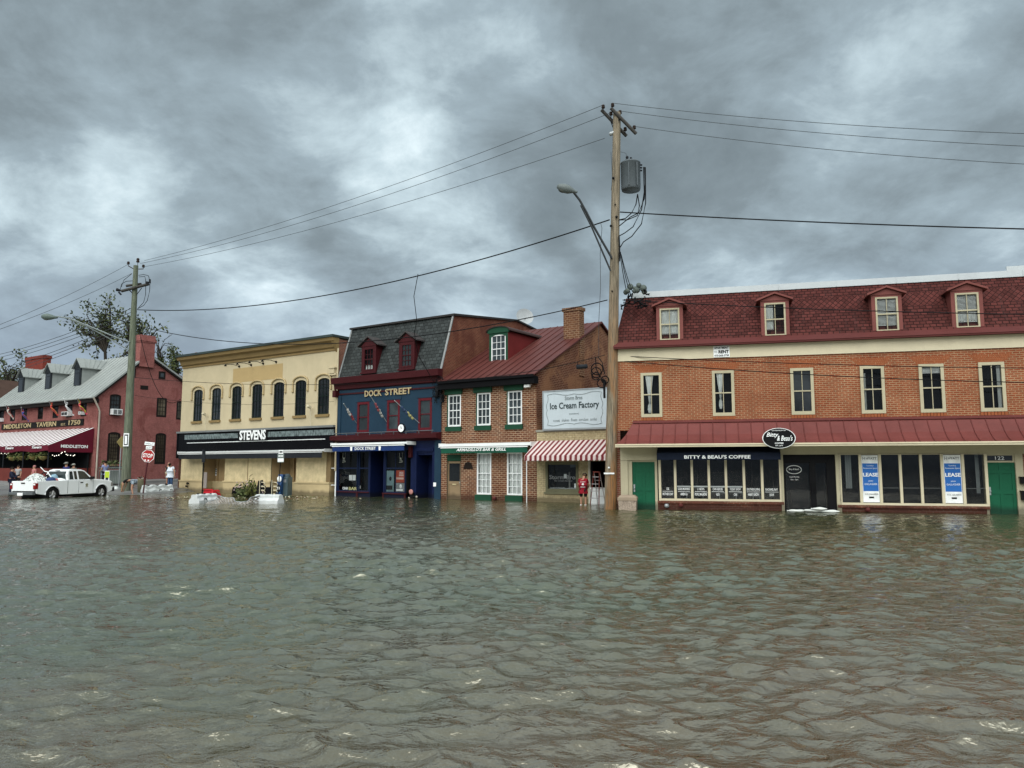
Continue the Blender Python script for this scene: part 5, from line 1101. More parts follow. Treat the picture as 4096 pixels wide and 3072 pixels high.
    m.build('rear_frame', AL, t); m = MB(); m.box(-w2*.66, w2*.66, -.06, .1, hh, hh+.04); m.build('top_cap', RD, t)
    return B, W
IB, IW = build_ice()
# ================================================================ tavern at the far left
TBR = brick('painted_red_brick', (.255, .098, .088), (.30, .116, .104), (.22, .084, .076), w=.21, h=.075, ms=.008, patch=(.16, .05, .045), streak=.35, wet=False)
TRF = paint('tin_roof', (.26, .28, .27), .5, .12, .6, dirt=.45); TRIM = flat('dark_sash', (.016, .013, .012), .6)
TLW = 17.2; GTV = glass('old_brownish_glass', (.085, .072, .05), rough=.12)
def build_tavern():
    cx, cy = hit(-31.2, 58, 0, 388); c_, s_ = CR_, SR_
    ox, oy = cx-TLW*CR_, cy-TLW*SR_; B = Bld('tavern_building', 'painted red brick tavern with grey tin roof, dormers and a deep awning over its front', 'building', (ox, oy), ROW); W = TLW
    zg = gz(cx, cy)-.3; ze = B.Z(1, 380, 765)                # eave line
    def sd(x, y): return B.side(1, x, y, W)
    up = [B.rect(15, *r) for r in ((-10, 632, 78, 945), (212, 612, 305, 938), (440, 592, 548, 912), (765, 540, 868, 888), (1062, 492, 1178, 865), (1350, 445, 1458, 842), (1630, 430, 1745, 822))]
    z0 = sum(r[2] for r in up)/7; z1 = sum(r[3] for r in up)/7; hw = sum(r[1]-r[0] for r in up)/14; up = [((r[0]+r[1])/2-hw, (r[0]+r[1])/2+hw, z0, z1) for r in up]
    zaw = B.Z(15, 900, 1120)                                # awning meets the wall
    wall(0, W, zaw-.5, ze, up, rev=.15).build('wall', TBR, B.root)
    # ground floor wall, mostly in the awning's shade: dark openings between brick piers
    lo = [(1.2+i*2.6, 1.2+i*2.6+1.5, zg+1.2, zaw-.7) for i in range(6)]
    wall(0, W, zg, zaw-.5, lo, rev=.15).build('lower_wall', TBR, B.root)
    for r in lo: window(B.root, r, TRIM, 2, (2, 2), y=.05, gl=GD)
    # gable wall with its own openings, laid along local +y at x = W
    T = Matrix.Translation((W, 0, 0)) @ Matrix.Rotation(R(90), 4, 'Z')          # local x of the wall -> +y of the house; its face looks toward +x
    def srect(k, a, b, c, d):
        ym, xm = (b+d)/2, (a+c)/2; return B.side(k, a, ym, W)[0], B.side(k, c, ym, W)[0], B.side(k, xm, d, W)[1], B.side(k, xm, b, W)[1]
    upg = [srect(1, 855, 735, 943, 902), srect(1, 1222, 757, 1302, 915), srect(2, 115, 735, 182, 890)]; log = [srect(1, 838, 1030, 936, 1282), srect(1, 1210, 1038, 1294, 1282)]; att = [srect(1, 1238, 558, 1290, 617), srect(1, 1030, 535, 1058, 605)]
    ya, za = sd(1155, 430); DD = ya*2+3.5; zr = sd(1095, 475)[1]
    hol = upg+log
    rot = lambda p: (W, p[0], p[1])
    m = MB(); m.T = T; wall(0, DD, zg, ze, hol, m, rev=.15); m.build('gable_wall', TBR, B.root)
    yr = ya; zrr = za
    sl = (zrr-ze)/yr; yb = yr+(zrr-ze)/(sl*.62); 
    m = MB(); m.add([(W, 0, ze), (W, yr, zrr), (W, DD, zrr-(DD-yr)*sl*.62), (W, DD, ze)], [(0, 3, 2, 1)]); m.build('gable', TBR, B.root)
    m = MB(); m.quad((0, DD, zg), (W, DD, zg), (W, DD, ze+1), (0, DD, ze+1)); m.quad((0, 0, zg), (0, DD, zg), (0, DD, ze), (0, 0, ze)); m.add([(0, 0, ze), (0, yr, zrr), (0, DD, zrr-(DD-yr)*sl*.62), (0, DD, ze)], [(0, 1, 2, 3)]); m.build('rear_wall', TBR, B.root)
    for r in upg: arch_window(B, r, .16, TBR, TRIM, 3, (2, 2), GB if r is upg[0] else GTV, T=T, y=.04, fw=.13)
    for r in log: arch_window(B, r, .2, TBR, TRIM, 4, (4, 4), GTV, T=T, y=.04, fw=.16)
    for r in att:
        m = MB(); m.T = T; m.box(r[0], r[1], -.03, -.002, r[2], r[3]); f = m.build('attic_window', TRIM, B.root); m = MB(); m.T = T; m.box(r[0]+.15, r[1]-.15, -.04, -.031, r[2]+.15, r[3]-.15); m.build('pane', GB, f)
    r = srect(1, 1095, 668, 1155, 698); m = MB(); m.T = T; m.box(r[0], r[1], -.03, -.002, r[2], r[3]); m.build('wall_vent', TRIM, B.root)
    for r in up: window(B.root, r, TRIM, 3, (2, 2), fw=.09, y=.03, gl=GD)
    # roof
    o_ = .45; zo = ze-o_*sl
    m = MB(); m.prismx([(-o_, zo+.10), (-o_, zo-.04), (yr, zrr-.02), (DD+.2, zrr-(DD+.2-yr)*sl*.62-.02), (DD+.2, zrr-(DD+.2-yr)*sl*.62+.1), (yr, zrr+.14)], -.15, W+.18)
    x_ = .3
    while x_ < W: m.tube([(x_, -o_, zo+.12), (x_, yr, zrr+.16)], .02, 4); x_ += .62
    m.build('roof', TRF, B.root)
    m = MB(); m.prismx([(-o_-.01, zo-.05), (-o_-.01, zo-.20), (yr, zrr-.2), (yr, zrr-.03)], W+.0, W+.185); m.prismx([(yr, zrr-.03), (yr, zrr-.2), (DD+.2, zrr-(DD+.2-yr)*sl*.62-.19), (DD+.2, zrr-(DD+.2-yr)*sl*.62-.03)], W+.0, W+.185); m.build('verge_board', TRIM, B.root)
    m = MB(); m.box(-.1, W+.1, -o_+.02, -.001, zo-.32, zo-.05); m.build('eave', TRIM, B.root)
    m = MB(); m.tube([(-.1, -o_-.05, zo+.02), (W+.2, -o_-.05, zo+.02)], .07, 6); m.build('gutter', TRF, B.root)
    m = MB(); m.tube([(W+.2, -o_-.03, zo), (W+.12, -.02, zo-.75), (W+.12, .08, zo-1.0), (W+.12, .08, zg)], .065, 8); m.build('downspout', paint('pale_pipe', (.42, .37, .31), .6), B.root)
    # three gabled dormers facing the street: dark fronts, grey roofs running back
    for (a, b, c, d), pk in (((142, 602, 183, 722), (165, 560)), ((352, 568, 397, 695), (375, 520)), ((578, 530, 628, 663), (602, 475))):
        yf = .9; r = B.rect(1, a, b, c, d, -yf); P = B.p(1, pk[0], pk[1], -yf); dm = bpy.data.objects.new('dormer', None); COL.objects.link(dm); dm.parent = B.root
        x0, x1, z0_, z1_ = r; z0_ = ze+yf*sl; w_ = x1-x0; cx_ = (x0+x1)/2; zp = z1_+.75; back = (zp-ze)/sl+.2
        m = MB(); m.box(x0, x1, yf, yf+.1, z0_, z1_); m.prism([(x0-.1, z1_), (x1+.1, z1_), (cx_, zp)], yf-.02, yf+.1); m.build('dormer_front', flat('dormer_dark', (.022, .026, .030), .6), dm)
        m = MB(); m.box(x0+.15, x1-.15, yf-.015, yf-.001, z0_+.15, z1_-.12); m.build('dormer_window', GD, dm)
        m = MB()
        for xx in (x0, x1): m.add([(xx, yf+.1, z0_), (xx, yf+.1, z1_), (xx, (z1_-ze)/sl+.15, z1_)], [(0, 1, 2)])
        m.build('cheek', TRF, dm)
        m = MB()
        for s__ in (-1, 1):
            e_ = cx_+s__*(w_/2+.22); zz = z1_-.06; m.add([(cx_, yf-.15, zp), (e_, yf-.15, zz), (e_, (zz-ze)/sl+.2, zz), (cx_, back, zp), (cx_, yf-.15, zp+.06), (e_, yf-.15, zz+.06), (e_, (zz-ze)/sl+.2, zz+.06), (cx_, back, zp+.06)], [(0, 1, 2, 3), (4, 5, 6, 7), (0, 1, 5, 4), (1, 2, 6, 5)])
            for j in range(1, 6):
                f = j/6; m.tube([(cx_, yf+(back-yf)*f, zp+.08), (e_, yf+((zz-ze)/sl-yf)*f, zz+.08)], .02, 4)
        m.build('dormer_roof', TRF, dm)
    # chimneys
    CHB = paint('chimney_red', (.17, .035, .025), .8, .2, 2)
    a = B.side(1, 1085, 380, W)[0]; b = B.side(1, 1230, 380, W)[0]; zt = B.side(1, 1160, 280, W)[1]; m = MB(); zlo = min(zrr-(yr-a)*sl, zrr-(b-.35-yr)*sl*.62)-.30; m.box(W-.75, W+.21, a, b-.35, zlo, zt-.60); m.box(W-.79, W+.25, a-.04, b-.31, zt-.599, zt-.50); m.box(W-.83, W+.29, a-.08, b-.27, zt-.499, zt-.36); m.box(W-.77, W+.23, a-.02, b-.33, zt-.359, zt); m.build('chimney', TBR, B.root)
    r = B.rect(1, 205, 437, 370, 560, -yr); m = MB(); m.box(r[0]+.06, r[1]-.66, yr-.1, yr+.6, r[2]-1.2, r[3]-.30); m.box(r[0], r[1]-.60, yr-.16, yr+.66, r[3]-.299, r[3]-.06); m.box(r[0]+.1, r[1]-.7, yr-.06, yr+.56, r[3]-.059, r[3]); m.build('chimney', CHB, B.root)
    # window air conditioners
    def ac(k, r, T_=None, side=False):
        q_ = srect(k, *r) if side else B.rect(k, *r); m = MB(); m.T = T_; m.box(q_[0], q_[1], -.35, .0, q_[2], q_[3]); o = m.build('air_conditioner', WHITE, B.root)
        g = MB(); g.T = T_; n = 6
        for i in range(n): g.box(q_[0]+.08, (q_[0]+q_[1])/2-.05, -.365, -.352, q_[2]+.06+i*(q_[3]-q_[2]-.1)/n, q_[2]+.06+i*(q_[3]-q_[2]-.1)/n+.03); g.box((q_[0]+q_[1])/2+.03, q_[1]-.06, -.365, -.352, q_[2]+.06+i*(q_[3]-q_[2]-.1)/n, q_[2]+.06+i*(q_[3]-q_[2]-.1)/n+.03)
        g.build('grille', CHAR, o)
    ac(1, (860, 852, 937, 897), T, True); ac(15, (1322, 742, 1450, 825)); ac(15, (-20, 872, 78, 938)); ac(15, (1665, 740, 1705, 800))
    # deep awning
    out = 3.2; xr = B.X(15, 1880, 1100); zf = B.Z(1, 420, 1130, out); za_ = zaw+.02; zlow = B.Z(1, 420, 1168, out)
    xR = W-.35
    per = .72; ST = stripes('tavern_stripes', (.75, .72, .72), (.05, .008, .012), per); MR = paint('maroon_canvas', (.105, .008, .020), .7, .15)
    m = MB(); m.quad((-.3, -out, zf), (xR, -out, zf), (xR, -.02, za_), (-.3, -.02, za_)); aw = m.build('awning', ST, B.root)
    m = MB(); n = 60
    for i in range(n):
        xa_, xb_ = -.3+(xR+.3)*i/n, -.3+(xR+.3)*(i+1)/n; w1_, w2_ = .03*math.sin(i*.9), .03*math.sin((i+1)*.9); l1, l2 = .05*math.sin(i*.45), .05*math.sin((i+1)*.45)
        m.quad((xa_, -out-w1_, zlow-.1+l1), (xb_, -out-w2_, zlow-.1+l2), (xb_, -out-.02, zf-.01), (xa_, -out-.02, zf-.01))
    m.add([(xR+.01, -out, zf), (xR+.01, -.02, za_), (xR+.01, -.02, zlow-.15), (xR+.01, -out, zlow-.15)], [(0, 1, 2, 3)]); m.build('valance', MR, aw)
    Te = Matrix.Translation((xR+.012, -out, 0)) @ Matrix.Rotation(R(90), 4, 'Z')
    yL, zL = B.side(1, 475, 1143, xR); yR_, zR_ = B.side(1, 684, 1143, xR); zT = B.side(1, 580, 1131, xR)[1]; zB = B.side(1, 580, 1155, xR)[1]
    text('MIDDLETON', aw, yL+out, yR_+out, zB, zT, -.0, WHITE2, 'awning_lettering', T=Te, bold=.03)
    for (a_, b_) in ((255, 330), (48, 112)):
        text('Tavern', aw, B.X(1, a_, 1147, out), B.X(1, b_, 1147, out), B.Z(1, 290, 1157, out)-.02, B.Z(1, 290, 1136, out)-.03, -out-.05, WHITE2, 'valance_lettering', shear=.3, bold=.02)
    # porch: posts, low red wall, dim interior
    m = MB(); zpw = B.Z(7, 700, 410, out); m.box(2.0, W-.5, -out+.05, -out+.25, zg-.3, zpw); m.box(W-.7, W-.5, -out+.25, -.001, zg-.3, zpw); m.build('porch_wall', paint('porch_red', (.13, .028, .022), .7, .15), B.root)
    m = MB()
    for x_ in (3.2, 6.4, 9.6, 12.8, W-.6): m.tube([(x_, -out+.15, zpw), (x_, -out+.15, zlow+.1)], .05, 6)
    k3 = [m]; [MB().tube([(x_, -out+.15, zpw), (x_, -out+.15, zlow+.1)], .05, 6).build('porch_post', CHAR, B.root) for x_ in (3.2, 6.4, 9.6, 12.8, W-.6)]
    m = MB(); m.box(.2, W-.4, -.30, -.25, zg, zlow+.3); m.build('porch_shade_sheet', DARK, B.root)  # black sheet standing in for the deep shade under the awning
    # long sign board
    r = (B.X(15, 50, 1030), B.X(15, 1690, 945), B.Z(15, 870, 1055, .08), B.Z(15, 870, 935, .08)); t = thing('tavern_sign', 'long dark board with gilt capital letters above the tavern awning', 'sign', B.M @ Vector((r[0], -.02, r[2])), ROW); L_, h_ = r[1]-r[0], r[3]-r[2]
    m = MB(); m.box(0, L_, -.06, 0, 0, h_); m.build('board', flat('sign_black', (.014, .013, .012), .5), t); GL = paint('old_gilt', (.46, .36, .20), .5, .2, streak=False)
    def fx(x_): return B.X(15, x_, 990, .08)-r[0]
    text('MIDDLETON', t, fx(85), fx(625), h_*.12, h_*.9, -.065, GL, 'sign_lettering', bold=.02); text('TAVERN', t, fx(730), fx(1130), h_*.12, h_*.9, -.065, GL, 'sign_lettering', bold=.02)
    text('EST.', t, fx(1230), fx(1325), h_*.12, h_*.5, -.065, GL, 'sign_lettering'); text('1750', t, fx(1380), fx(1615), h_*.12, h_*.9, -.065, GL, 'sign_lettering', bold=.02)
    # flags on slanting staffs
    for (k, (bx, by), (tx, ty), (c1, c2), lb) in ((15, (160, 720), (125, 600), ((.5, .45, .4), (.35, .06, .05)), 'pale and red flag at the far left over the tavern sign'), (15, (450, 740), (425, 650), ((.04, .05, .20), (.3, .05, .05)), 'dark blue flag in front of the third tavern window'),
            (15, (1050, 640), (985, 510), ((.42, .05, .04), (.5, .16, .05)), 'plain red flag between the tavern windows'), (15, (1380, 690), (1280, 475), ((.62, .62, .62), (.5, .5, .5)), 'white flag on a white staff over the tavern'), (15, (1620, 640), (1550, 460), ((.5, .05, .09), (.5, .45, .05)), 'red, yellow and violet flag near the tavern corner')):
        xb_, zb_ = B.p(k, bx, by, .1); xt_, zt_ = B.p(k, tx, ty, 1.3); t = thing('wall_flag', lb, 'flag', B.M @ Vector((xb_, -.1, zb_-.2)), ROW, 'flags over the tavern awning'); v = Vector((xt_-xb_, -1.2, zt_-zb_+.2))
        m = MB(); m.tube([(0, 0, 0), v], .03, 5); m.build('flag_staff', WHITE2 if 'white staff' in lb else GALV, t)
        m = MB(); n, k2 = 7, 5; G = []
        for i in range(n+1):
            for j in range(k2+1):
                f, g_ = i/n, j/k2; P_ = v*(1-.42*g_)+Vector((.9*f*(1+.3*g_)+.1*math.sin(j*1.7), .15*math.sin(f*7+g_*2), -.95*f-.12*math.sin(f*5+j))); G.append(P_)
        m.add(G, [(i*(k2+1)+j, i*(k2+1)+j+1, (i+1)*(k2+1)+j+1, (i+1)*(k2+1)+j) for i in range(n) for j in range(k2)], 0, True)
        for i_ in range(len(m.m)): m.m[i_] = 1 if (i_ // 2) % 3 == 0 else 0
        m.build('flag_cloth', [paint('cl_'+lb[:9]+'a', c1, .8, .2, 4, streak=False), paint('cl_'+lb[:9]+'b', c2, .8, .2, 4, streak=False)], t)
    # hanging baskets
    LF = paint('basket_leaf', (.11, .13, .045), .7, .4, 6, streak=False); LF2 = paint('basket_bowl', (.24, .19, .07), .8, .3, 5)
    for i, (x_, y_) in enumerate(((225, 215), (385, 205), (590, 200), (765, 205))):
        X_, Z_ = B.p(7, x_, y_, out-.3); t = thing('hanging_basket', ['leftmost hanging flower basket under the tavern awning', 'second hanging flower basket from the left under the tavern awning', 'third hanging flower basket under the tavern awning, with trailing pale flowers', 'rightmost hanging flower basket under the tavern awning'][i], 'hanging basket', B.M @ Vector((X_, -out+.3, Z_-.2)), ROW, 'flower baskets under the tavern awning')
        m = MB(); m.lathe([(0, -.1), (.22, 0), (.34, .2), (.32, .22)], 10); m.build('bowl', LF2, t); m = MB()
        for s__ in (-.28, .28): m.tube([(s__, 0, .2), (0, 0, 1.1)], .012, 4)
        m.build('hanger', CHAR, t); m = MB(); r_ = random.Random(i)
        for k_ in range(120):
            a_, rr_ = r_.uniform(0, 6.28), r_.uniform(.05, .55); p0 = Vector((rr_*math.cos(a_), rr_*math.sin(a_), .25+r_.uniform(-.15, .35)-rr_*.3)); d1 = Vector((r_.uniform(-1, 1), r_.uniform(-1, 1), r_.uniform(-1, 1)))*.09; d2 = Vector((r_.uniform(-1, 1), r_.uniform(-1, 1), r_.uniform(-1, 1)))*.06; m.add([p0-d1, p0+d2, p0+d1, p0-d2], [(0, 1, 2, 3)])
        m.build('foliage', LF, t)
    # string lights
    LB = flat('warm_bulb', (1, .93, .8), .5, emit=1.4)
    for i, P in enumerate((((-10, 130), (60, 135), (115, 138), (180, 110)), ((930, 165), (1000, 172), (1085, 135), (1115, 98)), ((1150, 95), (1200, 165), (1300, 160), (1345, 112)))):
        X0, Z0 = B.p(7, *P[0], out-.4); t = thing('string_lights', ['string of small lit bulbs at the far left under the tavern awning', 'string of small lit bulbs under the middle of the tavern awning', 'string of small lit bulbs under the lettered end of the tavern awning'][i], 'string lights', B.M @ Vector((X0, -out+.4, Z0)), ROW, 'string lights under the tavern awning'); pts = []
        for (xa_, ya_), (xb_, yb_) in zip(P, P[1:]):
            for j in range(2): f = j/2; X_, Z_ = B.p(7, xa_+(xb_-xa_)*f, ya_+(yb_-ya_)*f, out-.4); pts.append(Vector((X_-X0, 0, Z_-Z0)))
        m = MB(); m.tube(pts, .012, 4); m.build('cord', BLACK, t); m = MB()
        for p_ in pts: m.ball(p_-Vector((0, 0, .05+.12*random.random())), .028, 6)
        m.build('bulbs' if False else 'bulb_chain', LB, t)
    return B
TB = build_tavern()

# pavement with a kerb round the tavern corner
def build_pave():
    B = TB; xs = np.linspace(-6, TLW+8, 40); m = MB(); P = []
    M = paint('pavement_concrete', (.17, .17, .165), .6, .15, .8)
    def wz(x, y): p = B.M @ Vector((x, y, 0)); return gz(p.x, p.y)
    rows = [-5.4, -5.39, -3.0, -.5, 1.]
    vs = []; 
    for x in np.linspace(-6, TLW+2.4, 36):
        for k, y in enumerate(rows): vs.append((x, y, wz(x, y)+(.002 if k == 0 else .13)))
    n = len(rows); fs = [(i*n+j, (i+1)*n+j, (i+1)*n+j+1, i*n+j+1) for i in range(35) for j in range(n-1)]; m.add(vs, fs)
    vs = []; rows2 = [TLW+2.4, TLW+.0]
    for y in np.linspace(-5.39, 12, 24):
        for k, x in enumerate((TLW+2.42, TLW+2.4, TLW-.2)): vs.append((x, y, wz(x, y)+(.002 if k == 0 else .134)))
    m.add(vs, [(i*3+j, (i+1)*3+j, (i+1)*3+j+1, i*3+j+1) for i in range(23) for j in range(2)])
    o = m.build('pavement', M, None); o.location = B.org; o.rotation_euler = (0, 0, ROW); tag(o, kind='structure')
build_pave()
# ---------------------------------------------------------------- building slice and trees behind
def background():
    P = deep(40, 1540, 92); B = thing('distant_building', 'brown roofed building just showing at the far left behind the tavern roof', 'building', (P.x-7, 92, 0), R(-20))
    m = MB(); h = P.z-.5; m.box(-6, 6.5, 0, 9, 0, h-1.5); m.build('wall', TBR, B); m = MB(); m.prism([(-6.5, h-1.5), (7, h-1.5), (5, h+1.2), (-5, h+1.2)], -.4, 9.4); m.build('roof', paint('brown_roof', (.075, .045, .035), .8), B)
background()
BARK = paint('bark', (.035, .030, .024), .9, .3, 3); 
LEAFS = [paint('leaf_mid', (.085, .105, .042), .7, .45, 1.2, streak=False), paint('leaf_dark', (.038, .052, .024), .7, .4, 1.2, streak=False), paint('leaf_light', (.12, .13, .04), .7, .4, 1.2, streak=False)]
def tree(name, label, base, trunk_top, blobs, nleaf, leaf=.22, seed=1, mats=LEAFS, bare=0, group='trees behind the roofs'):
    r_ = random.Random(seed); t = thing(name, label, 'tree', base, 0, group); b0 = Vector(base); tt = Vector(trunk_top)-b0
    m = MB(); m.tube([(0, 0, -.2), tt*.5+Vector((.1, 0, 0)), tt], [.24, .19, .14], 7); ends = []
    for c, rad in blobs:
        c = Vector(c)-b0; nb = max(4, int(rad*4))
        for i in range(nb):
            while True:
                e = Vector((r_.uniform(-1, 1), r_.uniform(-1, 1), r_.uniform(-1, 1)))
                if e.length < 1: break
            e = c+e*rad; mid = tt.lerp(c, .5)+Vector((r_.uniform(-.3, .3), r_.uniform(-.3, .3), .2)); 
            m.tube([tt-tt*.05, mid, c.lerp(e, .35), e], [.10, .07, .04, .012], 4, cap=False); ends.append((c.lerp(e, .25), e))
            for k in range(2):
                e2 = e+Vector((r_.uniform(-1, 1), r_.uniform(-1, 1), r_.uniform(-.6, 1)))*rad*.3; m.tube([c.lerp(e, .6), e2], [.02, .007], 3, cap=False); ends.append((e, e2))
    m.build('trunk', BARK, t)
    if bare: return t
    lf = MB(); fs = []; vs = []
    for i in range(nleaf):
        a, b = ends[r_.randrange(len(ends))]; p = a.lerp(b, r_.random()**.7)+Vector((r_.gauss(0, 1), r_.gauss(0, 1), r_.gauss(0, 1)))*leaf*1.1
        d1 = Vector((r_.uniform(-1, 1), r_.uniform(-1, 1), r_.uniform(-1, 1))).normalized()*leaf*r_.uniform(.4, .85); d2 = d1.cross(Vector((r_.uniform(-1, 1), r_.uniform(-1, 1), r_.uniform(-1, 1)))).normalized()*leaf*.38
        lf.add([p-d1, p+d2, p+d1, p-d2], [(0, 1, 2, 3)], r_.choice((0, 0, 1, 1, 2)))
    lf.build('crown', mats, t); return t
def trees():
    Y = 78
    def D(k, x, y, dy=0): return tuple(deep(*q(k, x, y), Y+dy))
    b = deep(*q(11, 1130, 1500), Y); s_ = pxm(Y)
    tree('broadleaf_tree', 'wind-stripped tree rising behind the tavern roof between its dormers and the green pole', (b.x, Y, 0), D(11, 1010, 1210), [(D(11, 1080, 720), 1.3), (D(11, 960, 850), 2.3), (D(11, 760, 880), 2.0), (D(11, 700, 1020), 1.5), (D(11, 900, 1010), 2.4), (D(11, 890, 1170), 1.9), (D(11, 1090, 930), 2.0)], 1000, .26, 4)
    b = deep(*q(11, 1400, 1500), Y-3); tree('broadleaf_tree', 'smaller leafy tree behind the tavern gable chimney and the green pole', (b.x, Y-3, 0), D(11, 1400, 1300, -3), [(D(11, 1290, 900, -3), 1.7), (D(11, 1300, 1060, -3), 2.0), (D(11, 1500, 960, -3), 1.6), (D(11, 1610, 1030, -3), 1.5), (D(11, 1240, 1330, -3), 1.5), (D(11, 1390, 1160, -3), 1.7)], 650, .26, 9)
    b = deep(*q(11, 1720, 1500), 95); tree('bare_tree', 'thin bare branches beside the tavern gable chimney', (b.x, 95, 0), tuple(deep(*q(11, 1720, 1480), 95)), [(tuple(deep(*q(11, 1740, 1330), 95)), 2.4), (tuple(deep(*q(11, 1700, 1180), 95)), 2.2)], 0, seed=3, bare=1)
    b = deep(*q(1, 1320, 560), 88); tree('broadleaf_tree', 'low green tree showing between the tavern gable and the cream building', (b.x, 88, 0), tuple(deep(*q(11, 1900, 1560), 88)), [(tuple(deep(*q(11, 1850, 1530), 88)), 2.2), (tuple(deep(*q(11, 1960, 1500), 88)), 2.4)], 1300, .26, 12)
    b = deep(60, 1560, 105); tree('broadleaf_tree', 'yellow-green tree at the far left edge above the tavern roof', (b.x, 105, 0), tuple(deep(60, 1560, 105)), [(tuple(deep(30, 1500, 105)), 3.2), (tuple(deep(90, 1510, 105)), 3.0)], 1700, .32, 15)
    tree('bare_tree', 'bare twigs above the yellow-green tree at the far left edge', tuple(deep(20, 1560, 98))[:2]+(0,), tuple(deep(28, 1540, 98)), [(tuple(deep(30, 1478, 98)), 1.6), (tuple(deep(75, 1475, 98)), 1.5)], 0, seed=5, bare=1)
trees()
# ================================================================ poles and cables
POLEW = None
def pole_mat(name, a, b, streak, zlo, zhi):
    M = MT(name); n1_ = M.noise(1.0, 6, .65, stretch=(9, 9, .7)); n2_ = M.noise(1.0, 5, .7, stretch=(30, 30, 1.2)); n3_ = M.noise(.7, 5, .6, stretch=(3, 3, .5))
    sp = M.n('ShaderNodeSeparateXYZ'); M.L.new(M.tc.outputs['Object'], sp.inputs[0])
    c = M.mix(M.rng(n1_, .35, .68), a, b); rust = M.math('MULTIPLY', M.rng(n3_, .40, .56), M.rng(sp.outputs[2], zhi, zlo, 0, 1)); c = M.mix(rust, c, streak)
    c = M.mix(M.rng(n2_, .46, .62, 0, .85), c, sc(a, .30)); M.col(c); M.b.inputs['Roughness'].default_value = .85; M.bump(n2_, .6, .02); return M.m
def insulator(m, p, r=.055, s=1.0):
    x, y, z = p; m.lathe([(.012, 0), (.02, .10*s), (r, .11*s), (r*1.1, .15*s), (r*.6, .17*s), (r, .19*s), (r*.9, .24*s), (.0, .27*s)], 8, (x, y, z))
def cable(name, label, a, b, sag, r, group, n=28, mat=None, wob=0):
    a, b = Vector(a), Vector(b); t = tag(None or MB_cable(name, a, b, sag, r, n, mat, wob), label, 'cable', group); return t
def MB_cable(name, a, b, sag, r, n, mat, wob):
    m = MB(); pts = []
    for i in range(n+1): f = i/n; p = (b-a)*f; p.z -= 4*sag*f*(1-f)-wob*math.sin(f*31); pts.append(p)
    m.tube(pts, r, 5); o = m.build(name, mat or BLACK, None); o.location = a; return o
WIRE = flat('grey_wire', (.055, .06, .065), .5)
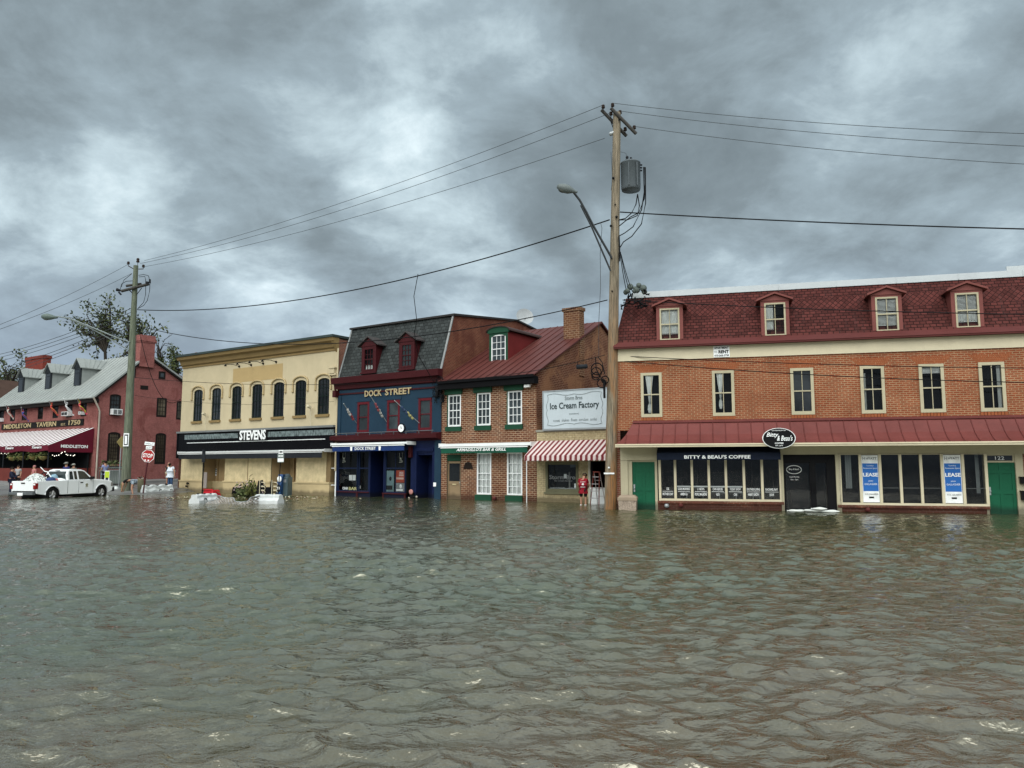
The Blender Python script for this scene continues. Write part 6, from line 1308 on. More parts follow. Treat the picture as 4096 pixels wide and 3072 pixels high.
def near_pole():
    P0 = ground(2440, 2036); Y0 = P0.y; top = deep(2468, 452, Y0); H = top.z; lean = (top.x-P0.x)/H
    t = thing('utility_pole', 'tall weathered brown wooden utility pole with transformer, standing in the water beside the stone planter', 'utility pole', P0, 0, 'wooden utility poles')
    PM = pole_mat('pole_wood', (.165, .135, .09), (.27, .22, .155), (.23, .105, .032), 5.0, 9.0)
    m = MB(); n = 24; m.tube([(lean*H*i/n, 0, -.5+(H+.5)*i/n) for i in range(n+1)], [.24-.085*i/n for i in range(n+1)], 20); m.build('pole_shaft', PM, t)
    def L(k, x, y, dy=0): p = deep(*q(k, x, y), Y0+dy); return p-P0
    ARM = paint('cross_arm_wood', (.055, .052, .048), .8, .3, 4)
    # two cross arms running away to the right
    arms = []
    for k_, (a, b) in enumerate((((10, 372, 108), (10, 552, 296)), ((10, 440, 95), (10, 622, 280)))):
        dy0 = -1.0 if k_ == 0 else -1.0
        A = L(*a, -.18 if k_ else .18)+Vector((0, 0, 0)); Bp = L(*b, -.18 if k_ else .18)
        m = MB(); m.tube([A, Bp], .075, 4); m.build('cross_arm', ARM, t); arms.append((A, Bp))
        m = MB(); mid = A.lerp(Bp, .5); m.tube([A.lerp(Bp, .32), (lean*H, 0, mid.z-.75)], .02, 4); m.build('arm_brace', CHAR, t)
    ins = [(10, 384, 100), (10, 452, 88), (10, 440, 150), (10, 506, 140), (10, 608, 250), (10, 543, 262)]
    for (k, x, y) in ins: p = L(k, x, y); m = MB(); insulator(m, p-Vector((0, 0, .08)), .07); m.build('insulator', flat('brown_insulator', (.03, .02, .016), .3), t)
    # lightning arrester on a bracket
    p = L(10, 440, 280); m = MB(); m.tube([p, p+Vector((.2, 0, .1))], .08, 8); m.tube([p+Vector((.2, 0, .1)), (lean*H, 0, p.z)], .03, 5); m.ball(p, .09, 8); m.build('cutout', GALV, t)
    # transformer
    c0 = L(10, 584, 690); c1 = L(10, 584, 492); r_ = .30*(L(10, 655, 600)-L(10, 515, 600)).length/.6; r_ = (L(10, 655, 600)-L(10, 515, 600)).length/2
    m = MB(); m.lathe([(0, c0.z+.02), (r_*.93, c0.z), (r_*.97, c0.z+.06), (r_, c0.z+.1), (r_, c1.z-.05), (r_*1.03, c1.z-.04), (r_*1.03, c1.z), (r_*.75, c1.z+.07), (0, c1.z+.09)], 24, (c0.x, 0, 0)); 
    for s_ in (-.35, .5): m.box(c0.x+r_*s_-.02, c0.x+r_*s_+.02, -r_*1.03, -r_*.7, c0.z+.1, c1.z-.1)
    tr = m.build('transformer', paint('transformer_grey', (.085, .10, .11), .45, .10, 2, dirt=.3), t)
    m = MB(); insulator(m, (L(10, 557, 480)-Vector((0, 0, .1))), .06, 1.3); insulator(m, (L(10, 584, 478)-Vector((0, 0, .06))), .05, .9); m.build('bushing', CHAR, tr)
    m = MB(); 
    for y_ in (505, 525, 545): p = L(10, 665, y_, -.1); m.tube([(c0.x+r_*.8, -.1, p.z), p], .035, 6)
    m.build('terminal', CHAR, tr); m = MB(); m.box(c0.x-r_*1.15, lean*H, -.06, .06, c1.z-.5, c1.z-.42); m.box(c0.x-r_*1.15, lean*H*.9, -.06, .06, c0.z+.3, c0.z+.38); m.build('mount_bracket', CHAR, tr)
    # drip loops from the transformer
    loops = [[(10, 683, 520), (10, 688, 640), (10, 680, 750), (10, 640, 850), (10, 580, 880), (10, 500, 945)], [(10, 675, 520), (10, 680, 700), (10, 660, 830), (10, 600, 950), (10, 540, 995), (10, 498, 1018)], [(10, 688, 522), (10, 690, 780), (10, 660, 930), (10, 590, 1020), (10, 530, 1060), (10, 506, 1100)],
             [(10, 632, 715), (10, 620, 790), (10, 590, 850), (10, 545, 890), (10, 500, 900)], [(10, 632, 715), (10, 645, 800), (10, 630, 870), (10, 560, 900), (10, 498, 902)]]
    for i, Lp in enumerate(loops): m = MB(); m.tube([L(*p, -.15) for p in Lp], .022, 5); m.build('drip_loop', BLACK, t)
    m = MB(); m.tube([L(10, 498, 1018, -.2), L(10, 502, 1110, -.2), L(10, 500, 1200, -.2)], .03, 5); m.build('riser_cable', BLACK, t)
    for x_ in (452, 460, 470): m = MB(); 
    m = MB(); m.tube([L(10, 440, 410, -.2), L(10, 450, 600, -.2), L(10, 441, 690, -.2)], .008, 4); m.tube([L(10, 556, 455), L(10, 548, 420), L(10, 500, 408)], .008, 4); m.build('ground_wire', WIRE, t)
    [MB().ball(L(10, *xy, -.21), .055, 6).build('bolt', BLACK, t) for xy in ((457, 600), (480, 880), (440, 945))]
    # street lamp on its long arm
    a1, a2 = L(10, 445, 1175, -.2), L(10, 438, 1270, -.2); h0 = L(10, 172, 705, -1.2)
    LM = paint('lamp_arm_metal', (.05, .055, .06), .45, .15)
    m = MB(); m.tube([a1, a1.lerp(h0, .5)+Vector((0, 0, .02)), L(10, 265, 850, -.9), L(10, 215, 760, -1.1), h0], .045, 8); m.tube([a2, L(10, 300, 950, -.8), L(10, 222, 795, -1.05)], .035, 8); arm = m.build('lamp_arm', LM, t)
    c_ = L(10, 108, 675, -1.35); hv = (c_-h0).normalized(); T_ = Matrix.Translation(c_) @ Matrix.Rotation(math.atan2(hv.z, -hv.x)*1.0, 4, 'Y')
    m = MB(); m.T = T_; m.lathe([(.0, -.33), (.08, -.31), (.14, -.19), (.18, -.02), (.165, .15), (.10, .30), (.05, .42), (.045, .50), (0, .51)], 16, (0, 0, 0), ax='x'); hd = m.build('lamp_head', paint('lamp_head_grey', (.12, .14, .14), .4, .12), arm)
    m = MB(); m.T = T_; m.ball((-.08, 0, -.075), .145, 10, sq=(1.25, .85, .85)); m.build('lamp_lens', glass('lamp_lens', (.10, .11, .10), rough=.15), hd)
    # street level tags on the pole
    p = L(12, 950, 578, -.24); m = MB(); m.box(p.x-.20, p.x+.20, p.y-.03, p.y+.0, p.z-.03, p.z+.03); m.ball((p.x, p.y, p.z+.22), .04, 6); m.build('pole_tag', WHITE2, t)
    for (x_, y_) in ((448, 1415), (445, 1180), (470, 790)): MB().ball(L(10, x_, y_, -.2), .035, 6).build('bolt', BLACK, t)
    # coiled telephone cables and splice case beside the pole, where the low lines meet it
    m = MB(); r2 = random.Random(8)
    for k in range(5):
        c2 = L(4, 745+r2.uniform(-30, 45), 520+k*28, -.1); rr = r2.uniform(.12, .24); m.tube([(c2.x+rr*math.cos(j*.55), c2.y-.04*k, c2.z+rr*math.sin(j*.55)) for j in range(13)], .022, 4)
    m.tube([L(4, 785, 600, -.2), L(4, 788, 740, -.25)], .05, 6); m.tube([L(4, 740, 430), L(4, 770, 470, -.1), L(4, 790, 560, -.2)], .02, 4); m.tube([L(4, 720, 430), L(4, 725, 520), L(4, 780, 620, -.2)], .02, 4)
    m.build('cable_coils', BLACK, t)
    return t, P0, Y0, H, L
NP, NP0, NPY, NPH, NL = near_pole()
def far_pole():
    P0 = ground(*q(1, 978, 1505), .0); Y0 = P0.y; top = deep(*q(11, 1402, 197), Y0); H = top.z; lean = (top.x-P0.x)/H
    t = thing('utility_pole', 'leaning green-grey wooden utility pole with cross arm beside the stop sign', 'utility pole', P0, 0, 'wooden utility poles')
    PM = pole_mat('pole_wood_green', (.095, .115, .075), (.15, .17, .12), (.12, .13, .09), 2, 6)
    m = MB(); n = 20; m.tube([(lean*H*i/n, 0, -.5+(H*.86+.5)*i/n*1.0) if False else (lean*H*i/n, 0, -.5+(H+.5)*i/n) for i in range(n+1)], [.30-.155*i/n for i in range(n+1)], 18); m.build('pole_shaft', PM, t)
    def L(k, x, y, dy=0): p = deep(*q(k, x, y), Y0+dy); return p-P0
    ARM = paint('cross_arm_wood', (.055, .052, .048), .8, .3, 4)
    m = MB(); m.tube([L(11, 1218, 520, -.25), L(11, 1565, 430, -.25)], .10, 4); m.build('cross_arm', ARM, t)
    m = MB(); m.tube([L(11, 1280, 455, .3), L(11, 1470, 430, .3)], .09, 5); m.build('cross_arm', ARM, t)
    m = MB(); m.tube([L(11, 1310, 500, -.2), L(11, 1375, 560, -.1)], .03, 4); m.tube([L(11, 1475, 480, -.2), L(11, 1415, 560, -.1)], .03, 4); m.build('arm_brace', CHAR, t)
    for (a, b) in (((1365, 235), (1305, 200)), ((1435, 242), (1495, 240))):
        m = MB(); m.tube([L(11, *a), L(11, *b)], .03, 5); insulator(m, L(11, *b)-Vector((0, 0, .02)), .09, 1.2); m.build('insulator', flat('brown_insulator', (.03, .02, .016), .3), t)
    m = MB(); insulator(m, L(11, 1424, 195), .1, 1.9); m.build('insulator', flat('brown_insulator', (.03, .02, .016), .3), t)
    m = MB(); m.tube([L(11, 1160, 500, -.2), L(11, 1220, 515, -.2)], [.12, .05], 6); m.tube([L(11, 1185, 530, -.2), L(11, 1215, 565, -.2)], .06, 5); m.tube([L(11, 1545, 430, -.3), L(11, 1548, 400, -.3)], .09, 6); m.tube([L(11, 1578, 420, -.3), L(11, 1578, 370, -.3)], .06, 6); m.build('cutout', CHAR, t)
    for Lp in ([(1435, 320), (1500, 310), (1560, 325), (1580, 400), (1575, 520), (1545, 640), (1500, 700), (1420, 745)], [(1440, 340), (1515, 335), (1525, 380), (1525, 560), (1500, 660), (1430, 735)], [(1360, 390), (1280, 395), (1220, 430), (1198, 520)], [(1350, 300), (1250, 380), (1215, 470)]):
        m = MB(); m.tube([L(11, *p, -.2) for p in Lp], .020, 4); m.build('drip_loop', BLACK, t)
    m = MB(); m.tube([L(11, 1325, 1165, -.2), L(11, 1150, 1105, -.5), L(11, 900, 1000, -1), L(11, 700, 920, -1.3), L(11, 560, 865, -1.5), L(11, 400, 838, -1.6)], .045, 7); m.tube([L(11, 1310, 1265, -.2), L(11, 1050, 1110, -.6), L(11, 820, 985, -1.1), L(11, 620, 900, -1.4)], .035, 7); arm = m.build('lamp_arm', paint('pale_arm', (.2, .23, .23), .5, .12), t)
    c_ = L(11, 290, 845, -1.7); T_ = Matrix.Translation(c_) @ Matrix.Rotation(R(4), 4, 'Y')
    m = MB(); m.T = T_; m.lathe([(.0, -.40), (.12, -.36), (.19, -.2), (.21, -.02), (.17, .2), (.10, .42), (.06, .60), (0, .62)], 14, (0, 0, 0), ax='x'); hd = m.build('lamp_head', paint('lamp_head_green_grey', (.10, .13, .12), .4, .12), arm)
    m = MB(); m.T = T_; m.ball((-.10, 0, -.10), .18, 10, sq=(1.2, .85, .7)); m.build('lamp_lens', glass('lamp_lens_b', (.12, .14, .13), rough=.15), hd)
    # vertical banner plate
    a, b = L(1, 988, 1040, -.33), L(1, 985, 1142, -.33); m = MB(); m.box(a.x-.17, a.x+.17, a.y-.02, a.y, b.z, a.z); pl = m.build('vertical_plate', WHITE2, t); m = MB(); m.box(a.x-.12, a.x+.12, a.y-.03, a.y-.021, b.z+.08, a.z-.08); m.build('plate_face', CHAR, pl)
    for i in range(4): zz = b.z+.14+i*(a.z-b.z-.3)/4; m = MB(); m.box(a.x-.07, a.x+.07, a.y-.036, a.y-.031, zz, zz+.13); m.build('plate_mark', WHITE2, pl)
    m = MB(); m.tube([L(1, 1040, 760, -.2), L(1, 1075, 120, .1)], .012, 4); m.build('ground_wire', WIRE, t)
    return t, P0, Y0, H, L
FPo, FP0, FPY, FPH, FL = far_pole()
def cables():
    G = 'overhead cables'
    n = lambda k, x, y, dy=0: NP0+NL(k, x, y, dy)
    f = lambda k, x, y, dy=0: FP0+FL(k, x, y, dy)
    def off(u, v, Y): return deep(u, v, Y)
    cable('overhead_cable', 'thin topmost wire between the tops of the two utility poles', n(10, 384, 72), f(11, 1510, 133), .5, .011, G, mat=WIRE)
    cable('overhead_cable', 'second thin wire between the two pole tops, just under the topmost', n(10, 440, 128), f(11, 1455, 170), .6, .011, G, mat=WIRE)
    cable('overhead_cable', 'third thin wire between the pole tops, ending at the small bracket below the cross arms', n(10, 395, 312), f(11, 1500, 212), .5, .011, G, mat=WIRE)
    a, b = n(10, 430, 900), f(11, 1420, 755); cable('overhead_cable', 'thick black cable sagging between the poles below the street lamp', a, b, 1.15, .028, G)
    cable('overhead_cable', 'lower black cable passing before the slate mansard to the green pole', n(20, 1312, 648), f(11, 1410, 955), 1.5, .022, G, wob=0)
    cable('overhead_cable', 'topmost wire running off to the right from the near pole top', n(10, 465, 60), off(4500, 545, 24), .25, .011, G, mat=WIRE)
    cable('overhead_cable', 'second wire running off to the right from the near pole cross arm', n(10, 520, 118), off(4500, 600, 24), .25, .011, G, mat=WIRE)
    cable('overhead_cable', 'third wire running off to the right from the end of the cross arm', n(10, 618, 228), off(4500, 675, 24), .25, .011, G, mat=WIRE)
    cable('overhead_cable', 'thick black cable running off to the right just above the mansard roof', n(10, 505, 845), off(4500, 925, 24), .1, .026, G)
    cable('overhead_cable', 'cable crossing the red shingles and the dormer windows to the right', n(20, 1345, 648), off(4500, 1262, 24), .12, .018, G)
    cable('overhead_cable', 'upper of two cables crossing the brick wall of the coffee house', n(4, 880, 420), off(4500, 1475, 24), .12, .014, G)
    cable('overhead_cable', 'lower cable crossing the brick-floor windows of the coffee house', n(4, 880, 455), off(4500, 1535, 24), .2, .016, G)
    cable('overhead_cable', 'telephone cable from the near pole along the brick grill house eave', n(4, 790, 415), DB.M @ Vector((DW, -.4, DB.Z(3, 890, 600, .4))), .25, .014, G)
    cable('overhead_cable', 'telephone cable passing over the cream wall just above the arched windows', DB.M @ Vector((DW, -.45, DB.Z(3, 890, 600, .4))), f(1, 1055, 605), .35, .014, G)
    cable('overhead_cable', 'thin wire across the arched windows of the cream building', DB.M @ Vector((0, -.3, DB.Z(2, 1465, 735, .3))), f(1, 1050, 745), .35, .009, G)
    cable('overhead_cable', 'upper wire leaving the green pole toward the far left', f(11, 1300, 183), off(-300, 1410, 34), .3, .012, G, mat=WIRE)
    cable('overhead_cable', 'second wire leaving the green pole toward the far left', f(11, 1350, 295), off(-300, 1415, 34), .3, .012, G, mat=WIRE)
    for i, (y0, y1) in enumerate(((740, 1415), (790, 1425), (835, 1440), (880, 1480), (925, 1490), (965, 1505))):
        cable('overhead_cable', ['topmost', 'second', 'third', 'fourth', 'fifth', 'lowest'][i]+' of six parallel wires from the green pole leftward past the tree', f(11, 1335, y0), off(-260, y1+40, 80), .8, .020, G, mat=WIRE)
    a = f(11, 1420, 900); cable('overhead_cable', 'slack cable curving down from the green pole past the gable chimney to the cream building', a, SB.M @ Vector((.1, -.15, SB.Z(2, 180, 715, .15))), 2.0, .02, G)
    # hanging service drop from the thick cable to the pub, with its clamp
    v0 = deep(*q(20, 903, 592), 36.5); m = MB(); V = [v0, deep(*q(20, 894, 640), 37), deep(*q(20, 900, 690), 37.5), deep(*q(3, 715, 230), 38), deep(*q(3, 745, 400), 38.5), DB.M @ Vector((DW-.2, -.45, DB.Z(3, 870, 610, .4)))]
    m.tube([p-v0 for p in V], .018, 5); o = m.build('service_drop', BLACK, None); o.location = v0; tag(o, 'black service wire hanging from the thick cable down to the pub cornice', 'cable', G)
    v0 = n(20, 1297, 480); m = MB(); V = [v0, n(10, 375, 960), n(10, 362, 1150), n(10, 365, 1380), n(10, 352, 1640), n(4, 745, 420)]; m.tube([p-v0 for p in V], .010, 4); o = m.build('hanging_wire', WIRE, None); o.location = v0; tag(o, 'thin slack wire hanging beside the near pole under the street lamp', 'cable', G)
    for i, (x0, x1) in enumerate(((500, 540), (508, 556), (514, 566))):
        a = n(10, x0, 1110+i*20, -.2); pt = CB.M @ Vector((.45+i*.12, .5, CI['ztop']-.1)); cable('service_drop', ['left', 'middle', 'right'][i]+' wire of three dropping from the transformer to the corner of the mansard roof', a, pt, .12, .016, G)
    # wire head at the roof corner
    c = CB.M @ Vector((.75, .4, CI['ztop']-.25)); t = thing('wire_head', 'tangled wire connections and grey bells at the left corner of the mansard roof', 'cables', c, CB.ang)
    m = MB(); r_ = random.Random(2)
    for k in range(16): p0 = Vector((r_.uniform(-.5, .5), r_.uniform(-.2, .1), r_.uniform(-.55, .15))); m.tube([p0+Vector((r_.uniform(-.2, .2), 0, r_.uniform(-.2, .2))) for _ in range(4)], .03, 4)
    m.build('connectors', BLACK, t); m = MB()
    for k in range(9): m.ball((r_.uniform(-.35, .55), r_.uniform(-.1, .1), r_.uniform(.12, .38)), r_.uniform(.09, .15), 7)
    m.build('weather_heads', paint('mossy_grey', (.10, .12, .11), .8, .4, 8), t)
    # splice cases hanging on the low cables
    for k, a, b, lb in ((4, (575, 505), (660, 500), 'black cylindrical splice case on the cable left of the near pole'), (5, (370, 668), (515, 682), 'black cylindrical splice case on the cable right of the near pole')):
        A = deep(*q(k, *a), NPY); Bp = deep(*q(k, *b), NPY); t = thing('splice_case', lb, 'splice case', A.lerp(Bp, .5)); d = (Bp-A)/2; m = MB(); m.tube([-d, -d*.93, d*.93, d], [.05, .09, .09, .05], 10); m.build('case', CHAR, t); m = MB()
        for s_ in (-.75, .75): m.tube([d*s_, d*s_+Vector((0, 0, .22))], .012, 4)
        m.build('hanger', BLACK, t)
cables()
# ================================================================ stone planter
def planter():
    P = ground(2512, 2040); t = thing('stone_planter', 'square pebble-faced concrete planter standing in water beside the near pole', 'planter', P, -R(13))
    Z = lambda y: deep(2512, q(12, 0, y)[1], P.y).z
    w0 = (deep(q(12, 1400, 0)[0], 1900, P.y).x-deep(q(12, 1115, 0)[0], 1900, P.y).x)/2; zt = Z(1010); M = MT('pebble'); a = M.noise(22, 4, .75); M.col(M.mix(M.rng(a, .35, .65), (.13, .095, .07), (.42, .34, .27))); M.b.inputs['Roughness'].default_value = .9; M.bump(a, .8, .02)
    m = MB(); m.add([(-w0*.88, -w0*.88, -.4), (w0*.88, -w0*.88, -.4), (w0*.88, w0*.88, -.4), (-w0*.88, w0*.88, -.4), (-w0, -w0, zt), (w0, -w0, zt), (w0, w0, zt), (-w0, w0, zt)], [(0, 3, 2, 1), (0, 1, 5, 4), (1, 2, 6, 5), (2, 3, 7, 6), (3, 0, 4, 7)]); m.build('tub', M.m, t)
    c = paint('planter_rim', (.27, .21, .155), .8, .12); m = MB(); z2 = Z(960); m.box(-w0*1.06, w0*1.06, -w0*1.06, w0*1.06, zt, z2); m.add([(-w0*1.06, -w0*1.06, z2), (w0*1.06, -w0*1.06, z2), (w0*1.06, w0*1.06, z2), (-w0*1.06, w0*1.06, z2), (-w0*.75, -w0*.75, Z(925)), (w0*.75, -w0*.75, Z(925)), (w0*.75, w0*.75, Z(925)), (-w0*.75, w0*.75, Z(925))], [(0, 1, 5, 4), (1, 2, 6, 5), (2, 3, 7, 6), (3, 0, 4, 7), (4, 5, 6, 7)]); m.build('rim', c, t)
planter()
# ================================================================ signs on posts
def stop_sign():
    P = ground(*q(8, 690, 1295)); c = deep(*q(8, 812, 420), P.y); r = (deep(*q(8, 952, 420), P.y).x-deep(*q(8, 668, 420), P.y).x)/2
    t = thing('stop_sign', 'red octagonal stop sign on a leaning maroon post beside the white barrier', 'stop sign', P, 0); v = c-P
    lean = math.atan2(v.x, v.z)*.5; RDS = paint('sign_red', (.32, .018, .018), .45, .06, dirt=.1); T_ = Matrix.Translation(v) @ Matrix.Rotation(R(5), 4, 'Y')
    m = MB(); m.tube([(-.03, .05, -.3), v*1.0+Vector((0, .05, 0)), v*1.25+Vector((0, .05, 0))], .042, 6); m.build('post', paint('maroon_post', (.065, .012, .016), .5), t)
    def oc(k, y0, y1): m = MB(); m.T = T_; m.prism([(r*k*1.08*math.cos(R(22.5+45*i)), r*k*1.08*math.sin(R(22.5+45*i))) for i in range(8)], y0, y1); return m
    b = oc(1, 0, .02).build('sign_plate', WHITE2, t); oc(.92, -.006, -.001).build('red_face', RDS, b)
    text('STOP', b, -r*.78, r*.78, -r*.28, r*.36, -.008, WHITE2, 'sign_lettering', T=T_, bold=.02)
    m = MB(); m.T = T_
    for s_ in (-.2, .3): m.ball((r*s_-.05, -.01, -r*.72), .06, 6, sq=(1, .15, .7))
    m.build('sticker', WHITE2, b)
    for (x, y, w_, h_, an) in ((848, 142, 225, 75, 6), (835, 228, 140, 62, 2)):
        p = deep(*q(8, x, y), P.y)-P; s_ = .1748/pxm(P.y); T2 = Matrix.Translation(p) @ Matrix.Rotation(R(an), 4, 'Y'); m = MB(); m.T = T2; m.box(-w_/2*s_, w_/2*s_, -.0, .015, -h_/2*s_, h_/2*s_); pl = m.build('street_name_plate', WHITE2, t)
        text('RANDALL ST' if w_ > 200 else 'ALL WAY', pl, -w_*.4*s_, w_*.4*s_, -h_*.22*s_, h_*.18*s_, -.002, paint('plate_ink', (.12, .16, .22), .5), 'plate_lettering', T=T2, th=.003)
stop_sign()
def sign_posts():
    # yellow diamond seen nearly edge-on beside the green pole
    P = ground(*q(1, 925, 1500)); c = deep(*q(1, 946, 1110), P.y)-P; t = thing('warning_sign', 'pale yellow diamond sign seen nearly edge-on on a post left of the green pole', 'sign', P, R(72)); hh = (deep(*q(1, 946, 1062), P.y)-deep(*q(1, 946, 1160), P.y)).z/2
    cl = Vector((0, 0, c.z)); m = MB(); m.tube([(0, 0, -.3), (0, 0, c.z+hh*.8)], .035, 6); m.build('post', GALV, t); m = MB(); m.prism([(0, c.z+hh), (-hh, c.z), (0, c.z-hh), (hh, c.z)], -.05, -.035); m.build('sign_plate', paint('faded_yellow', (.42, .34, .14), .6, .15), t)
    # black parking post
    P = ground(*q(9, 245, 765)); t = thing('parking_post', 'slim black metal post with round cap standing behind the red cart', 'post', P, 0); h = deep(*q(9, 258, 70), P.y).z
    m = MB(); m.tube([(0, 0, -.3), (.0, 0, h*.78)], .035, 8); m.build('shaft', BLACK, t); m = MB(); m.box(-.08, .08, -.03, .03, h*.74, h-.06); m.tube([(0, 0, h-.06), (0, 0, h)], .09, 8); m.build('head', CHAR, t)
    # small regulation sign
    P = ground(*q(9, 1345, 750)); t = thing('regulation_sign', 'small grey and white parking sign on a thin post beside the blue news box', 'sign', P, 0); a, b = deep(*q(9, 1345, 125), P.y)-P, deep(*q(9, 1435, 252), P.y)-P
    m = MB(); m.tube([(0, 0, -.3), ((a.x+b.x)/2, .03, a.z+.1)], .025, 6); m.build('post', BLACK, t); m = MB(); m.box(a.x, b.x, -.02, .0, b.z, a.z); pl = m.build('sign_plate', paint('plate_grey', (.16, .19, .18), .5), t)
    m = MB(); m.box(a.x+.02, b.x-.02, -.03, -.021, b.z+.03, b.z+.22); 
    for i in range(3): m.box(a.x+.05, b.x-.05, -.03, -.021, b.z+.32+i*.15, b.z+.38+i*.15)
    m.build('sign_print', WHITE2, pl); m = MB(); m.ball(((a.x+b.x)/2, 0, a.z+.1), .06, 6); m.build('finial', BLACK, t)
sign_posts()
# ================================================================ pickup truck
def truck():
    P = Vector((-24.55, 40., 0)); hd = R(72); t = thing('pickup_truck', 'white pickup truck with debris in its open bed, parked in water before the tavern', 'truck', (P.x, P.y, -.17), hd)
    t.rotation_euler = (0, R(-.6), hd)
    WP = paint('white_car_paint', (.70, .72, .73), .28, .05, .8, dirt=.18, bump=.02); BK = flat('black_plastic', (.014, .014, .015), .5); GLS = glass('car_glass', (.02, .026, .026), rough=.03)
    Lt, Wd = 5.1, 1.72; w2 = Wd
    # local x forward from the rear, y to the left; the visible right side is y = 0
    rw, fw_ = 1.05, 4.22; wr, ar = .345, .46
    def arch(cx, z0, n=9): return [(cx-ar*math.cos(math.pi*i/n), z0+ar*1.0*math.sin(math.pi*i/n)) for i in range(n+1)]
    z0 = .34
    lower = [(.10, .42)]+[(rw-ar-.02, z0)]+arch(rw, z0)+[(rw+ar+.02, z0-.02), (fw_-ar-.02, z0-.02)]+arch(fw_, z0)+[(fw_+ar+.02, z0), (4.98, .42), (5.02, .75), (4.93, .92), (4.55, .99), (3.72, 1.06), (3.45, 1.06), (.08, 1.06), (.04, .75)]
    for y0, y1, nm in ((0., .07, 'right_panel'), (w2-.07, w2, 'left_panel')):
        m = MB(); m.prism(lower, y0, y1); m.build('body_side', WP, t, .02)
    m = MB(); m.box(.06, 1.95, .07, w2-.07, .55, .60); m.build('bed_floor', BK, t)
    m = MB(); m.box(1.95, 4.9, .071, w2-.071, .36, .98); m.prism([(3.62, .981), (4.92, .90), (4.97, .97) if False else (4.90, .955), (4.5, 1.035), (3.62, 1.10)], .03, w2-.03); m.build('hood', WP, t, .02)
    # lower cab and greenhouse
    def frust(pts, y0, y1, inset):
        n = len(pts); zs = [p[1] for p in pts]; zl, zh = min(zs), max(zs); V = []
        for side, yy, sg in ((0, y0, 1), (1, y1, -1)):
            for x, z in pts: V.append((x, yy+sg*inset*(z-zl)/(zh-zl), z))
        return V, [tuple(range(n)), tuple(range(2*n-1, n-1, -1))]+[(i, i+n, (i+1) % n+n, (i+1) % n) for i in range(n)]
    cab = [(1.98, 1.061), (3.72, 1.061), (3.16, 1.56), (2.95, 1.63), (2.35, 1.66), (2.12, 1.60), (1.98, 1.35)]
    m = MB(); m.add(*frust(cab, .03, w2-.03, .17)); cb = m.build('cab', WP, t, .02)
    # actual rear bed cap window seen through the open bed: rear glass
    def side_glass(poly, nm='side_window'):
        zl, zh = 1.061, 1.66
        for yb, sg in ((.03, 1), (w2-.03, -1)):
            V = [(x, yb+sg*(.17*(z-zl)/(zh-zl))-sg*.006, z) for x, z in poly]; m = MB(); m.add(V, [tuple(range(len(V)))]); m.build(nm, GLS, cb)
    side_glass([(2.08, 1.10), (2.34, 1.10), (2.34, 1.54), (2.16, 1.54)]); side_glass([(2.42, 1.10), (2.60, 1.10), (2.60, 1.55), (2.42, 1.55)]); side_glass([(2.70, 1.10), (3.50, 1.10), (3.14, 1.50), (2.98, 1.55), (2.70, 1.56)])
    m = MB(); m.add([(1.968, .16, 1.10), (1.968, w2-.16, 1.10), (1.968, w2-.22, 1.35), (1.968, .22, 1.35), (2.062, w2-.26, 1.54), (2.062, .26, 1.54)], [(0, 1, 2, 3), (3, 2, 4, 5)]); m.build('rear_window', GLS, cb)
    m = MB(); m.add([(3.70, .12, 1.09), (3.70, w2-.12, 1.09), (3.20, w2-.25, 1.53), (3.20, .25, 1.53)], [(0, 1, 2, 3)]); m.build('windscreen', GLS, cb)
    m = MB(); m.box(2.02, 2.07, w2/2-.15, w2/2+.15, 1.575, 1.60); m.build('brake_light', BK, cb)
    tg = MB(); tg.box(.02, .08, .09, w2-.09, .55, 1.055); tg = tg.build('tailgate', WP, t, .015)
    m = MB(); m.box(-.0, .018, w2/2-.13, w2/2+.13, .93, .99); m.build('handle', BK, tg)
    for y0 in (-.012, w2-.15): m = MB(); m.box(.0, .16, y0, y0+.16, .66, .96); m.box(-.01, .05, y0+.02, y0+.14, .86, .93, 1); m.build('taillight', [paint('tail_red', (.20, .012, .012), .3, .1, streak=False), WHITE2], t)
    m = MB(); m.box(-.12, .06, .02, w2-.02, .36, .50); bp = m.build('rear_bumper', paint('bumper_grey', (.10, .11, .115), .4), t, .02); m = MB(); m.box(-.135, -.121, w2/2-.18, w2/2+.18, .33, .47); m.build('licence_plate', WHITE2, bp)
    m = MB(); m.box(4.93, 5.14, .0, w2, .36, .60); m.build('front_bumper', BK, t, .03); m = MB(); m.box(4.94, 5.03, .3, w2-.3, .63, .86); m.build('grille', BK, t)
    for y0 in (-.005, w2-.245): m = MB(); m.box(4.86, 5.0, y0, y0+.25, .66, .88); m.build('headlight', glass('lamp_glass', (.3, .3, .3)) if 'lamp_glass' not in bpy.data.materials else bpy.data.materials['lamp_glass'], t)
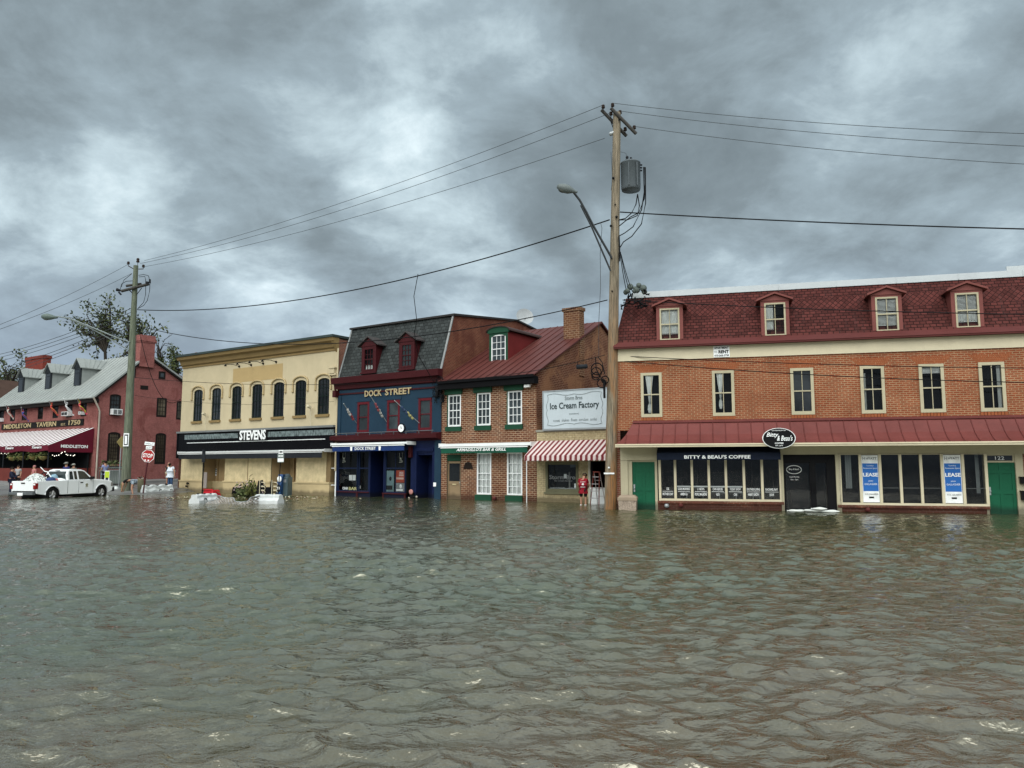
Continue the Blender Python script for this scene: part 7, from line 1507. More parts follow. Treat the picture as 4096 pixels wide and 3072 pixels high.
    for x_ in (rw, fw_):                    # arch lips and dark wells
        m = MB(); m.tube([(x_-ar*math.cos(math.pi*i/12), -.012, z0+ar*math.sin(math.pi*i/12)) for i in range(13)], .028, 5); m.build('arch_lip', WP, t)
        m = MB(); m.lathe([(0, .07), (ar*.98, .07), (ar*.98, w2-.07), (0, w2-.07)], 16, (x_, 0, z0), ax='y'); m.build('wheel_well', BK, t)
        for y0, sg in ((.02, 1), (w2-.02, -1)):
            w_ = bpy.data.objects.new('wheel', None); COL.objects.link(w_); w_.parent = t; w_.location = (x_, y0, wr)
            m = MB(); m.lathe([(.20, .0), (.30, -.02*sg), (wr, .03*sg), (wr, .18*sg), (.3, .22*sg), (.2, .22*sg)], 22, ax='y'); m.build('tyre', RUBBER, w_)
            m = MB(); m.lathe([(.205, .0), (.20, .04*sg), (.06, .045*sg), (0, .045*sg)], 18, ax='y'); 
            for k in range(5): a = 2*math.pi*k/5; m.tube([(.04*math.cos(a), -.0*sg, .04*math.sin(a)), (.2*math.cos(a), .01*sg, .2*math.sin(a))], .033, 5)
            m.ball((0, 0, 0), .05, 6); m.build('rim', paint('wheel_silver', (.45, .45, .45), .3, .1, metal=.7, streak=False), w_)
    for x_ in (2.66, 3.62): m = MB(); m.box(x_, x_+.012, -.004, .02, .36, 1.06); m.build('door_seam', CHAR, t)
    m = MB(); m.box(1.955, 1.975, -.004, .02, .36, 1.06); m.build('door_seam', CHAR, t); m = MB(); m.box(2.76, 2.93, -.02, -.001, .90, .95); m.build('handle', BK, t)
    m = MB(); m.box(3.05, 3.33, -.006, -.001, .60, .90); dc = m.build('door_decal', WHITE, t); m = MB(); m.ball((3.19, -.008, .79), .09, 8, sq=(1, .05, .9)); m.box(3.1, 3.28, -.009, -.007, .66, .70); m.build('decal_print', paint('decal_print', (.22, .21, .14), .6), dc)
    m = MB(); m.box(3.40, 3.52, -.20, .03, 1.09, 1.24); m.build('wing_mirror', BK, t, .02); m = MB(); m.box(1.95, 3.7, .1, w2-.1, .20, .36); m.build('chassis', BK, t)
    # load in the bed: each thing on its own
    Wm = t.matrix_world if False else Matrix.LocRotScale(Vector((P.x, P.y, -.17)), t.rotation_euler.to_quaternion(), None)
    def W(x, y, z): return Wm @ Vector((x, y, z))
    r_ = random.Random(4)
    s = thing('crumpled_foil_heap', 'crumpled silvery heap of wet wreckage piled at the tailgate of the truck bed', 'wreckage', W(.75, w2/2, .60), hd); m = MB(); G = []
    n = 26
    for i in range(n+1):
        for j in range(n+1):
            x, y = -.50+1.0*i/n, -.70+1.3*j/n; hh = max(0, 1-(x/.6)**2)*max(0, 1-(y/.85)**2); G.append((x, y, .0+.80*hh**.8+r_.uniform(-.07, .07)*(hh > 0)))
    m.add(G, [(i*(n+1)+j, i*(n+1)+j+1, (i+1)*(n+1)+j+1, (i+1)*(n+1)+j) for i in range(n) for j in range(n)]); F = MT('foil'); a = F.noise(11, 4, .7); F.col(F.mix(F.rng(a, .40, .56), (.06, .065, .06), (.62, .66, .64))); F.b.inputs['Roughness'].default_value = .35; m.build('heap', F.m, s)
    s = thing('folded_frame', 'black metal frame with white bars sticking up from the truck bed', 'frame', W(.9, w2/2-.2, 1.1), hd+R(-20))
    m = MB(); m.tube([(-.2, .55, -.1), (.1, -.05, .42), (.4, -.35, -.2)], .035, 5); m.tube([(-.1, .35, -.2), (.25, -.2, .3)], .03, 5); m.build('black_bars', BLACK, s); m = MB(); m.tube([(.12, -.05, .45), (.2, -.15, .44), (.33, -.28, .2), (.36, -.36, .0)], .03, 5); m.tube([(.0, .2, .68), (.15, -.05, .42)], .022, 5); m.build('white_bars', WHITE2, s)
    def blobthing(nm, lb, loc, rad, mt, sq=(1, 1, 1), part='bundle', cat=None):
        s = thing(nm, lb, cat or nm.replace('_', ' '), loc, hd); m = MB(); m.ball((0, 0, rad*sq[2]*.8), rad, 12, sq=sq); o = m.build(part, mt, s)
        for v in o.data.vertices: v.co *= 1+r_.uniform(-.06, .06)
    blobthing('red_cushion', 'faded red cushion lying against the truck cab', W(1.55, .5, .92), .26, paint('faded_red', (.38, .10, .10), .8, .2), (1.3, 1, .55), cat='cushion')
    blobthing('blue_bag', 'pale blue bag bulging over the truck bed by the cab window', W(1.75, w2/2-.1, .95), .22, paint('pale_blue', (.22, .34, .42), .6, .2), (1, 1, 1.1), cat='bag')
    blobthing('white_bag', 'white plastic bag beside the pale blue bag behind the truck cab', W(1.80, .35, .92), .24, WHITE, (1.1, 1.2, .6), cat='bag')
    blobthing('dark_blue_tarp', 'dark blue tarpaulin bundle at the middle of the truck bed', W(1.15, .30, .90), .24, paint('tarp_blue', (.03, .05, .13), .6, .2), (1.2, 1, .8), cat='tarpaulin')
    s = thing('paper_stack', 'small stack of white papers on the truck bed side', 'papers', W(1.35, w2-.5, 1.0), hd)
    for i in range(5): m = MB(); m.box(-.16+.01*i, .16, -.11, .11-.01*i, .04*i, .04*i+.035); m.build('sheet_bundle', WHITE2, s)
    blobthing('white_bucket_lid', 'round white shape resting by the truck windscreen', W(3.9, .9, 1.12), .17, WHITE, (1, 1, 1), 'dome', 'lid')
truck()
# ================================================================ people
SKIN = paint('skin', (.38, .21, .14), .6, .06, streak=False, bump=0); SKIN2 = paint('darker_skin', (.13, .07, .045), .6, .06, streak=False, bump=0)
def skinned(verts, edges, rad, root=0, lv=1):
    me = bpy.data.meshes.new('s'); me.from_pydata(verts, edges, []); o = bpy.data.objects.new('s', me); COL.objects.link(o)
    md = o.modifiers.new('k', 'SKIN'); md.use_smooth_shade = True; su = o.modifiers.new('u', 'SUBSURF'); su.levels = lv; su.render_levels = lv
    for i, r in enumerate(rad): me.skin_vertices[0].data[i].radius = (r, r) if not isinstance(r, tuple) else r; me.skin_vertices[0].data[i].use_root = (i == root)
    dg = bpy.context.evaluated_depsgraph_get(); out = bpy.data.meshes.new_from_object(o.evaluated_get(dg)); bpy.data.objects.remove(o); bpy.data.meshes.remove(me)
    return out
def link(me, name, mat, parent):
    me.name = name; me.materials.clear(); me.materials.append(mat); o = bpy.data.objects.new(name, me); COL.objects.link(o); o.parent = parent; return o
def person(label, loc, rz, J, shirt, legs, hair, skin=SKIN, sleeve=.5, leglen=1.0, h=1.0, hat=None, longhair=None, belly=0, shoe=None):
    """J overrides joints; local +y is where the person faces, x to the person's right"""
    D = dict(pel=(0, 0, .95), spi=(0, 0, 1.12), che=(0, .0, 1.32), nec=(0, 0, 1.47), hd=(0, .02, 1.58), top=(0, .02, 1.70),
             sl=(-.18, 0, 1.41), el=(-.25, .02, 1.14), wl=(-.26, .12, .90), sr=(.18, 0, 1.41), er=(.25, .02, 1.14), wr=(.26, .12, .90),
             hl=(-.10, 0, .92), kl=(-.11, .03, .50), al=(-.11, 0, .08), tl=(-.12, .17, .04), hr=(.10, 0, .92), kr=(.11, .03, .50), ar=(.11, 0, .08), tr=(.12, .17, .04))
    D.update(J); t = thing('person', label, 'person', loc, rz); V = {k: Vector(v)*h for k, v in D.items()}
    names = ['pel', 'spi', 'che', 'nec', 'hd', 'top', 'sl', 'el', 'wl', 'sr', 'er', 'wr', 'hl', 'kl', 'al', 'tl', 'hr', 'kr', 'ar', 'tr']
    rad = dict(pel=(.15, .11), spi=(.14, .10), che=(.16, .11), nec=.055, hd=(.085, .10), top=.06, sl=.06, el=.043, wl=.028, sr=.06, er=.043, wr=.028, hl=.085, kl=.06, al=.042, tl=.035, hr=.085, kr=.06, ar=.042, tr=.035)
    E = [('pel', 'spi'), ('spi', 'che'), ('che', 'nec'), ('nec', 'hd'), ('hd', 'top'), ('che', 'sl'), ('sl', 'el'), ('el', 'wl'), ('che', 'sr'), ('sr', 'er'), ('er', 'wr'), ('pel', 'hl'), ('hl', 'kl'), ('kl', 'al'), ('al', 'tl'), ('pel', 'hr'), ('hr', 'kr'), ('kr', 'ar'), ('ar', 'tr')]
    vs = [V[n] for n in names]; rd = [tuple(x*h for x in (rad[n] if isinstance(rad[n], tuple) else (rad[n],)*2)) for n in names]; ed = [(names.index(a), names.index(b)) for a, b in E]
    # hands: palm, four fingers and a thumb as short branches
    for s_, e_, w_ in (('l', 'el', 'wl'), ('r', 'er', 'wr')):
        dv = (V[w_]-V[e_]).normalized(); sd_ = dv.cross(Vector((0, 1, 0))); sd_ = sd_.normalized() if sd_.length > .1 else Vector((1, 0, 0)); up = dv.cross(sd_)
        pi = len(vs); vs.append(V[w_]+dv*.06*h); rd.append((.033*h, .018*h)); ed.append((names.index(w_), pi))
        for k in range(4):
            a = vs[pi]+dv*.035*h+up*(k-1.5)*.019*h; ln = (.060, .072, .068, .052)[k]*h; i0 = len(vs)
            vs += [a, a+dv*ln*.55+sd_*.008*h, a+dv*ln+sd_*.028*h]; rd += [(.009*h,)*2, (.0085*h,)*2, (.007*h,)*2]; ed += [(pi, i0), (i0, i0+1), (i0+1, i0+2)]
        a = vs[pi]-up*.03*h-dv*.01*h; i0 = len(vs); vs += [a, a-up*.025*h+dv*.03*h]; rd += [(.011*h,)*2, (.009*h,)*2]; ed += [(pi, i0), (i0, i0+1)]
    body = link(skinned(vs, ed, rd), 'body', skin, t)
    # face and hair
    hv = (V['top']-V['nec']).normalized(); m = MB(); c = V['hd']+(V['top']-V['hd'])*.35; fwd = Vector((0, 1, 0)); fwd = (fwd-hv*fwd.dot(hv)).normalized() if abs(hv.y) < .9 else Vector((0, 0, -1)); rt = fwd.cross(hv)
    for s_ in (-1, 1): m.ball(c+rt*.09*h*s_-hv*.015*h, .025*h, 5, sq=(.6, 1, 1))
    m.ball(c+fwd*.105*h-hv*.02*h, .018*h, 5); fc = m.build('ears_and_nose', skin, body)
    if hair:
        m = MB(); nn = 10; R_ = Matrix((rt, fwd, hv)).transposed().to_4x4(); R_.translation = c; m.T = R_; 
        m.ball((0, -.022*h, .03*h), .108*h, 10, sq=(.92, 1.0, .92)); m.build('hair', hair, t)
    if longhair: m = MB(); m.tube([c-fwd*.03*h+hv*.05*h]+[c-hv*.05*h+Vector(p)*h for p in longhair], [.10*h]+[.085*h, .06*h, .03*h][:len(longhair)], 8); m.build('long_hair', hair, t)
    if hat: m = MB(); m.T = None; R_ = Matrix((rt, fwd, hv)).transposed().to_4x4(); R_.translation = c+hv*.055*h; m.T = R_; m.lathe([(.125*h, 0), (.12*h, .05*h), (.08*h, .09*h), (0, .10*h)], 12); m.box(-.08*h, .08*h, .08*h, .2*h, -.005, .012); m.build('cap', hat, t)
    # clothes grown on the same joints
    V['hem'] = V['pel'].lerp((V['hl']+V['hr'])/2, 1.0)+(V['hl'].lerp(V['kl'], .22)-V['hl']); nm = ['pel', 'spi', 'che', 'nk', 'sl', 'ml', 'sr', 'mr']; V['nk'] = V['che'].lerp(V['nec'], .62); V['ml'] = V['sl'].lerp(V['el'], sleeve) if sleeve <= 1 else V['el']; V['mr'] = V['sr'].lerp(V['er'], sleeve) if sleeve <= 1 else V['er']
    vs = [V[n] for n in nm]; rd = [(.168+belly, .135+belly), (.165+belly, .13+belly), (.180, .135), (.075, .07), (.082, .08), (.066, .062), (.082, .08), (.066, .062)]; ed = [(0, 1), (1, 2), (2, 3), (2, 4), (4, 5), (2, 6), (6, 7), (0, 8)]; vs.append(V['hem']); rd.append((.172+belly, .135+belly))
    if sleeve > 1: vs += [V['el'].lerp(V['wl'], .9), V['er'].lerp(V['wr'], .9)]; rd += [(.045, .045)]*2; ed += [(5, 9), (7, 10)]
    link(skinned(vs, ed, [tuple(x*h for x in r) for r in rd]), 'shirt', shirt, t)
    nm = ['pel', 'hl', 'kl', 'hr', 'kr']; vs = [V['pel'], V['hl'], V['hl'].lerp(V['kl'], min(1, leglen*2)), V['hr'], V['hr'].lerp(V['kr'], min(1, leglen*2))]; rd = [(.155, .12), (.108, .105), (.09, .088), (.108, .105), (.09, .088)]; ed = [(0, 1), (1, 2), (0, 3), (3, 4)]
    if leglen > .5: vs += [V['kl'].lerp(V['al'], (leglen-.5)*2*.97), V['kr'].lerp(V['ar'], (leglen-.5)*2*.97)]; rd += [(.068, .068)]*2; ed += [(2, 5), (4, 6)]
    link(skinned(vs, ed, [tuple(x*h for x in r) for r in rd]), 'trousers' if leglen > .5 else 'shorts', legs, t)
    if shoe:
        for a, b in (('al', 'tl'), ('ar', 'tr')): m = MB(); m.tube([V[a]+Vector((0, -.05, .12))*h, V[a]+Vector((0, -.03, .0))*h, V[b]+Vector((0, .03, 0))*h], [.06*h, .06*h, .045*h], 8); m.build('boot', shoe, t)
    return t
def people():
    NV = paint('navy_cloth', (.012, .016, .035), .85, .2); BKC = paint('black_cloth', (.012, .012, .013), .9, .2); JEAN = paint('blue_jeans', (.045, .085, .17), .85, .2, 4); KH = paint('khaki', (.36, .33, .24), .85, .12); WS = paint('white_shirt', (.60, .65, .72), .85, .08); HB = flat('dark_hair', (.012, .009, .007), .6); HG = flat('grey_hair', (.22, .2, .18), .7); RS = paint('red_shirt', (.24, .012, .022), .85, .12); TAN_ = flat('brown_hair', (.07, .045, .025), .6)
    # man in the red T-shirt at the ice cream shop, seen from behind, head bent
    P = ground(*q(12, 538, 1090)); yh = deep(*q(12, 560, 585), P.y).z; hs = (yh+.17)/1.72
    t = person('person from behind in dark red T-shirt, black shorts and cap before the ice cream shop', (P.x, P.y, -.17*hs), R(-12), dict(hd=(.05, .13, 1.55), top=(.06, .20, 1.65), nec=(.02, .05, 1.47), wl=(-.17, .28, 1.05), el=(-.27, .06, 1.14), wr=(.20, .34, 1.02), er=(.28, .06, 1.12)), RS, BKC, TAN_, sleeve=.62, leglen=.45, h=hs, hat=BKC, belly=.045, shoe=WHITE)
    text('STORM', t, -.10, .10, 1.28*hs, 1.33*hs, -.165*hs, WHITE2, 'shirt_lettering', th=.004); m = MB(); m.ball((0, -.16*hs, 1.18*hs), .055, 7, sq=(1, .15, 1)); m.box(-.10, .10, -.172*hs, -.160*hs, 1.05*hs, 1.07*hs); m.build('shirt_emblem', WHITE2, t)
    # two men beside the boarded shop
    def stand(k, x, y, xt, yt, **kw):
        u, v = q(k, x, y); Y = 50.2; p = deep(u, v, Y); z = gz(p.x, Y); hh = deep(*q(k, xt, yt), Y).z-p.z; return p, hh/1.72
    p, h_ = stand(8, 1185, 1120, 1190, 560); person('bald person in black T-shirt and khaki shorts behind the one in the pale shirt', (p.x, p.y+.5, p.z), R(-15), dict(wl=(-.12, .30, 1.12), wr=(.22, .28, 1.1)), BKC, KH, None, sleeve=.5, leglen=.42, h=h_, shoe=BKC)
    p, h_ = stand(8, 1320, 1165, 1290, 600); t_ = person('heavy-set person in a pale blue-white T-shirt and blue jeans looking down beside the boarded shop', (p.x, p.y, p.z), R(160), dict(hd=(0, .12, 1.52), top=(0, .18, 1.62), nec=(0, .04, 1.45), wl=(-.36, .05, .88), el=(-.31, .02, 1.14), wr=(.30, .10, .92)), WS, JEAN, HB, sleeve=.55, leglen=.98, h=h_*1.04, belly=.07, shoe=BKC)
    # person bending over by the green pole
    P = ground(*q(8, 450, 1300), .0); s_ = 1/pxm(P.y); hip = (deep(*q(8, 450, 1090), P.y).z)
    person('long-haired person in black top and pale shorts bending down by the green pole', (P.x, P.y, -.10), R(90), dict(pel=(0, -.05, .88), spi=(0, .15, .96), che=(0, .38, .94), nec=(0, .50, .86), hd=(.0, .58, .76), top=(0, .63, .66), sl=(-.17, .42, .90), el=(-.19, .50, .62), wl=(-.15, .56, .38), sr=(.17, .42, .90), er=(.19, .50, .62), wr=(.15, .58, .38), hl=(-.10, -.08, .88), hr=(.10, -.05, .88), kl=(-.14, -.02, .48), kr=(.16, .12, .48), al=(-.15, -.12, .08), ar=(.16, .05, .08), tl=(-.15, .05, .04), tr=(.16, .2, .04)), BKC, paint('pale_denim', (.30, .36, .42), .85, .15), flat('fair_hair', (.22, .17, .08), .6), sleeve=.5, leglen=.28, longhair=[(0, .05, -.15), (0, .06, -.35), (0, .05, -.5)])
    # dark figure behind the tailgate
    P = ground(*q(7, 185, 880)); hh = deep(*q(7, 200, 400), P.y).z; person('person in dark navy clothes standing behind the truck tailgate at the far left', (P.x, P.y, -.05), R(-75), dict(wl=(-.10, .35, 1.15), wr=(.14, .40, 1.12), el=(-.26, .12, 1.16), er=(.26, .14, 1.15)), NV, NV, HB, sleeve=1.5, leglen=.98, h=(hh+.05)/1.70, shoe=BKC)
    # figures on the porch side, seen over the truck roof
    for (x, y, lb, sh, ht) in ((1180, 310, 'person in dark blue top and brimmed hat, seen over the truck roof', paint('royal_cloth', (.02, .025, .12), .8), paint('hat_grey', (.2, .2, .18), .8)), (1310, 335, 'person in mottled grey cap over the truck roof, right of the one in blue', paint('dun_cloth', (.12, .11, .09), .8), paint('camo', (.25, .25, .22), .8, .4, 12))):
        Y = 50.5; p = deep(*q(7, x, y), Y); z = gz(p.x, Y)+.13; person(lb, (p.x, Y, z), R(170), {}, sh, BKC, HB, sleeve=.6, h=(p.z-z)/1.74, hat=ht)
    Y = 52.5; p = deep(*q(7, 1870, 285), Y); z = gz(p.x, Y)+.1; person('person in pale lilac top and black trousers by the railing left of the green pole', (p.x, Y, z), R(60), dict(wl=(-.15, .32, 1.05), wr=(.15, .32, 1.05)), paint('lilac_cloth', (.22, .25, .42), .8), BKC, HB, sleeve=.6, h=(p.z-z)/1.72)
    Y = 51.; p = deep(*q(7, 330, 360), Y); z = gz(p.x, Y)+.1; person('dim person in a pale top under the tavern awning, behind the truck bed', (p.x, Y, z), R(180), {}, paint('grey_cloth', (.3, .3, .3), .8), BKC, HB, sleeve=.6, h=(p.z-z)/1.72)
    Y = 50.; p = deep(*q(7, 612, 365), Y); z = gz(p.x, Y)+.1; person('person in a pinkish top behind the frame in the truck bed', (p.x, Y, z), R(150), {}, paint('pink_cloth', (.40, .16, .15), .8), BKC, paint('pink_cap_', (.35, .16, .15), .8), sleeve=.6, h=(p.z-z)/1.72)
people()
# ================================================================ street things by the tavern corner
def corner_things():
    # iron railing
    Y = 55.5; a, b = deep(*q(1, 772, 1310), Y), deep(*q(1, 952, 1305), Y); z0 = gz(a.x, Y)+.12
    t = thing('iron_railing', 'grey iron railing on the pavement in front of the tavern side wall', 'railing', (a.x, Y, z0), 0); L_ = b.x-a.x; H_ = a.z-z0
    m = MB(); m.tube([(0, 0, H_), (L_, 0, H_)], .035, 5); m.tube([(0, 0, H_-.22), (L_, 0, H_-.22)], .02, 5); m.tube([(0, 0, .12), (L_, 0, .12)], .02, 5)
    x = 0
    while x < L_: m.box(x-.012, x+.012, -.012, .012, .0, H_); x += .13
    m.build('rails', paint('rail_grey_green', (.10, .12, .11), .5), t); m = MB(); m.box(0, L_, .25, .75, 0, H_*.8); t2 = thing('utility_cabinet', 'long grey cabinet behind the iron railing beside the tavern', 'cabinet', (a.x, Y, z0), 0); m.build('cabinet_body', paint('cabinet_grey', (.16, .18, .17), .6, .2), t2); m = MB(); m.box(-.03, L_+.03, .22, .78, H_*.8+.002, H_*.8+.06); m.build('lid', GALV, t2)
    # sandwich board
    Y = 49.5; c = deep(*q(7, 1890, 620), Y); z0 = gz(c.x, Y)+.12; hh = deep(*q(7, 1890, 455), Y).z-z0; t = thing('sandwich_board', 'narrow white and lime green board standing by the railing', 'board', (c.x, Y, z0), R(8)); w_ = 40*.226/pxm(Y)
    m = MB(); m.box(-w_, w_, 0, .03, .0, hh); m.build('panel', WHITE2, t); m = MB(); m.box(-w_*.9, w_*.9, -.008, -.001, hh*.60, hh*.96); m.build('lime_panel', paint('lime', (.42, .55, .04), .6, .1), t); m = MB(); m.ball((0, -.006, hh*.55), .09, 8, sq=(1, .08, 1.2)); m.box(-.1, .1, -.009, -.001, hh*.2, hh*.26); m.build('print', CHAR, t)
    # low plants in a box under the tavern window
    Y = 56.2; c = deep(*q(7, 2000, 300), Y); t = thing('window_planter', 'straggly plants in a box below the tavern side window', 'planter', (c.x, Y, c.z-.3), 0); r_ = random.Random(6); m = MB(); m.box(-.8, .8, -.15, .15, -.2, .0); m.build('box', CHAR, t); m = MB()
    for k in range(130): p0 = Vector((r_.uniform(-.8, .8), r_.uniform(-.2, .1), r_.uniform(0, .4))); d1 = Vector((r_.uniform(-1, 1), r_.uniform(-1, 1), r_.uniform(-1, 1)))*.09; d2 = Vector((r_.uniform(-1, 1), 0, r_.uniform(-1, 1)))*.06; m.add([p0-d1, p0+d2, p0+d1, p0-d2], [(0, 1, 2, 3)])
    m.build('foliage', LEAFS[0], t)
    # round concrete planter with wilted flowers
    P = ground(*q(8, 600, 1285)); r0 = 85*.1748/pxm(P.y); zt = deep(*q(8, 600, 965), P.y).z; t = thing('concrete_planter', 'mossy round concrete planter of wilted flowers beside the stop sign post', 'planter', (P.x, P.y+.3, 0), 0)
    m = MB(); m.lathe([(0, -.3), (r0*.85, -.3), (r0*1.02, zt), (r0*1.02, zt+.03), (r0*.85, zt+.03), (r0*.85, zt-.05), (0, zt-.05)], 24); m.build('tub', paint('mossy_concrete', (.14, .13, .085), .85, .2, 2), t); m = MB(); r_ = random.Random(8)
    for k in range(160): p0 = Vector((r_.uniform(-1, 1)*r0, r_.uniform(-1, 1)*r0*.6, zt+r_.uniform(-.05, .18))); d1 = Vector((r_.uniform(-1, 1), r_.uniform(-1, 1), r_.uniform(-1, 1)))*.08; d2 = Vector((r_.uniform(-1, 1), 0, r_.uniform(-1, 1)))*.05; m.add([p0-d1, p0+d2, p0+d1, p0-d2], [(0, 1, 2, 3)], r_.choice((0, 0, 1, 2)))
    m.build('flowers', [paint('wilted', (.09, .05, .035), .8), paint('petal_red', (.22, .04, .03), .8), paint('petal_pale', (.5, .42, .38), .8)], t)
    def barrier(label, A, Bp, h, hole_r, holes, lump=.03, seed=1, d=.42, mat=None, grp='white water-filled barriers'):
        """toppled plastic barrier segment: waisted section with fork holes, swept from A to B"""
        A, Bp = Vector(A), Vector(Bp); v = Bp-A; L_ = v.length; t = thing('plastic_barrier', label, 'barrier', A.lerp(Bp, .5)-Vector((0, 0, 0)), math.atan2(v.y, v.x), grp); n = 26; r_ = random.Random(seed); m = MB(); sec = [(-d/2, -.1), (-d/2, h*.35), (-d*.30, h*.62), (-d*.28, h*.92), (-d*.2, h), (d*.2, h), (d*.28, h*.92), (d*.3, h*.62), (d/2, h*.35), (d/2, -.1)]
        G = []
        for i in range(n+1):
            x = -L_/2+L_*i/n; e = 1 if 0 < i < n else .93; dz_ = (v.z)*(i/n-.5)+lump*math.sin(i*.7+seed)
            for y, z in sec: G.append((x, y*e+r_.uniform(-1, 1)*lump*.12, z*e+dz_+r_.uniform(-1, 1)*lump*.12))
        k = len(sec); m.add(G, [(i*k+j, (i+1)*k+j, (i+1)*k+(j+1) % k, i*k+(j+1) % k) for i in range(n) for j in range(k)]+[tuple(range(k-1, -1, -1)), tuple(range(n*k, n*k+k))], 0, False); m.build('shell', mat or BWH, t, .015)
        for f in holes: x = -L_/2+L_*f; m = MB(); m.lathe([(hole_r, -d/2-.012), (hole_r, -d/2+.05), (0, -d/2+.05)], 14, (x, 0, h*.30+v.z*(f-.5)), ax='y'); m.build('fork_hole', BLACK, t)
        for f in (.18, .5, .8): m = MB(); m.lathe([(.05, 0), (.05, .05), (0, .05)], 10, (-L_/2+L_*f, 0, h+v.z*(f-.5)+lump*math.sin(n*f*.7+seed)), ax='z'); m.build('filler_cap', CHAR, t)
        return t
    BWH = paint('scuffed_white_plastic', (.50, .52, .52), .55, .16, 2.5, dirt=.5); GW = paint('crumpled_white', (.50, .53, .53), .6, .10, 3); Yb = 45.5
    barrier('collapsed white plastic barrier lying at the water edge beside the stop sign', ground(*q(8, 700, 1285), 0.), ground(*q(8, 1330, 1262), 0.), .50, .10, (.52, .93), .045, 2, .5, GW)
    # floating plank
    a, b = ground(*q(8, 1360, 1222), .0), ground(*q(8, 1880, 1240), .0); t = thing('floating_plank', 'long pale timber plank floating along the foot of the boarded shop', 'plank', a.lerp(b, .5), math.atan2(b.y-a.y, b.x-a.x)); m = MB(); m.box(-(b-a).length/2, (b-a).length/2, -.08, .08, -.03, .05); m.build('timber', paint('pale_timber', (.5, .42, .27), .7), t)
    # debris raft before the boarded shop
    Z9 = lambda x, y, z=0: ground(*q(9, x, y), z)
    c = Z9(265, 760, .0); t = thing('red_cart', 'upturned red plastic cart behind the left end of the floating barriers', 'cart', (c.x, c.y+1.2, 0), R(-20)); REDP = paint('red_plastic', (.42, .012, .02), .4, .1); s_ = .2758/pxm(c.y+1.2)
    m = MB(); w_, h_ = 105*s_, 95*s_; m.add([(-w_, -.35, -.1), (w_, -.35, -.1), (w_, .35, -.1), (-w_, .35, -.1), (-w_*.85, -.28, h_), (w_*.7, -.28, h_), (w_*.7, .28, h_), (-w_*.85, .28, h_)], [(0, 1, 5, 4), (1, 2, 6, 5), (2, 3, 7, 6), (3, 0, 4, 7), (4, 5, 6, 7)]); m.build('tub', REDP, t, .05); m = MB(); m.tube([(-w_, -.36, -.05), (-w_*.88, -.33, h_+.03), (w_*.72, -.33, h_+.03), (w_, -.36, -.05)], .035, 6); m.build('rim', REDP, t)
    m = MB(); m.tube([(w_*.7, 0, h_*.8), (w_*1.6, .1, h_*.35), (w_*2.1, .1, .1)], .02, 5); m.build('handle', paint('dull_brass', (.16, .10, .05), .6), t)
    barrier('floating white plastic barrier with one dark round hole, left end of the debris', Z9(128, 850), Z9(420, 830), .40, .11, (.31,), .02, 3, .55)
    barrier('floating white plastic barrier at the right end of the debris, before the blue box', Z9(1040, 845), Z9(1390, 850), .40, .08, (), .008, 5, .55)
    # grey-brown safety netting draped over the water
    NETM = MT('net'); sp = NETM.n('ShaderNodeSeparateXYZ'); NETM.L.new(NETM.tc.outputs['Object'], sp.inputs[0]); NETM.N
    D_ = NETM.math('ADD', sp.outputs[0], NETM.math('MULTIPLY', sp.outputs[2], 1.3)); E_ = NETM.math('SUBTRACT', sp.outputs[0], NETM.math('MULTIPLY', sp.outputs[2], 1.3))
    def band(x): return NETM.math('LESS_THAN', NETM.math('FRACT', NETM.math('MULTIPLY', x, 7.)), .48)
    mk = NETM.math('MAXIMUM', band(D_), band(E_)); NETM.col(NETM.mix(NETM.rng(NETM.noise(3, 4, .6), .35, .65), (.10, .09, .08), (.24, .22, .20))); NETM.L.new(mk, NETM.b.inputs['Alpha']); NETM.b.inputs['Roughness'].default_value = .8
    def net(label, P, hs, seed):
        o0 = Vector(P[0]); t = thing('safety_netting', label, 'netting', o0, 0, 'grey netting over the debris'); m = MB(); n = 16; k2 = 6; G = []; r_ = random.Random(seed)
        for i in range(n+1):
            f = i/n*(len(P)-1); j0 = min(int(f), len(P)-2); p = Vector(P[j0]).lerp(Vector(P[j0+1]), f-j0)-o0; hh = hs[j0]*(1-(f-j0))+hs[j0+1]*(f-j0)
            for j in range(k2+1): g_ = j/k2; G.append((p.x+.05*math.sin(i*.8+j), p.y+.45*(1-g_)*-1+.2*math.sin(i+j*.7)*.3, p.z+hh*g_-.05+.03*math.sin(i*1.3)))
        m.add(G, [(i*(k2+1)+j, (i+1)*(k2+1)+j, (i+1)*(k2+1)+j+1, i*(k2+1)+j+1) for i in range(n) for j in range(k2)]); m.build('mesh_sheet', NETM.m, t); m = MB(); m.tube([G[i*(k2+1)+k2] for i in range(n+1)], .018, 4); m.build('edge_cord', GALV, t)
    net('grey plastic netting draped over the left floating barrier', [Z9(320, 850), Z9(480, 845), Z9(680, 850), Z9(820, 858)], [.05, .38, .28, .10], 1); net('peaked sheet of grey netting rising before the black chairs', [Z9(790, 860), Z9(950, 858), Z9(1110, 845), Z9(1125, 845)], [.08, .28, .50, .05], 4)
    # plants in the debris
    for (x, y, rr, n, lb, mt) in ((770, 720, .36, 300, 'uprooted leafy shrub caught in the floating debris', LEAFS[0]), (880, 660, .22, 150, 'second clump of green leaves behind the uprooted shrub', LEAFS[2])):
        c = Z9(x, 800); s_ = .2758/pxm(c.y); t = thing('uprooted_shrub', lb, 'shrub', (c.x, c.y+.6, 0), 0); r_ = random.Random(n); cz = deep(*q(9, x, y), c.y+.6).z; m = MB()
        for k in range(9): m.tube([(r_.uniform(-.2, .2), 0, 0), (r_.uniform(-rr, rr), r_.uniform(-.3, .3), cz+r_.uniform(-.3, .4))], .015, 4)
        m.build('stems', BARK, t); m = MB()
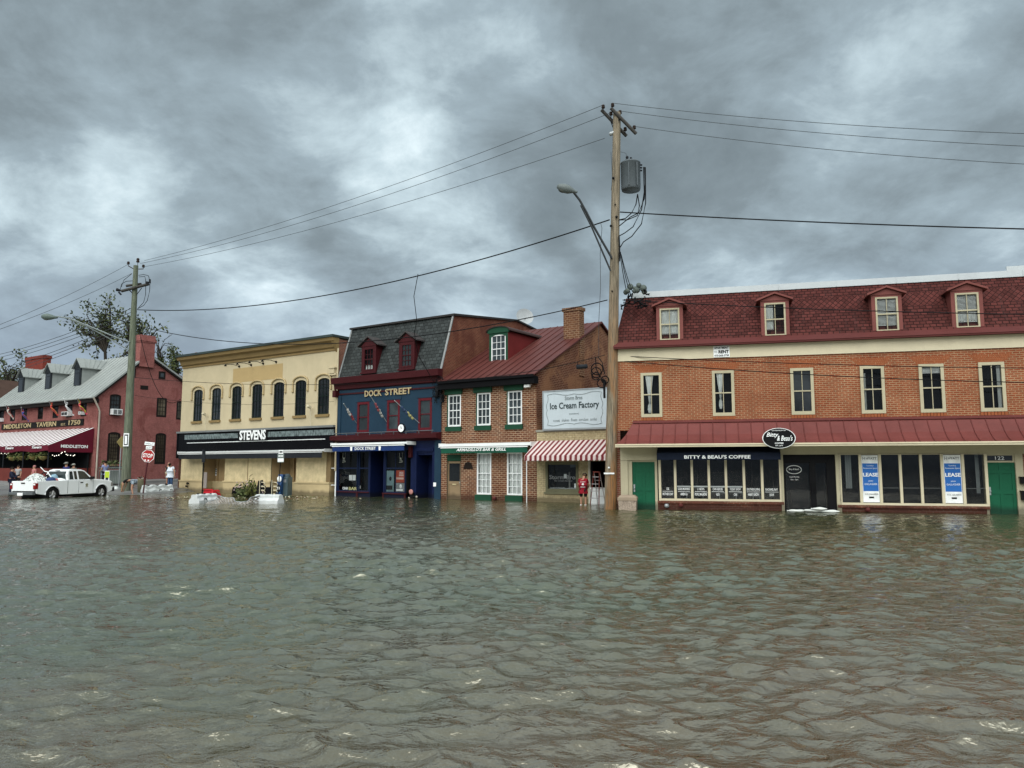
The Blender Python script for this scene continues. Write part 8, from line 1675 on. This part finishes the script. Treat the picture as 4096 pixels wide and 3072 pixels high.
        for k in range(n): p0 = Vector((r_.gauss(0, rr*.5), r_.gauss(0, .25), cz+r_.gauss(0, .22))); d1 = Vector((r_.uniform(-1, 1), r_.uniform(-1, 1), r_.uniform(-1, 1)))*.10; d2 = Vector((r_.uniform(-1, 1), r_.uniform(-1, 1), r_.uniform(-1, 1)))*.06; m.add([p0-d1, p0+d2, p0+d1, p0-d2], [(0, 1, 2, 3)])
        m.build('foliage', mt, t)
    c = Z9(810, 780); t = thing('flower_clump', 'pale pink and white flowers drooping above the debris', 'flowers', (c.x, c.y+.9, 0)); r_ = random.Random(33); m = MB()
    for k in range(60): p0 = Vector((r_.gauss(0, .35), r_.gauss(0, .1), deep(*q(9, 810, 610), c.y+.9).z+r_.gauss(0, .14))); m.ball(p0, .035, 4)
    m.build('blossoms', paint('pale_blossom', (.5, .38, .38), .8), t); m = MB()
    for k in range(8): m.tube([(0, 0, -.1), (r_.uniform(-.5, .5), 0, deep(*q(9, 810, 610), c.y+.9).z)], .012, 4)
    m.build('stems', BARK, t)
    # black crate / bench
    c = Z9(610, 730); t = thing('slatted_crate', 'black slatted crate tilted in the debris left of the shrub', 'crate', (c.x, c.y+2.2, .05), R(-10)); s_ = .2758/pxm(c.y+2.2); m = MB(); w_, h_ = 95*s_, 75*s_; t.rotation_euler = (0, R(9), R(-10)); m.box(-w_, w_, -.3, -.27, h_*.9, h_); m.box(-w_, w_, .27, .3, h_*.9, h_)
    for i in range(6): m.box(-w_, w_, -.3, -.28, i*h_/6, i*h_/6+h_/12)
    for xx in (-w_, w_-.04): m.box(xx, xx+.04, -.302, .302, -.1, h_)
    for i in range(5): m.box(-w_, w_, -.25+i*.12, -.19+i*.12, -.02, 0)
    m.build('slats', BLACK, t)
    # black upturned chairs, four, tall pointed legs up
    hts = [(985, 512), (1078, 516), (1112, 508), (1250, 505)]
    lbs = ['upturned black chair nearest the leafy debris, leftmost of the four', 'upturned black chair, left of the close middle pair', 'upturned black chair, right of the close middle pair', 'upturned black chair nearest the blue news box']
    for i, (x, y) in enumerate(hts):
        c = Z9(x-10, 760); Y = c.y+1.0; p = deep(*q(9, x, y), Y); hh = p.z; t = thing('upturned_chair', lbs[i], 'chair', (p.x-.1, Y, 0), R(10*i-15), 'upturned black chairs in the debris'); s_ = .2758/pxm(Y); z1 = deep(*q(9, x, 610), Y).z
        m = MB(); m.box(-.32, .20, -.2, .2, z1-.42, z1); m.build('seat', BLACK, t, .02)
        for (lx, ly) in ((.12, -.16), (-.25, -.16), (.12, .16), (-.25, .16)):
            tall = hh if (lx > 0) else z1+.12
            m = MB(); m.tube([(lx, ly, z1-.02), (lx+.0, ly*.7, tall)], [.085, .03], 5); m.build('leg', BLACK, t)
        m = MB()
        for k in range(4): m.tube([(-.28+.12*k, .22, -.15), (-.26+.13*k, .24, z1-.1)], .016, 4)
        m.tube([(-.30, .22, .05), (.22, .22, .05)], .02, 4); m.build('backrest', BLACK, t)
    # scrolled pale ironwork between them
    for i, (x0_, x1_) in enumerate(((985, 1030), (1165, 1215))):
        c = Z9((x0_+x1_)/2, 790); Y = c.y+1.1; t = thing('scrolled_ironwork', ['cream scrolled metal chair back between the first upturned chairs', 'cream scrolled metal chair back before the rightmost upturned chair'][i], 'ironwork', (c.x, Y, 0), 0, 'cream ironwork in the debris'); m = MB()
        for k in range(4): cz = .12+k*.2; m.tube([(.17*math.cos(R(-100+i_*34)), 0, cz+.12*math.sin(R(-100+i_*34))) for i_ in range(7)], .022, 4)
        m.build('scrolls', CREAM2, t); m = MB(); m.tube([(-.12, 0, -.2), (-.12, 0, .95)], .02, 4); m.build('upright', CREAM2, t)
    # blue news box and dark bin
    c = Z9(1375, 745); Y = c.y+1.0; s_ = .2758/pxm(Y); zt = deep(*q(9, 1400, 425), Y).z
    t = thing('news_box', 'tilted glossy blue newspaper box in front of the boarded shop', 'newspaper box', deep(*q(9, 1375, 1), Y)*Vector((1, 1, 0)) if False else (deep(*q(9, 1378, 700), Y).x, Y, 0), R(-8)); t.rotation_euler = (0, R(3), R(-8)); w_ = 34*s_
    NB = paint('news_blue', (.02, .06, .16), .25, .3, 5, dirt=.2); m = MB(); m.box(-w_, w_, -.25, .25, -.3, zt*.55); m.prismx([(-.25, zt*.55), (.25, zt*.55), (.25, zt), (-.12, zt)], -w_, w_); m.build('cabinet', NB, t, .02); m = MB(); m.box(-w_*.8, w_*.8, -.27, -.251, zt*.2, zt*.5); m.build('door', GB, t); m = MB(); m.ball((0, -.26, zt*.78), .14, 8, sq=(1, .1, 1.2)); m.box(-w_*.5, w_*.5, -.275, -.271, zt*.30, zt*.42); m.build('emblem', WHITE2, t)
    t = thing('waste_bin', 'tall grey-green waste bin beside the blue newspaper box', 'bin', (deep(*q(9, 1452, 700), Y).x, Y+.3, 0), R(-12)); w_ = 50*s_; zt2 = zt*1.0; m = MB(); m.box(-w_, w_, -.3, .3, -.3, zt2*.88); m.build('bin_body', paint('bin_grey', (.07, .10, .11), .35, .15), t, .05); m = MB(); m.lathe([(w_*1.05, 0), (w_*1.0, .08), (w_*.6, .16), (0, .18)], 14, (0, 0, zt2*.881)); m.build('domed_lid', paint('bin_lid', (.05, .07, .08), .4), t)
    m = MB(); m.box(-w_*.55, w_*.55, -.312, -.301, zt2*.62, zt2*.76); m.build('label_plate', GALV, t)
    # rubble of floating leaves and wood, uncountable
    r_ = random.Random(77); m = MB(); c = Z9(1530, 800)
    for k in range(900):
        p0 = Vector((r_.gauss(0, .9) if k % 2 else r_.uniform(-6.5, 0), r_.gauss(0, .9) if k % 2 else r_.gauss(.4, .5), .03+abs(r_.gauss(0, .07)))); a = r_.uniform(0, 6.28); l = r_.uniform(.04, .16); m.add([p0, p0+Vector((math.cos(a)*l, math.sin(a)*l, r_.uniform(-.02, .06))), p0+Vector((math.cos(a+.9)*l*.6, math.sin(a+.9)*l*.6, .03))], [(0, 1, 2)], r_.choice((0, 0, 1, 2)))
    o = m.build('leaf_litter', [paint('litter_brown', (.11, .06, .03), .8), paint('litter_pale', (.45, .4, .3), .8), LEAFS[0]], None); o.location = (c.x, c.y, 0); tag(o, 'floating leaves and splinters gathered right of the debris', 'litter', kind='stuff')
    # foam sheets around the barrier foot
    c = ground(*q(7, 2050, 830)); t = thing('wet_bundle', 'black and white wet bundle lying between the truck bumper and the bending person', 'bundle', (c.x, c.y, 0), 0); m = MB(); m.ball((0, 0, .12), .33, 12, sq=(1.1, .7, .7)); o = m.build('cloth', bpy.data.materials['foil'], t)
    for v in o.data.vertices: v.co *= 1+random.Random(v.index).uniform(-.15, .15)
corner_things()
